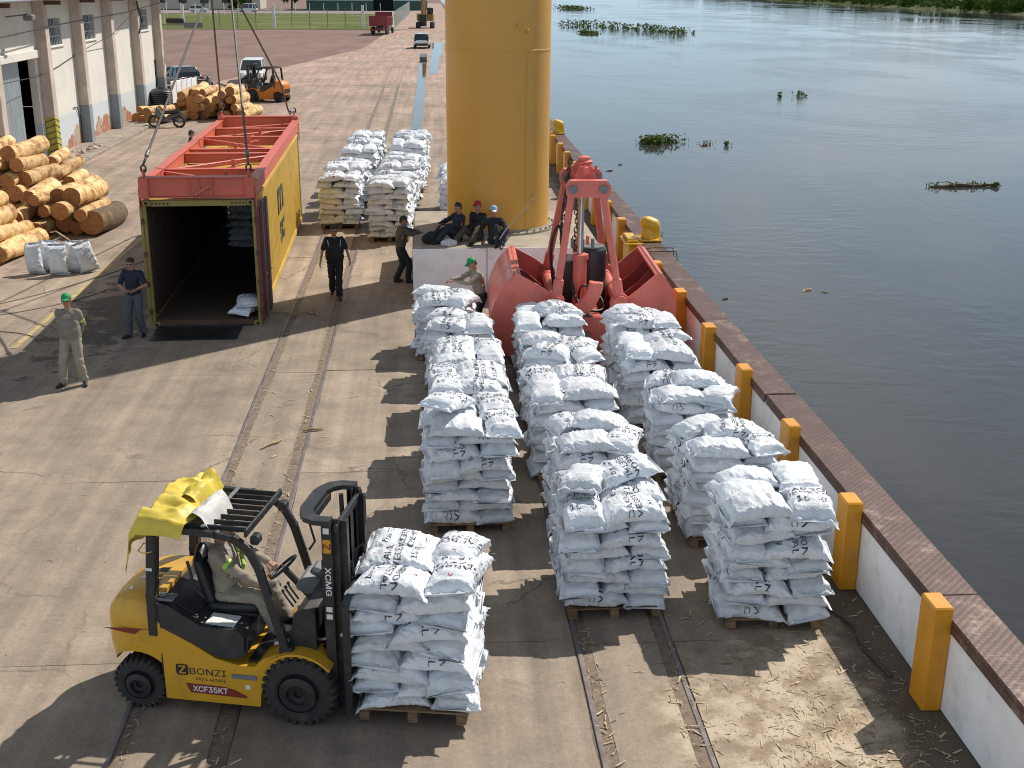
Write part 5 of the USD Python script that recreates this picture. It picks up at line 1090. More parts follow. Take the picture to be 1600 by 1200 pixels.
tv = np.vstack([np.stack([xs_, 0*xs_+.16, 0*xs_+CH-.045], 1), np.stack([xs_, 0*xs_+CL-.16, 0*xs_+CH-.045], 1)])
def corr_roof():
    n = int((CL-.3)/.22); ys = np.linspace(.15, CL-.15, n*4+1); d = np.tile([0, 0, .02, .02], n).tolist()+[0]; z = CH-.04-np.array(d)
    v = np.vstack([np.stack([0*ys-hw+.06, ys, z], 1), np.stack([0*ys+hw-.06, ys, z], 1)]); m = len(ys); k = np.arange(m-1); f = np.stack([k, k+m, k+1+m, k+1], 1)
    return (v, f), (v-[0, 0, .012], f[:, ::-1])
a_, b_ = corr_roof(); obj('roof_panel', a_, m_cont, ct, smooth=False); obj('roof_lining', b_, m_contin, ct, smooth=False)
for y in (.08, CL-.08): obj('header', MB().bx(-hw+.16, hw-.16, y-.07, y+.07, CH-.13, CH-.005, ch=.008), m_contf, ct)
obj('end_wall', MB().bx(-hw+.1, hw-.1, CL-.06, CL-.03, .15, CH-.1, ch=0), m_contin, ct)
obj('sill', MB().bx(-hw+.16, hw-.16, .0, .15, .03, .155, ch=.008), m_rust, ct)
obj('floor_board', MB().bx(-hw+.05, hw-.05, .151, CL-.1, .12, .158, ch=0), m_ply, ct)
for s in (-1, 1):     # hazard bars on the header
    hb = MB()
    for q in range(5):
        x = s*.82-.16+.08*q; hb.add(*place((np.array([(0, 0, 0), (.035, 0, 0), (.062, .05, 0), (.027, .05, 0)], float), np.array([[0, 1, 2], [0, 2, 3]])), (x, .0085, CH-.095), (1, 0, 0), (0, 0, 1)))
    obj('hazard_bars', hb, m_hazb, ct, smooth=False)
# doors: the right one folded back against the side, the left one too
for s, pan in ((1, .02), (-1, .012)):
    d = group_x('door', ct)
    A = .085 if s > 0 else .05
    p0 = np.array((s*(hw+.035), .02, 0)); p1 = np.array((s*(hw+.035)+s*A, 1.13, 0)); e = (p1-p0)/np.linalg.norm(p1-p0); nrm = np.array((e[1], -e[0], 0))
    L = 1.12; mb = MB(); segs = 5
    for q in range(segs):
        a, b = p0+e*(.05+q*(L-.1)/segs), p0+e*(.05+(q+1)*(L-.1)/segs-.0)
        off = nrm*s*(.012 if q % 2 else -.008); mb.bar(np.array([*(a+off)[:2], CH/2]), np.array([*(b+off)[:2], CH/2]), .02, CH-.34, ch=.004)
    obj('door_leaf', mb, m_maroon, d)
    fr = MB()
    for zz in (.16, CH-.16): fr.bar(np.array([*p0[:2], zz]), np.array([*(p0+e*L)[:2], zz]), .05, .08, ch=.006)
    for q in (p0, p0+e*(L-.04)): fr.bar(np.array([*q[:2], .12]), np.array([*q[:2], CH-.12]), .05, .06, up=(1, 0, 0), ch=.006)
    obj('door_frame', fr, m_maroon if s > 0 else m_contf, d)
    for q in (.35, .78):
        c = p0+e*q*L+nrm*s*.045; obj('lock_rod', MB().cyl((*c[:2], .10), (*c[:2], CH-.10), .017, n=10), m_grey, d)
        obj('lock_handle', MB().bar((*c[:2], 1.05), (*(c+e*.25)[:2], 1.02), .015, .03), m_grey, d)
    for z in (.35, .95, 1.6, 2.3): obj('hinge', MB().bx(s*hw-s*.02, s*hw+s*.05, -.02, .05, z-.06, z+.06, ch=.006), m_rust, d)
# shipping line lettering painted on the long side, reading down the wall
m_logo = M('logo_dark_print', (.060, .060, .045), .5, var=.2)
def side_text(s_, y, z, h, asp, nm='lettering'):
    v, f = text(s_, h, True, .004, asp); obj(nm, place((v, f), (hw*.985+.003, y, z), (0, 1, 0), (0, 0, 1)), m_logo, ct, smooth=False)
side_text('m', 5.7, 1.80, .80, 1.6); side_text('sc', 5.8, .98, .66, 1.3)
rl = place(text('OPEN  SHUT', .10, True, .003, 1.1), (-.25, .60, CH-.002), (1, 0, 0), (0, 1, 0))
# cargo inside
for k, (x, z, a) in enumerate(((.80, .30, 70), (.78, .46, 95))):
    cb = copy(bag_classes[k+5], 'charcoal_bag', ['lone charcoal bag at the right edge of the open container', 'lower-lying charcoal bag just inside the open container'][1-k], 'bag', CM@matrix_of((x+.03*k, .45+.10*k, z), R=rot('z', math.radians(a))@rot('y', .1)), None)
for l in range(11):
    for c in range(2):
        copy(bag_classes[(l*3+c) % 12], 'charcoal_bag', f'charcoal bag deep in the dark container, {(ordinal+["eleventh"])[l]} row up, {["left", "right"][c]}', 'bag', CM@matrix_of((-.12+.76*c, 7.4+.03*(l % 3), .28+.19*l), R=rot('z', .06*((l+c) % 3-1))), None)
# steel ramp plate in front
rp = thing('ramp_plate', 'dark steel ramp plate lying in front of the container', 'ramp', m=CM)
obj('plate', MB().bx(-hw+.10, hw-.40, -1.05, -.02, .004, .022, ch=.004), m_black, rp)
obj('lip', MB().bar((-hw+.10, -.03, .03), (hw-.40, -.03, .03), .05, .02), m_black, rp)
ro = thing('rope', 'frayed pale rope lying on the rail beside the container door', 'rope', (-3.1, 26.3, .03))
tt_ = np.linspace(0, 1, 40); obj('strand', MB().tube(np.stack([-.55+1.1*tt_, .10*np.sin(tt_*9)+.05*np.sin(tt_*23), .012+.01*np.sin(tt_*31)**2], 1), .016, 6), m_straw, ro)
obj('strand', MB().tube(np.stack([.25+.35*tt_, .22-.35*tt_+.06*np.sin(tt_*12), .012+0*tt_], 1), .014, 6), m_straw, ro)
# spreader frame
SZ = CH+.02
sp_ = thing('spreader', 'red steel lifting spreader frame locked on the yellow container', 'spreader', m=CM@matrix_of((0, 0, SZ)))
for s in (-1, 1):
    obj('side_beam', MB().bx(s*hw*.97-.07, s*hw*.97+.07, .25, CL-.2, .04, .34, ch=.01).bx(s*hw*.97-.10, s*hw*.97+.10, .25, CL-.2, .341, .365, ch=.004), m_coral, sp_)
for y in (-.02, CL-.12):
    obj('end_beam', MB().bx(-hw*1.02, hw*1.02, y, y+.16, .06, .44, ch=.01).bx(-hw*1.02, hw*1.02, y-.04, y+.20, .441, .465, ch=.004).bx(-hw*1.02, hw*1.02, y-.03, y+.19, .03, .06, ch=.004), m_coral, sp_)
for s in (-1, 1):
    for y in (.06, CL-.06):
        obj('corner_box', MB().bx(s*hw-s*.17, s*hw+s*.03, y-.14, y+.14, .02, .46, ch=.015), m_coral, sp_)
        obj('twistlock', MB().cyl((s*hw-s*.08, y, -.04), (s*hw-s*.08, y, .05), .05), m_grey, sp_)
        obj('guide_plate', MB().bx(s*hw+s*.032, s*hw+s*.050, y-.10, y+.10, -.22, .25, ch=.004), m_coral, sp_)
        e_ = obj('lifting_lug', MB().bx(s*hw*.93-.02, s*hw*.93+.02, y-.09, y+.09, .462, .62, ch=.015), m_coral, sp_)
        obj('shackle', MB().tube([(s*hw*.93-.04, y, .56), (s*hw*.93-.05, y, .66), (s*hw*.93, y, .72), (s*hw*.93+.05, y, .66), (s*hw*.93+.04, y, .56)], .02, 8), m_black, sp_)
for y in (2.3, 4.9, 5.7, 8.2, 10.2):
    w = .12; obj('cross_beam', MB().bx(-hw*.97+.07, hw*.97-.07, y-w/2, y+w/2, .06, .28, ch=.008).bx(-hw*.97+.07, hw*.97-.07, y-w/2-.04, y+w/2+.04, .281, .30, ch=.003), m_coral, sp_)
for y0, y1, s in ((.2, 2.2, -1), (2.4, 4.8, 1), (5.8, 8.1, -1), (8.3, 10.1, 1), (10.3, 11.7, 1)):
    obj('diagonal_brace', MB().bar((-s*hw*.90, y0+.06, .22), (s*hw*.90, y1-.06, .22), .10, .10, ch=.008), m_coral, sp_)
for y, x in ((1.2, .55), (3.0, .5), (5.85, .2), (7.4, .35), (9.2, .45)):
    obj('locking_rod', MB().bar((x-.35, y-.3, .22), (x+.1, y+.25, .26), .035, .035).cyl((x-.12, y-.1, .2), (x-.12, y-.1, .42), .045), m_coral, sp_)
for k, (sx) in enumerate((-1, 1)):
    obj('front_rod', MB().bar((sx*.10-.05, -.03, .02), (sx*.10-.05, -.035, .42), .03, .03), m_coral, sp_)
obj('latch_lever', MB().bar((-.05, -.05, .10), (.28, -.06, .30), .035, .06).bar((.28, -.06, .06), (.30, -.06, .42), .03, .03), m_coral, sp_)
si_ = obj('sign_plate', MB().bx(-.62, .42, .42, .66, .012, .03, ch=.002), m_rust, sp_)
obj('lettering', place(text('OPEN', .13, True, .003, 1.0), (-.36, .54, .0305), (1, 0, 0), (0, 1, 0)), m_hazy, si_, smooth=False); obj('lettering', place(text('SHUT', .13, True, .003, 1.0), (.15, .54, .0305), (1, 0, 0), (0, 1, 0)), m_hazy, si_, smooth=False)
# wire slings rising to the crane hooks above the picture
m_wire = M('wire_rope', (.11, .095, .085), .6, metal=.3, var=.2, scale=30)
hooks = [np.array((-5.20, 31.0, 6.95)), np.array((-4.74, 31.0, 6.95))]
toW = lambda p: (CM@np.array([*p, 1]))[:3]
for (s, y, hk, nm, slack) in ((-1, .06, 0, 'front left', .0), (-1, CL-.06, 0, 'rear left', .0), (1, .06, 1, 'front right', .0), (1, CL-.06, 1, 'rear right', .55)):
    a = toW((s*hw*.93, y, SZ+.70)); b = hooks[hk]; t_ = np.linspace(0, 1, 24)[:, None]; p = a+(b-a)*t_; p[:, 2] -= slack*np.exp(-((t_[:, 0]-.10)/.10)**2)*.8*np.clip(t_[:, 0]*12, 0, 1)
    w_ = thing('wire_sling', f'steel wire sling running up from the {nm} corner of the spreader', 'wire rope'); obj('rope', MB().tube(p, .026, 8), m_wire, w_); obj('ferrule', MB().cyl(p[1], p[2]*.6+p[1]*.4, .045, n=10), m_grey, w_)
for k, h in enumerate(hooks):
    t = thing('crane_hook', f'crane hook block holding the {["left", "right"][k]} pair of slings above the container', 'crane hook', tuple(h))
    obj('hook', MB().tube([(0, -.10, .06), (0, -.12, -.02), (0, 0, -.08), (0, .12, -.02), (0, .11, .14), (0, 0, .26)], .045, 10), m_black, t, smooth=60)
    obj('block', MB().bx(-.12, .12, -.24, .24, .27, .95, ch=.05), m_yellow, t); obj('sheave', MB().cyl((-.08, 0, .72), (.08, 0, .72), .27, n=24), m_grey, t)
    for y in (-.2, .2): obj('hoist_rope', MB().cyl((0, y, .8), (0, y*.9, 22), .016, n=8), m_wire, t)

# ================================================================ CLAMSHELL GRAB (hinge along y)
GM = matrix_of((3.02, 23.62, 0), math.radians(-1.5))
gb = thing('clamshell_grab', 'big red hydraulic clamshell grab resting open on the quay', 'grab', m=GM)
GD = 1.30                                      # half length along the hinge
pinz = .72
def shell(s):
    sh_ = group_x('shell', gb)
    # outline of a side plate in (x, z), s=-1 left
    up = [(.16, .50), (.30, .93), (.52, 1.28), (.85, 1.54), (1.36, 1.82), (1.52, 1.70), (1.70, 1.45), (1.84, 1.10), (1.88, .78), (1.74, .40), (1.38, .12), (.90, .03), (.10, .02)]
    if s > 0: up = [(.16, .50), (.22, .95), (.50, 1.12), (.95, 1.48), (1.36, 1.84), (1.56, 1.62), (1.72, 1.20), (1.70, .80), (1.52, .42), (1.20, .13), (.80, .03), (.10, .02)]
    P = rounded([(s*x, z) for x, z in up], .06)
    for y in (-GD, GD-.05): obj('side_plate', MB().prism(P, 'y', y, y+.05), m_redp, sh_, smooth=False)
    back = np.array(up[4:]); t = np.linspace(0, 1, 40); L = np.r_[0, np.cumsum(np.linalg.norm(np.diff(back, axis=0), axis=1))]; from_ = np.interp
    from scipy.interpolate import CubicSpline
    c = CubicSpline(L, back)(np.linspace(0, L[-1]-.2, 44)); d = np.gradient(c, axis=0); d /= np.linalg.norm(d, axis=1, keepdims=True); n = np.stack([d[:, 1], -d[:, 0]], 1)
    inn = c+n*.045*(1 if (n[10]@(np.array([.8, 1])-c[10])) > 0 else -1)
    n = len(c); out = []
    for arr, y in ((c, -GD+.004), (c, GD-.004), (inn, -GD+.004), (inn, GD-.004)): out.append(np.stack([s*arr[:, 0], 0*arr[:, 0]+y, arr[:, 1]], 1))
    v = np.vstack(out); k = np.arange(n-1)
    f = [np.stack([k, k+1, k+1+n, k+n], 1), np.stack([k+2*n, k+3*n, k+1+3*n, k+1+2*n], 1), np.array([[0, n, 3*n, 2*n], [n-1, 3*n-1, 4*n-1, 2*n-1]]), np.stack([k, k+2*n, k+1+2*n, k+1], 1), np.stack([k+n, k+1+n, k+1+3*n, k+3*n], 1)]
    tm = trimesh.Trimesh(v, np.vstack([np.vstack(f)[:, [0, 1, 2]], np.vstack(f)[:, [0, 2, 3]]]), process=False); tm.fix_normals()
    obj('back_plate', (np.array(tm.vertices), np.array(tm.faces)), m_redp, sh_, smooth=35)
    Pin = Polygon([(s*.25, .35), (s*.62, 1.05), (s*1.10, 1.45), (s*(1.52 if s < 0 else 1.3), 1.68), (s*1.62, 1.30), (s*1.60, .70), (s*1.1, .2)])
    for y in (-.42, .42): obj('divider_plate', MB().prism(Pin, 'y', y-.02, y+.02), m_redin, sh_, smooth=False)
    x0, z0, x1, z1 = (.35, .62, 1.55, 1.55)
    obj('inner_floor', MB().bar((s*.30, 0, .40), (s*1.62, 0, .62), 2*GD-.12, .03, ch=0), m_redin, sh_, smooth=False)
    obj('cross_tube', MB().cyl((s*.62, -GD+.05, 1.22), (s*.62, GD-.05, 1.22), .115, n=24), m_redp, sh_)
    for y in (-.95, 0.0, .95): obj('tube_band', MB().cyl((s*.62, y-.05, 1.22), (s*.62, y+.05, 1.22), .128, n=24), m_redp, sh_)
    obj('rim_bar', MB().bx(min(s*1.29, s*1.45), max(s*1.29, s*1.45), -GD+.052, GD-.052, 1.75 if s < 0 else 1.74, 1.80, ch=.015), m_redp, sh_)
    for y in (-GD-.03, GD-.03):
        obj('ear_plate', MB().prism(Point(s*.62, 1.24).buffer(.19, quad_segs=8).union(Polygon([(s*.45, 1.2), (s*.30, .75), (s*.85, .95), (s*.80, 1.2)])), 'y', y-.02, y+.08), m_redp, sh_)
        obj('ear_pin', MB().cyl((s*.62, y-.06, 1.24), (s*.62, y+.14, 1.24), .075, n=18), m_redp, sh_)
shell(-1); shell(1)
# lower hinge body between the shells
lb = group_x('hinge_body', gb)
for y in (-GD-.09, GD+.045): obj('hinge_plate', MB().prism(rounded([(-.52, .60), (-.30, .98), (.30, .98), (.44, .60), (.30, .36), (-.30, .36)], .05), 'y', y, y+.045), m_redp, lb)
obj('hinge_pin', MB().cyl((-.05, -GD-.15, .60), (-.05, GD+.15, .60), .10, n=20), m_grey, lb)
obj('hinge_beam', MB().bx(-.30, .30, -GD+.06, GD-.06, .60, .96, ch=.05), m_redp, lb)
obj('hinge_arch', MB().prism(Polygon(arc((-.75, 1.75), 1.06, -62, -8, 10)+arc((-.75, 1.75), .80, -8, -62, 10)), 'y', -GD-.01, -GD+.20), m_redp, lb)
obj('wear_pad', MB().bx(-.22, .10, -GD-.10, -GD+.12, .985, 1.02, ch=.01), m_rust, lb)
# head with two crossbars
hd = group_x('head', gb)
for y in (-.78, .72):
    obj('crossbar', MB().prism(rounded([(-.40, 3.20), (.42, 3.20), (.44, 3.42), (.36, 3.52), (-.34, 3.52), (-.42, 3.42)], .05), 'y', y-.11, y+.11), m_redp, hd)
    for s in (-1, 1): obj('crossbar_pin', MB().cyl((s*.29, y-.15, 3.36), (s*.29, y+.15, 3.36), .085, n=20), m_grey, hd)
obj('spine', MB().bx(-.13, .13, -.668, .608, 3.27, 3.47, ch=.03), m_redp, hd)
for y in (-.35, .0, .35): obj('hanger_plate', MB().prism(Polygon([(-.22, 3.47), (.22, 3.47), (.12, 3.72), (-.12, 3.72)]), 'y', y-.03, y+.03), m_redp, hd)
obj('hanger_shaft', MB().cyl((0, -.5, 3.64), (0, .5, 3.64), .07, n=16), m_redp, hd)
obj('rotator', MB().lathe([(0, 3.72), (.16, 3.72), (.17, 3.77), (.12, 3.79), (.12, 3.85), (.05, 3.87), (0, 3.87)], n=24), m_redp, hd)
for a in range(4): obj('hanger_bolt', MB().cyl((.20*math.cos(a*1.57), .20*math.sin(a*1.57), 3.50), (.24*math.cos(a*1.57), .24*math.sin(a*1.57), 3.68), .03, n=8), m_redp, hd)
# four arms
for s in (-1, 1):
    for y in (-1, 1):
        p0 = np.array((s*.62, y*(GD+.02), 1.24)); p1 = np.array((s*.29, -.78 if y < 0 else .72, 3.36)); p1[1] += y*.0
        ar = group_x('arm', gb); d = (p1-p0)
        obj('arm_bar', MB().bar(p0+d*.20, p1-d*.02, .13, .15, up=(0, 1, 0), ch=.03), m_redp, ar)
        obj('arm_fork', MB().bar(p0-d*.01, p0+d*.22, .19, .17, up=(0, 1, 0), ch=.04), m_redp, ar)
        obj('arm_head', MB().cyl(p1-[0, .10, 0], p1+[0, .10, 0], .125, n=22), m_redp, ar)
        obj('arm_foot', MB().cyl(p0-[0, .11, 0], p0+[0, .11, 0], .155, n=22), m_redp, ar)
# ram, tank, hoses, chain
cy = group_x('hydraulic_ram', gb)
obj('barrel', MB().lathe([(0, .95), (.135, .95), (.135, 1.95), (.165, 1.955), (.165, 2.05), (.13, 2.06), (.06, 2.07), (0, 2.07)], (-.10, -.62, 0), n=28), m_redp, cy)
obj('rod', MB().cyl((-.10, -.62, 2.06), (-.10, -.62, 3.24), .062, n=20), M('chrome_rod', (.55, .55, .54), .15, metal=1.0, var=.05), cy)
obj('barrel', MB().lathe([(0, .95), (.135, .95), (.135, 1.95), (.165, 1.955), (.165, 2.05), (.13, 2.06), (0, 2.07)], (.0, .60, 0), n=28), m_redp, cy); obj('rod', MB().cyl((0, .60, 2.06), (0, .60, 3.24), .062, n=20), m_steel, cy)
obj('oil_tank', MB().lathe([(0, 1.0), (.27, 1.0), (.29, 1.03), (.29, 2.02), (.26, 2.06), (0, 2.06)], (.20, .02, 0), n=32), m_blackpl, gb)
obj('tank_lid', MB().lathe([(0, 2.061), (.25, 2.061), (.25, 2.09), (0, 2.09)], (.20, .02, 0), n=32), m_grey, gb)
obj('motor_block', MB().bx(-.42, -.14, -.35, .35, 1.0, 1.85, ch=.04), m_black, gb)
for k, pts in enumerate(([(-.55, -.1, 1.2), (-.62, -.1, 1.7), (-.62, -.15, 2.2), (-.5, -.1, 2.5), (-.42, 0, 2.3), (-.42, 0, 1.7)], [(.3, -.3, 1.2), (.38, -.6, 1.05), (.30, -.95, 1.0), (.0, -1.05, 1.05), (-.2, -.9, 1.25), (-.25, -.6, 1.5)], [(-.3, .1, 1.8), (-.34, .05, 2.3), (-.30, .1, 2.9), (-.25, .2, 3.4)], [(-.36, .2, 1.8), (-.42, .15, 2.4), (-.36, .2, 3.0), (-.30, .2, 3.5)], [(.15, -.35, 1.15), (.12, -.75, 1.35), (-.05, -.95, 1.5), (-.12, -.80, 1.2)])):
    q = np.array(pts); s_ = np.linspace(0, 1, len(q)); tt2 = np.linspace(0, 1, 40); from scipy.interpolate import CubicSpline
    obj('hose', MB().tube(CubicSpline(s_, q)(tt2), .03 if k < 2 else .022, 8), m_hose, gb, smooth=60)
def chain_part(p0, p1, name='chain'):
    p0, p1 = np.array(p0, float), np.array(p1, float); n = int(np.linalg.norm(p1-p0)/.085); mb = MB()
    for k in range(n):
        c = p0+(p1-p0)*(k+.5)/n+np.array([.015*math.sin(k), 0, 0]); d = (p1-p0)/np.linalg.norm(p1-p0); u = np.array([1, 0, 0]) if k % 2 else np.array([0, 1.0, 0]); a = np.linspace(0, 2*math.pi, 11)[:-1]
        mb.tube([c+d*.062*math.cos(x)+u*.035*math.sin(x) for x in a], .012, 5, closed=True)
    obj(name, mb, m_rust, gb, kind='stuff')
chain_part((-.30, -.15, 3.9), (-.42, .10, 2.1)); chain_part((-.25, .30, 3.85), (-.30, .35, 2.2)); chain_part((-.12, -.30, 3.3), (-.20, -.30, 1.9))
for k in range(5): obj('valve', MB().bx(-.26+.10*k, -.20+.10*k, -.40, -.30, 2.12+.06*(k % 2), 2.30+.06*(k % 2), ch=.01), m_redp if k % 2 else m_grey, gb)
tl = thing('tag_line', 'slack wire line stretched from the crane column to the grab', 'wire', )
obj('wire', MB().tube([(2.75, 29.9, 2.3), (2.3, 28.5, 2.0), (1.7, 27.0, 1.75), (1.45, 25.2, 1.90)], .014, 6), m_wire, tl)
# ================================================================ LOGS
def log_material():
    n = {'geo': ('geometry', {}), 'tc': ('texture_coordinate', {}), 'oi': ('object_info', {}), 'n1': ('noise_texture', {'scale': 3.0, 'detail': 8.0, 'roughness': .66, 'distortion': .4}), 'mp': ('mapping', {'scale': (9, 1.2, 9)}), 'n2': ('noise_texture', {'scale': 1.6, 'detail': 5.0}),
         'r': ('rgb_ramp', {'ramp': [(0, (.72, .52, .27)), (.50, (.74, .55, .30)), (.62, (.64, .41, .18)), (.72, (.38, .20, .08)), (.80, (.16, .09, .05)), (1, (.12, .07, .04))]}),
         'ad': ('math', {'math_type': 'multiply_add', 'value2': .25}), 'rm': ('map_range', {'to_min': .75, 'to_max': 1.2}), 'c': ('vector_math', {'math_type': 'scale'}), 'b': ('bump', {'strength': .5, 'distance': .02}), 'p': ('principled_bsdf', {'roughness': .72, 'specular_ior_level': .3})}
    L = [('geo.position', 'n1.vector'), ('geo.position', 'mp.vector'), ('mp.vector', 'n2.vector'), ('n2.fac', 'ad.value1'), ('n1.fac', 'ad.value3'), ('ad.value', 'r.fac'), ('oi.random', 'rm.value'), ('r.color', 'c.vector1'), ('rm.result', 'c.scale'), ('c.vector', 'p.base_color'), ('n2.fac', 'b.height'), ('b.normal', 'p.normal')]
    return usdkit.material(stage, LK+'peeled_log', n, L, surface='p.BSDF')
m_log = log_material()
m_logbark = M('log_bark', (.13, .085, .05), .9, var=.4, scale=9, bump=.7, bscale=18, rnd=.2, grain=(1, .3, 1), dirt=(.38, .24, .1), dirt_amt=.7, dirt_scale=3)
m_cut = M('cut_wood', (.38, .165, .058), .8, var=.25, scale=14, rnd=.25, dirt=(.52, .30, .12), dirt_amt=.6, dirt_scale=5)
log_kinds = []
for k in range(7):
    c = klass(f'log_kind_{k:03d}'); r_ = np.random.default_rng(60+k); L = 2.5; ny, na = 16, 22; y = np.linspace(-L/2, L/2, ny); a = np.linspace(0, 2*math.pi, na+1)[:-1]
    cx = r_.uniform(-.09, .09)*np.sin(y*1.4+r_.uniform(0, 6)); cz = r_.uniform(-.04, .04)*np.sin(y*1.6+r_.uniform(0, 6)); tap = 1+r_.uniform(-.09, .09)*y/L*2
    Y, A = np.meshgrid(y, a, indexing='ij'); R = .235*tap[:, None]*(1+.15*(meshkit.fbm(np.stack([np.cos(A)*1.3, np.sin(A)*1.3, Y*.9+k*9], -1), 3, k)-.5)*2+.05*(meshkit.noise(np.stack([np.cos(A)*4, np.sin(A)*4, Y*5+k], -1), k)-.5))
    v = np.stack([cx[:, None]+R*np.cos(A), Y, cz[:, None]+R*np.sin(A)], -1); i, j = np.meshgrid(np.arange(ny-1), np.arange(na), indexing='ij'); j2 = (j+1) % na
    f = np.stack([i*na+j, i*na+j2, (i+1)*na+j2, (i+1)*na+j], -1).reshape(-1, 4)
    obj('trunk', (v.reshape(-1, 3), f[:, ::-1]), m_logbark if k == 6 else m_log, c, smooth=50)
    for e, s in ((0, -1), (ny-1, 1)):
        ring = v[e]; cen = ring.mean(0); dome = cen+[0, s*.004, 0]; mid = cen+(ring-cen)*.5+[0, s*(.006+.0), 0]+r_.normal(0, .006, (na, 3))
        vv = np.vstack([ring, mid, [dome]]); q = np.arange(na); q2 = (q+1) % na
        ff = np.vstack([np.stack([q, q2, q2+na], 1), np.stack([q, q2+na, q+na], 1), np.stack([q+na, q2+na, 0*q+2*na], 1)])
        obj('cut_end', (vv, ff if s > 0 else ff[:, ::-1]), m_cut, c, smooth=False)
    log_kinds.append(c)
places = ['first', 'second', 'third', 'fourth', 'fifth', 'sixth', 'seventh', 'eighth', 'ninth', 'tenth', 'eleventh', 'twelfth', 'thirteenth', 'fourteenth', 'fifteenth']
def log_pile(x0, x1, y, layers, rz, where, seed, rad=.235, drop=.1, bark=None):
    r = np.random.default_rng(seed); d = 2*rad*1.0
    for k in range(layers):
        n = int((x1-x0)/d)-k
        if n < 1: break
        cnt_ = 0
        for q in range(n):
            if k and r.random() < drop*k: continue
            sc = r.uniform(.74, 1.20); x = x0+rad+q*d+k*rad+r.normal(0, .025); yy = y+r.normal(0, .28)-.03*k
            cnt_ += 1; lay = ['bottom', 'second', 'third', 'fourth', 'top'][min(k, 4)]
            c, s = math.cos(rz), math.sin(rz); px = (x-(x0+x1)/2); X = (x0+x1)/2+px*c; Yw = yy+px*s
            kind_ = 6 if (bark is not None and k == 0 and q == n-1 and bark) else int(r.integers(0, 6))
            if kind_ == 6: sc = 1.45
            m = matrix_of((X, Yw, rad*1.0*(sc if k == 0 else 1)+k*rad*1.70), R=rot('z', rz+r.normal(0, .07))@rot('x', r.normal(0, .035))@rot('y', r.uniform(0, 6.28)))
            m[:3, :3] = m[:3, :3]@np.diag([sc, r.uniform(.9, 1.08), sc])
            copy(log_kinds[kind_], 'log', f'{"bark covered" if kind_ == 6 else "peeled yellow"} log, {places[min(cnt_-1, 14)]} from left, {lay} row, {where}', 'log', m, None)
log_pile(-14.6, -10.7, 32.7, 4, -.06, 'pile behind the white sacks', 1, drop=.06)
log_pile(-12.3, -9.45, 36.6, 3, -.12, 'right end of left pile', 2, drop=.06, bark=True)
log_pile(-15.3, -11.6, 40.2, 5, -.10, 'rear of left pile', 3, drop=.05)
log_pile(-15.4, -12.4, 44.6, 3, .02, 'pile end before the warehouse door', 4, drop=.10)
log_pile(-15.2, -13.0, 65.6, 2, -.12, 'low logs beside the parked motorbike', 5, drop=.2)
log_pile(-13.2, -9.3, 67.5, 4, -.10, 'front of far pile', 6, drop=.08)
log_pile(-14.2, -10.1, 71.4, 3, -.10, 'middle of far pile', 7, drop=.06)
log_pile(-13.8, -11.6, 75.4, 2, .05, 'back of far pile', 8, drop=.1)
# five sacks standing before the logs
for k, (x, y, a, t, lb) in enumerate(((-10.0, 30.55, 70, -8, 'leftmost'), (-9.66, 30.80, 100, 4, 'second from left'), (-9.36, 30.40, 86, -3, 'middle, fullest'), (-9.0, 30.70, 110, 6, 'second from right, shortest'), (-8.74, 30.66, 120, -16, 'rightmost, leaning'))):
    copy(bag_classes[(1, 3, 7, 9, 11)[k]], 'standing_sack', f'{lb} white sack standing before the log pile', 'sack', matrix_of((x, y, .40), R=rot('z', math.radians(a))@rot('x', math.radians(t))@rot('y', math.radians(-88))@np.diag([1.0, 1.0, 1.25])), None)
wl_ = thing('bent_branch', 'thin bent branch sticking up behind the white sacks', 'branch', (-9.4, 31.2, 0)); obj('stick', MB().tube([(.3, 0, .4), (.1, .05, .75), (-.2, .1, .95), (-.35, .1, .92)], .018, 6), m_log, wl_)
# thin dark lines laid over the apron at the left
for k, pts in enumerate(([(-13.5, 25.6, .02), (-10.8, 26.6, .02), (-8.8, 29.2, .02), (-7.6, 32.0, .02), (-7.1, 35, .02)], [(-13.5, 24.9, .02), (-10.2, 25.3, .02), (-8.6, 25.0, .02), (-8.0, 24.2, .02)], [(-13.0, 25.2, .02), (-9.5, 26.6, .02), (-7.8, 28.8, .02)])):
    q = np.array(pts); t = np.linspace(0, 1, 40); s = np.linspace(0, 1, len(q)); c_ = thing('cable', ['long thin dark line on the apron towards the container', 'short dark line curving on the apron by the green capped man', 'middle dark line on the apron by the yellow line'][k], 'cable')
    obj('line', MB().tube(CubicSpline(s, q)(t)*[1, 1, .7], .009, 6), m_wire, c_)

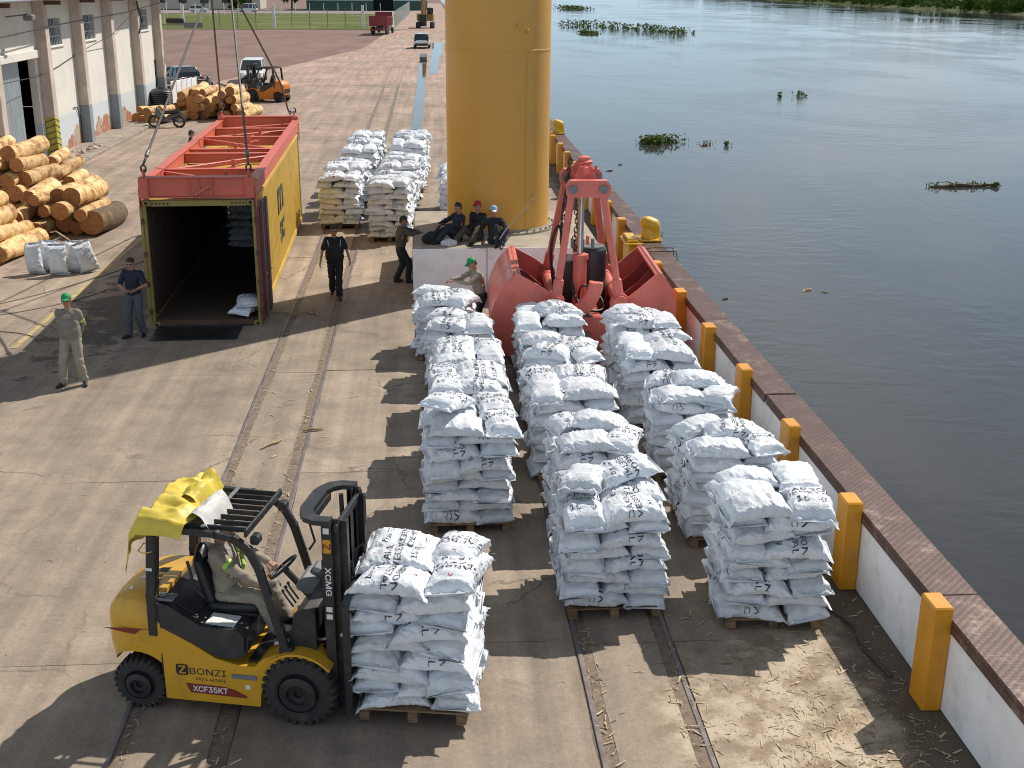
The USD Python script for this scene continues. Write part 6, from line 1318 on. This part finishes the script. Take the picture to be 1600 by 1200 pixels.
# ================================================================ VEHICLES
m_carw = M('car_white_paint', (.72, .73, .74), .25, var=.03, coat=.6); m_card = M('car_dark_paint', (.045, .055, .065), .25, var=.05, coat=.7); m_lamp = M('head_lamp', (.55, .57, .6), .15, var=.1); m_tail = M('tail_lamp', (.30, .012, .012), .2, var=.1)
m_tredp = M('truck_red_paint', (.20, .022, .022), .5, var=.15, dirt=(.12, .07, .06), dirt_amt=.5); m_orange = M('forklift_orange_paint', (.62, .19, .02), .45, var=.1, dirt=(.25, .12, .05), dirt_amt=.5)
def loft(secs):
    """closed rings (n x 3 each) -> mesh with end caps"""
    V = np.array(secs); m, n = V.shape[:2]; v = V.reshape(-1, 3); i, j = np.meshgrid(np.arange(m-1), np.arange(n), indexing='ij'); j2 = (j+1) % n
    f = np.stack([i*n+j, (i+1)*n+j, (i+1)*n+j2, i*n+j2], -1).reshape(-1, 4); f = np.vstack([f[:, [0, 1, 2]], f[:, [0, 2, 3]]]); k = np.arange(1, n-1)
    f = np.vstack([f, np.stack([0*k, k, k+1], 1), (m-1)*n+np.stack([0*k, k+1, k], 1)]); t = trimesh.Trimesh(v, f, process=False); t.fix_normals(); return np.array(t.vertices), np.array(t.faces)
def car(label, loc, rz, paint, L=4.3, W=1.78, H=1.62, suv=True, cat='car', group=None):
    t = thing('parked_car', label, cat, loc, rz, group); h = L/2; hood = .92 if suv else .80; cl = .22 if suv else .16
    def ring(x, zb, zt, w, r=.12):
        a = np.linspace(0, 2*math.pi, 29)[:-1]; c, q = np.cos(a), np.sin(a); e = .38
        return np.column_stack([np.full(28, x), w*np.sign(c)*np.abs(c)**e, (zb+zt)/2+(zt-zb)/2*np.sign(q)*np.abs(q)**e])
    w = W/2
    obj('body', loft([ring(-h, .45, hood-.10, w*.86), ring(-h+.08, .34, hood, w*.95), ring(-h+.5, cl+.05, hood+.04, w), ring(0, cl, hood+.02, w), ring(h-1.1, cl+.02, hood-.02, w), ring(h-.35, .28, hood-.12, w*.96), ring(h-.06, .36, hood-.26, w*.84), ring(h, .45, hood-.34, w*.74)]), paint, t, smooth=40)
    back, fr = (-h+.12, h-1.55) if suv else (-h+.62, h-1.55)
    def gr(z, x0, x1, ww): return np.array([(x0, -ww, z), (x1, -ww*.92, z), (x1+.05, 0, z), (x1, ww*.92, z), (x0, ww, z), (x0-.03, 0, z)])
    obj('glasshouse', loft([gr(hood-.02, back, fr+.62, w*.93), gr(hood+.30, back+.10, fr+.22, w*.86), gr(H-.07, back+.30 if suv else back+.55, fr-.20, w*.76)]), m_glass, t, smooth=30)
    obj('roof', loft([gr(H-.09, back+.26 if suv else back+.52, fr-.14, w*.785), gr(H-.03, back+.30 if suv else back+.56, fr-.20, w*.76), gr(H, back+.55 if suv else back+.75, fr-.40, w*.60)]), paint, t, smooth=40)
    for s in (-1, 1):
        for (x0, x1) in ((fr+.60, fr-.18), (back+.02, back+(.32 if suv else .55)), ((fr+back)/2+.05, (fr+back)/2+.0)):
            obj('pillar', MB().bar((x0, s*w*.92, hood), (x1, s*w*.765, H-.07), .07, .06, ch=.01), paint, t)
        obj('mirror', MB().box((fr+.35, s*(w+.08), hood+.10), (.12, .16, .12), ch=.03), paint, t)
        obj('headlight', MB().box((h-.22, s*w*.70, hood-.24), (.30, .34, .13), R=rot('z', -s*.35), ch=.03), m_lamp, t)
        obj('tail_light', MB().box((-h+.06, s*w*.76, hood-.08), (.12, .26, .18), R=rot('z', s*.3), ch=.03), m_tail, t)
        for x in (-h+.80, h-.85):
            wp = group_x('wheel', t); r = .34 if suv else .31
            obj('tyre', MB().lathe([(r*.62, -.11), (r*.94, -.11), (r, -.07), (r, .07), (r*.94, .11), (r*.62, .11)], (x, s*(w-.10), r), 'y', 28), m_rubber, wp); obj('rim', MB().lathe([(0, -.105), (r*.62, -.10), (r*.62, .10), (0, .105)], (x, s*(w-.098), r), 'y', 20), m_steel, wp)
    obj('windscreen_wiper', MB().bar((fr+.62, .1, hood+.03), (fr+.50, .55, hood+.10), .02, .02), m_black, t)
    obj('grille', MB().box((h-.02, 0, hood-.40), (.06, w*.95, .12), ch=.02).box((h-.04, 0, .40), (.08, w*1.2, .16), ch=.03), m_black, t); obj('number_plate', MB().box((-h-.005, 0, hood-.28), (.02, .40, .13), ch=0), m_white, t, smooth=False)
    obj('rear_bumper', MB().box((-h+.03, 0, .46), (.16, w*1.7, .24), ch=.05), m_black if suv else paint, t)
    return t
car('white parked car facing the camera behind the log pile', (-12.9, 92.6, 0), math.radians(-87), m_carw, H=1.62)
car('dark grey sedan parked beyond the warehouse corner', (-17.1, 87.3, 0), math.radians(122), m_card, H=1.45, suv=False)
car('white hatchback driving away along the quay road', (-.62, 140.0, 0), math.radians(88), m_carw, H=1.62)
car('small white car on the town road beyond the fence, left', (-52, 292, 0), math.radians(8), m_carw, H=1.6, cat='car')
car('white van-like car on the town road beside the grass', (-41.5, 295, 0), math.radians(170), m_carw, L=4.8, H=1.9)
forklift(matrix_of((-10.55, 77.2, 0), math.radians(158)), 'orange forklift standing among the far logs', m_orange, False)
# red tipper truck seen from behind
tk = thing('tipper_truck', 'dark red tipper truck seen from behind near the fence', 'truck', (-6.4, 176.5, 0), math.radians(84))
obj('bed', MB().bx(-3.2, 2.4, -1.2, 1.2, 1.15, 1.30, ch=.02).bx(-3.2, 2.4, -1.25, -1.17, 1.3, 2.35, ch=.02).bx(-3.2, 2.4, 1.17, 1.25, 1.3, 2.35, ch=.02).bx(2.3, 2.4, -1.2, 1.2, 1.3, 2.9, ch=.02), m_tredp, tk)
obj('tailgate', MB().bx(-3.32, -3.22, -1.25, 1.25, 1.2, 2.5, ch=.02), m_tredp, tk)
for k in range(6): obj('bed_rib', MB().bx(-2.8+.95*k, -2.7+.95*k, -1.32, -1.255, 1.2, 2.3, ch=.01), m_tredp, tk)
obj('chassis', MB().bx(-3.1, 5.0, -.45, .45, .7, 1.05, ch=.02), m_black, tk); obj('rear_bumper', MB().bx(-3.3, -3.15, -1.2, 1.2, .55, .75, ch=.02), m_tredp, tk)
obj('cab', MB().prism(rounded([(2.7, .8), (4.9, .8), (4.95, 1.7), (4.5, 2.9), (2.7, 3.0)], .1), 'y', -1.15, 1.15), m_carw, tk); obj('cab_window', MB().bx(2.66, 2.695, -.8, .8, 2.0, 2.7, ch=.02), m_glass, tk)
for s in (-1, 1):
    obj('tail_light', MB().bx(-3.33, -3.30, s*.95-.15, s*.95+.15, .85, 1.05, ch=.01), m_tail, tk)
    for x in (-2.2, -1.0, 4.0): obj('wheel', MB().lathe([(0, -.15), (.35, -.16), (.5, -.14), (.52, 0), (.5, .14), (.35, .16), (0, .15)], (x, s*.98, .52), 'y', 24), m_rubber, tk)
# excavator with its arm hanging down
m_excy = M('excavator_paint', (.30, .15, .03), .6, var=.2, dirt=(.12, .08, .05), dirt_amt=.6)
ex = thing('excavator', 'brown excavator with its arm hanging before the quay road', 'excavator', (-.3, 200, 0), math.radians(-93))
for s in (-1, 1): obj('track', MB().prism(rounded([(-2.0, 0), (2.0, 0), (2.2, .45), (1.8, .9), (-1.8, .9), (-2.2, .45)], .2), 'y', s*1.1-.3, s*1.1+.3), m_black, ex)
obj('upper_body', MB().bx(-2.4, 1.4, -1.3, 1.3, 1.1, 2.2, ch=.1), m_excy, ex); obj('cab', MB().bx(.0, 1.5, .35, 1.3, 2.2, 3.1, ch=.1), m_glass, ex)
obj('boom', MB().prism(rounded([(.8, 1.6), (1.6, 1.6), (4.2, 5.6), (7.0, 6.6), (6.9, 7.1), (3.8, 6.5)], .1), 'y', -.25, .25), m_excy, ex)
obj('stick', MB().prism(rounded([(6.6, 7.3), (7.3, 6.9), (8.3, 2.2), (7.9, 2.0)], .08), 'y', -.2, .2), m_excy, ex); obj('bucket', MB().prism(rounded([(7.7, 2.3), (8.5, 2.2), (8.9, 1.2), (8.3, .5), (7.4, .7), (7.9, 1.3)], .1), 'y', -.6, .6), m_black, ex); obj('boom_ram', MB().cyl((2.2, 0, 2.0), (4.6, 0, 5.2), .09), m_steel, ex)
# motorbikes
def motorbike(label, loc, rz):
    t = thing('motorbike', label, 'motorbike', loc, rz)
    for x in (-.62, .62):
        a = np.linspace(0, 2*math.pi, 29)[:-1]; w_ = obj('wheel', MB().tube(np.stack([x+.27*np.cos(a), 0*a, .30+.27*np.sin(a)], 1), .06, 8, closed=True), m_rubber, t, smooth=60)
        sp = MB().cyl((x, -.05, .30), (x, .05, .30), .05)
        for k in range(6): sp.bar((x, 0, .30), (x+.24*math.cos(k*1.047), 0, .30+.24*math.sin(k*1.047)), .02, .02)
        obj('hub', sp, m_grey, w_)
    obj('frame', MB().tube([(.62, 0, .30), (.50, 0, .70), (.42, 0, .95)], .03, 8).tube([(.45, 0, .80), (.15, 0, .45), (-.2, 0, .42), (-.62, 0, .30)], .035, 8), m_black, t)
    obj('fairing', soft(_hull([sph((.50, -.10, .62), .05), sph((.50, .10, .62), .05), sph((.44, 0, .92), .08), sph((.12, -.13, .42), .09), sph((.12, .13, .42), .09)]), .05, 2), m_card, t, smooth=True)
    obj('engine', MB().box((.0, 0, .40), (.36, .24, .24), ch=.05), m_grey, t)
    obj('saddle', soft(_hull([sph((.10, 0, .74), .08), sph((-.30, 0, .76), .10), sph((-.62, 0, .80), .07)]), .05, 2), m_seat, t, smooth=True)
    obj('tail', soft(_hull([sph((-.15, 0, .50), .14), sph((-.72, 0, .72), .05), sph((-.5, 0, .60), .08)]), .05, 2), m_card, t, smooth=True)
    obj('handlebar', MB().tube([(.30, -.34, 1.02), (.40, -.2, 1.04), (.43, 0, .98), (.40, .2, 1.04), (.30, .34, 1.02)], .016, 8), m_black, t); obj('headlight', MB().ball((.52, 0, .90), (.07, .08, .08)), m_lamp, t, smooth=True)
    obj('exhaust', MB().tube([(.1, -.14, .30), (-.3, -.16, .30), (-.8, -.17, .38)], .045, 10), m_steel, t); obj('rear_rack', MB().tube([(-.45, -.12, .88), (-.85, -.12, .90), (-.85, .12, .90), (-.45, .12, .88)], .014, 6), m_black, t)
motorbike('dark motorbike parked in front of the far log pile', (-13.2, 62.9, 0), math.radians(176))
motorbike('dark motorbike standing beside the grey sedan', (-14.9, 83.6, 0), math.radians(60))
# tank, low wall
tn = thing('water_tank', 'black ribbed plastic water tank beside the warehouse corner', 'tank', (-14.95, 70.4, .125)); pr = [(0, 0), (.60, 0)]
for k in range(9): pr += [(.62, .08+.105*k), (.585, .13+.105*k)]
obj('shell', MB().lathe(pr+[(.60, 1.02), (.45, 1.16), (.20, 1.20), (0, 1.20)], n=32), m_blackpl, tn, smooth=40); obj('lid', MB().lathe([(0, 1.2), (.24, 1.2), (.24, 1.26), (0, 1.27)], n=24), m_blackpl, tn)
lw = thing('low_wall', 'low white panel wall beside the black water tank', 'wall', (-15.3, 74.9, 0), math.radians(72))
for k in range(5): obj('panel', MB().bx(.62*k, .62*k+.56, -.04, .04, .02, 1.35, ch=.01), m_wallw, lw); obj('post', MB().bx(.62*k+.56, .62*k+.62, -.06, .06, 0, 1.42, ch=.01), m_wallw, lw)
fl = thing('floodlight', 'black floodlight on a grey bracket at the warehouse corner', 'floodlight', (-14.9, 74.0, 4.6)); obj('bracket', MB().bx(-.65, 1.6, -.04, .04, -.03, .03), m_grey, fl); obj('lamp_head', MB().box((.35, -.12, .22), (1.0, .3, .30), ch=.05), m_black, fl); obj('panel', MB().box((1.35, -.10, -.02), (1.1, .06, .32), ch=.02), m_grey, fl)
# puddle beside the quay road
yy = np.linspace(61.5, 128, 60); rl_ = np.random.default_rng(5); left = -.78-.16*meshkit.fbm(np.stack([yy*.6, 0*yy, 0*yy], 1), 4, 2)-.10*meshkit.noise(np.stack([yy*2.2, 0*yy, 0*yy], 1), 7)+.002*(yy-62); right = -.34+.004*(yy-62)+.10*(meshkit.noise(np.stack([yy*.9, 0*yy, 0*yy], 1), 9)-.5)
m_pud = usdkit.material(stage, LK+'puddle_water', {'p': ('principled_bsdf', {'base_color': (.06, .05, .04), 'roughness': .03, 'ior': 1.333})}, [], surface='p.BSDF')
obj('puddle', poly_sheet(np.vstack([np.stack([left, yy], 1), np.stack([right, yy], 1)[::-1]]).tolist(), .010), m_pud, smooth=False, kind='structure')
yy = np.linspace(100, 152, 30); obj('puddle', poly_sheet(np.vstack([np.stack([-.1+.012*(yy-100)+.2*meshkit.noise(np.stack([yy*.7, 0*yy, 0*yy], 1), 3), yy], 1), np.stack([.5+.026*(yy-100)+.3*meshkit.noise(np.stack([yy*.6, 0*yy, 0*yy], 1), 5), yy], 1)[::-1]]).tolist(), .006), m_pud, smooth=False, kind='structure')

# ================================================================ FENCE, FAR BUILDING, SHRUBS
m_fgreen = M('fence_green_paint', (.10, .20, .13), .6, var=.1); m_fwhite = M('fence_white_paint', (.62, .62, .60), .7, var=.12)
fe = thing('mesh_fence', 'wire mesh fence with white and green posts along the grass', 'fence')
fx = np.linspace(-60, -10.2, 19)
for k, x in enumerate(fx):
    y = 198.0+(x+41)*.085
    if k % 5 == 3: obj('concrete_post', MB().bx(x-.22, x+.22, y-.22, y+.22, -.05, 3.4, ch=.03), m_fwhite, fe)
    else: obj('post', MB().bx(x-.05, x+.05, y-.05, y+.05, -.05, 2.9, ch=0), m_fgreen if k > 9 else m_fwhite, fe, smooth=False)
for z in (.15, .85, 1.5, 2.15, 2.85): obj('fence_wire', MB().cyl((-60, 196.4, z), (-10.2, 200.6, z), .012, n=5), m_grey, fe)
f2 = thing('picket_fence', 'white post fence running away beside the quay road', 'fence')
for k in range(20):
    y = 201+4.6*k; x = -5.1+.010*(y-200)*1.2; obj('post', MB().bx(x-.06, x+.06, y-.06, y+.06, -.05, 2.6, ch=0), m_fwhite, f2, smooth=False)
for z in (.2, 1.3, 2.5): obj('fence_wire', MB().cyl((-5.1, 201, z), (-4.05, 288, z), .012, n=5), m_grey, f2)
f3 = thing('far_fence', 'thin white posts of the fence along the town road', 'fence')
for k in range(26): obj('post', MB().bx(-85+3*k-.06, -85+3*k+.06, 270.9, 271.1, -.05, 2.5, ch=0), m_fwhite, f3, smooth=False)
m_fbw = M('far_wall_paint', (.52, .58, .64), .8, var=.08, scale=.3); m_fbg = M('far_wall_green', (.045, .095, .075), .8, var=.15, scale=.4)
fb = thing('far_shed', 'pale blue shed with a dark green base and dark doorway', 'building')
obj('wall', MB().bx(-30, -13.5, 318, 334, 2.3, 7, ch=0).bx(-8.5, 0, 318, 334, 2.3, 7, ch=0).bx(-13.5, -8.5, 318, 334, 5.2, 7, ch=0), m_fbw, fb, smooth=False)
obj('wall_base', MB().bx(-30.05, -13.5, 317.9, 334, 0, 2.295, ch=0).bx(-8.5, .05, 317.9, 334, 0, 2.295, ch=0), m_fbg, fb, smooth=False); obj('doorway', MB().bx(-13.5, -8.5, 321, 321.2, 0, 5.2, ch=0), m_dark, fb, smooth=False)
obj('roof', MB().prism([(-31, 7), (1, 7), (-15, 10)], 'y', 317, 335), m_galv, fb, smooth=False)
fb2 = thing('far_house', 'low cream house far behind the grass', 'building'); obj('wall', MB().bx(-75, -42, 322, 335, 0, 6, ch=0), M('far_cream', (.5, .46, .38), .8), fb2, smooth=False); obj('roof', MB().prism([(-76, 6), (-41, 6), (-58, 9)], 'y', 321, 336), m_rust, fb2, smooth=False)
for k in range(6): obj('window', MB().bx(-73+5.4*k, -71+5.4*k, 321.9, 321.98, 1.5, 3.6, ch=0), m_glass, fb2, smooth=False)
m_leaf = usdkit.material(stage, LK+'leaf', {'geo': ('geometry', {}), 'n': ('noise_texture', {'scale': .6, 'detail': 4.0}), 'r': ('rgb_ramp', {'ramp': [(0, (.020, .045, .010)), (.5, (.045, .085, .018)), (1, (.10, .14, .035))]}), 'd': ('diffuse_bsdf', {}), 't': ('translucent_bsdf', {}), 'm': ('mix_closure', {'fac': .3})},
    [('geo.position', 'n.vector'), ('n.fac', 'r.fac'), ('r.color', 'd.color'), ('r.color', 't.color'), ('d.BSDF', 'm.closure1'), ('t.BSDF', 'm.closure2')], surface='m.closure')
def leaves(cs, rs, n, size, seed, flat=.8):
    r = np.random.default_rng(seed); v, f = [], []
    cs, rs = np.asarray(cs, float), np.asarray(rs, float); w = rs**2; idx = r.choice(len(cs), n, p=w/w.sum()); d = r.normal(0, 1, (n, 3)); d /= np.linalg.norm(d, axis=1, keepdims=True); rad = r.uniform(.45, 1.08, n)**.6
    c = cs[idx]+d*(rs[idx]*rad)[:, None]*[1, 1, flat]; a = r.normal(0, 1, (n, 3)); b = np.cross(a, d+r.normal(0, .5, (n, 3))); a /= np.linalg.norm(a, axis=1, keepdims=True); b /= np.linalg.norm(b, axis=1, keepdims=True); s = size*r.uniform(.5, 1.3, n)[:, None]
    v = np.concatenate([c-a*s, c+b*s*.5, c+a*s, c-b*s*.5], 0); k = np.arange(n); f = np.vstack([np.stack([k, k+n, k+2*n], 1), np.stack([k, k+2*n, k+3*n], 1)]); return v, f
def tree(label, x, y, h, w, seed, name='tree'):
    r = np.random.default_rng(seed); t = thing(name, label, name.replace('_', ' '), (x, y, 0)); obj('trunk', MB().tube([(0, 0, -.1), (.1, 0, h*.3), (0, .1, h*.6)], [.25, .2, .1], 8), m_rust, t)
    cs = [(r.normal(0, w*.3), r.normal(0, w*.3), h*r.uniform(.25, .85)) for _ in range(12)]; obj('crown', leaves(cs, r.uniform(.2, .42, 12)*w, 1800, .35, seed), m_leaf, t, smooth=False)
tree('dark round tree left of the pale blue shed', -33.5, 316, 8, 6, 1); tree('small shrub at the end of the grass field', -44, 300, 4, 3, 2, 'shrub')

# ================================================================ RIVER BANK, PLANTS, DRIFT
bank_x = lambda y: 226+14*meshkit.fbm(np.stack([y*.006, 0*y, 0*y], -1), 3, 4)-6+np.clip(y-620, 0, None)*.05
by = np.linspace(150, 3200, 120); bx_ = bank_x(by); rows = [(0, -4.8), (3, -4.1), (9, -3.4), (40, -2.6), (900, 2)]
v = np.vstack([np.stack([bx_+a, by, 0*by+z], 1) for a, z in rows]); n = len(by); i, j = np.meshgrid(np.arange(len(rows)-1), np.arange(n-1), indexing='ij'); f = np.stack([i*n+j, i*n+j+1, (i+1)*n+j+1, (i+1)*n+j], -1).reshape(-1, 4)
obj('far_bank', (v, f[:, ::-1]), M('bank_grass', (.07, .085, .028), .95, var=.4, scale=.08, spec=.1), smooth=40, kind='structure')
r = np.random.default_rng(31); cs, rs = [], []
for k in range(620):
    y = 200+1500*r.random()**1.3; h = r.uniform(2.0, 4.5); off = abs(r.normal(0, 1))*9+1.5; cs.append((float(bank_x(np.array([y]))[0])+off+2, y, -4.3+h*.8)); rs.append(h)
vf = leaves(cs, rs, 26000, 1.1, 5, 1.0)
o = obj('bank_woods', vf, m_leaf, smooth=False); say(o, 'dark green bushes and trees along the far river bank', 'woods', None, 'stuff')
m_hya = usdkit.material(stage, LK+'hyacinth_leaf', {'geo': ('geometry', {}), 'n': ('noise_texture', {'scale': 2.0, 'detail': 3.0}), 'r': ('rgb_ramp', {'ramp': [(0, (.03, .055, .015)), (.5, (.075, .12, .03)), (.62, (.16, .17, .06)), (1, (.2, .17, .08))]}), 'd': ('diffuse_bsdf', {}), 't': ('translucent_bsdf', {}), 'm': ('mix_closure', {'fac': .25})},
    [('geo.position', 'n.vector'), ('n.fac', 'r.fac'), ('r.color', 'd.color'), ('r.color', 't.color'), ('d.BSDF', 'm.closure1'), ('t.BSDF', 'm.closure2')], surface='m.closure')
def raft(label, pts, n, size, seed, h=.5):
    r = np.random.default_rng(seed); t = thing('water_plants', label, 'water plants'); v, f = [], []; st = MB()
    P = []
    for k in range(n):
        x, y, w_, d_ = pts[r.integers(0, len(pts))]; P.append((x+r.normal(0, w_), y+r.normal(0, d_), 0))
    P = np.array(P); z = h*r.uniform(.15, 1, n)**1.5; c = P+np.stack([0*z, 0*z, WZ+z], 1); a = r.normal(0, 1, (n, 3))*[1, 1, .45]; a /= np.linalg.norm(a, axis=1, keepdims=True); b = np.cross(a, r.normal(0, 1, (n, 3))); b /= np.linalg.norm(b, axis=1, keepdims=True); s = size*r.uniform(.5, 1.3, n)[:, None]
    v = np.concatenate([c-a*s, c+b*s*.7, c+a*s, c-b*s*.7], 0); k = np.arange(n); obj('leaves', (v, np.vstack([np.stack([k, k+n, k+2*n], 1), np.stack([k, k+2*n, k+3*n], 1)])), m_hya, t, smooth=False)
    v = np.concatenate([P+[-.012, 0, WZ-.05], P+[.012, 0, WZ-.05], c], 0); obj('stalks', (v, np.stack([k, k+n, k+2*n], 1)), m_hya, t, smooth=False, kind='stuff')
raft('compact green clump of floating water plants nearest the quay wall', [(16.5, 91.4, .35, .4), (17.3, 91.8, .5, .4), (18.4, 92.2, .6, .3), (17.0, 91.0, .4, .3)], 420, .13, 1, .65)
raft('few sprigs of floating plants right of the nearest clump', [(21.0, 91.0, .3, .2), (22.3, 90.2, .15, .1)], 40, .10, 2, .3)
raft('long ragged raft of floating plants far out on the river', [(40+2.2*k, 352-6*k, 1.6, 5) for k in range(10)]+[(56, 310, 2, 2), (60, 298, 1.5, 2)], 800, .36, 3, 1.5)
raft('small dark raft of plants before the long raft', [(38.5, 293, .8, 1.5), (37.0, 296, .6, 1)], 160, .35, 4, .6)
raft('thin line of floating plants nearest the far bank, by the column', [(62+1.2*k, 575-4*k, 2.5, 6) for k in range(6)], 260, .55, 5, 1.4)
raft('tiny tuft floating alone in mid river', [(40.0, 131, .3, .3), (37.6, 130.4, .1, .1)], 60, .16, 6, .5)
raft('tiny tuft floating on the river beside the mooring bollard', [(11.0, 57.3, .16, .1)], 24, .08, 7, .25)
dl = thing('driftwood', 'long mossy drift log with debris floating at the right', 'driftwood', (32.1, 70.6, WZ), math.radians(2))
obj('trunk', MB().tube([(-2.1, .1, .02), (-1.2, -.1, .06), (-.3, .12, .10), (.6, 0, .05), (1.5, .1, .09), (2.2, .05, .12)], [.05, .10, .13, .11, .08, .04], 8), m_rust, dl); obj('branch', MB().tube([(-.4, 0, .1), (-.9, .5, .25), (-1.2, .7, .15)], [.05, .03, .02], 6), m_rust, dl); obj('branch', MB().tube([(1.6, 0, .1), (2.0, -.3, .3)], [.04, .02], 6), m_rust, dl)
raft('weed caught on the drift log at the right', [(30.2, 70.6, .2, .15), (31.4, 70.5, .3, .12), (33.0, 70.7, .4, .12), (34.0, 70.6, .15, .1)], 160, .09, 8, .3)
r = np.random.default_rng(12)
for k, (x, y, s, lb) in enumerate(((14.9, 45.7, .18, 'pale plank scrap floating in mid river'), (15.5, 45.4, .08, 'small pale chip floating beside the plank scrap'), (11.6, 77.6, .16, 'dark twig floating beside the quay wall near the clump'), (20.5, 89.9, .22, 'dark lump floating right of the plant clump'), (12.7, 80.3, .18, 'dark leafy twig floating left of the plant clump'), (11.3, 44.5, .12, 'dark stick floating below the mooring bollard'), (8.9, 29.1, .12, 'thin dark reed floating close to the wall'), (15.3, 24.4, .05, 'white foam fleck, leftmost at the lower right'), (16.9, 24.0, .05, 'white foam fleck, middle at the lower right'), (17.4, 26.3, .05, 'white foam fleck, rightmost at the lower right'))):
    o = thing('flotsam', lb, 'flotsam', (x, y, WZ), r.uniform(0, 3)); obj('piece', MB().tube([(-s*2, 0, .0), (-s*.6, s*.4, .03), (s*.8, -s*.2, .02), (s*2, s*.3, .03)], [s*.15, s*.3, s*.26, s*.1], 6), m_straw if 'pale' in lb else m_white if 'foam' in lb else m_rust, o)  # the white flecks are plain white pieces on the water

# ================================================================ CHAFF AND LITTER ON THE APRON
r = np.random.default_rng(44); P, Ls = [], []
def scatter(n, x0, x1, y0, y1, L, gx=None):
    for _ in range(n):
        if gx: x, y = r.normal(gx[0], gx[2]), r.normal(gx[1], gx[3])
        else: x, y = r.uniform(x0, x1), r.uniform(y0, y1)
        if -14 < x < 5.1: P.append((x, y)); Ls.append(L*.8*r.lognormal(0, .85))
scatter(1700, 0, 0, 0, 0, .04, (3.9, 9.8, .62, 1.2)); scatter(260, 2.7, 5.1, 7, 13, .05); scatter(420, 4.2, 5.1, 7, 24, .04)
scatter(420, -3.10, -2.96, 8, 30, .045); scatter(360, -2.27, -2.12, 8, 28, .04); scatter(160, 1.62, 1.78, 8, 12.3, .05); scatter(160, 2.42, 2.72, 8, 12.3, .05)
scatter(420, -9, 4.8, 8, 26, .03); scatter(120, -9, 1.5, 12, 30, .05); scatter(40, -3.2, -2.2, 16, 21, .09)
P, Ls = np.array(P), np.clip(np.array(Ls)*.5, .005, .065); n = len(P); a = r.uniform(0, math.pi, n); d = np.stack([np.cos(a), np.sin(a)], 1); q = np.stack([-d[:, 1], d[:, 0]], 1); w = Ls*r.uniform(.06, .18, n); z = r.uniform(.004, .012, n)
c = lambda s, t, h: np.column_stack([P+d*(Ls*s)[:, None]+q*(w*t)[:, None], z+h])
v = np.concatenate([c(-1, -1, 0), c(1, -1, 0), c(1, 1, 0), c(-1, 1, 0), c(0, 0, .005)], 0); k = np.arange(n); f = np.vstack([np.stack([k, k+n, k+4*n], 1), np.stack([k+n, k+2*n, k+4*n], 1), np.stack([k+2*n, k+3*n, k+4*n], 1), np.stack([k+3*n, k, k+4*n], 1)])
m_chaff = usdkit.material(stage, LK+'chaff', {'geo': ('geometry', {}), 'n': ('noise_texture', {'scale': 9.0, 'detail': 2.0}), 'r': ('rgb_ramp', {'ramp': [(0, (.16, .11, .065)), (.38, (.24, .17, .10)), (.48, (.44, .34, .20)), (.58, (.58, .47, .31)), (1, (.62, .52, .36))]}), 'p': ('principled_bsdf', {'roughness': .85})}, [('geo.position', 'n.vector'), ('n.fac', 'r.fac'), ('r.color', 'p.base_color')], surface='p.BSDF')
o = obj('chaff', (v, f), m_chaff, smooth=False); say(o, 'straw chaff and wood splinters scattered over the concrete', 'chaff', None, 'stuff')
for k, (x, y, L_, a_, lb) in enumerate(((1.95, 8.95, .35, -.4, 'crooked brown stick beside the rail at the bottom edge'), (4.80, 11.75, 1.5, 1.66, 'long weathered pole lying at the foot of the quay wall'), (3.55, 9.2, .30, .5, 'thick splinter of wood in the chaff'), (-2.6, 18.3, .5, .9, 'pale strip of bark lying between the rails'), (-2.0, 18.9, .35, .2, 'curled bark strip beside the right rail'))):
    o = thing('stick', lb, 'stick', (x, y, .02), a_); obj('wood', MB().tube([(-L_/2, 0, .0), (-L_*.1, .03*L_, .015), (L_*.2, -.04*L_, .01), (L_/2, .05*L_, .0)], [.012+.008*L_, .022, .02, .010], 6), m_straw if 'pale' in lb or 'bark' in lb else m_rust, o)
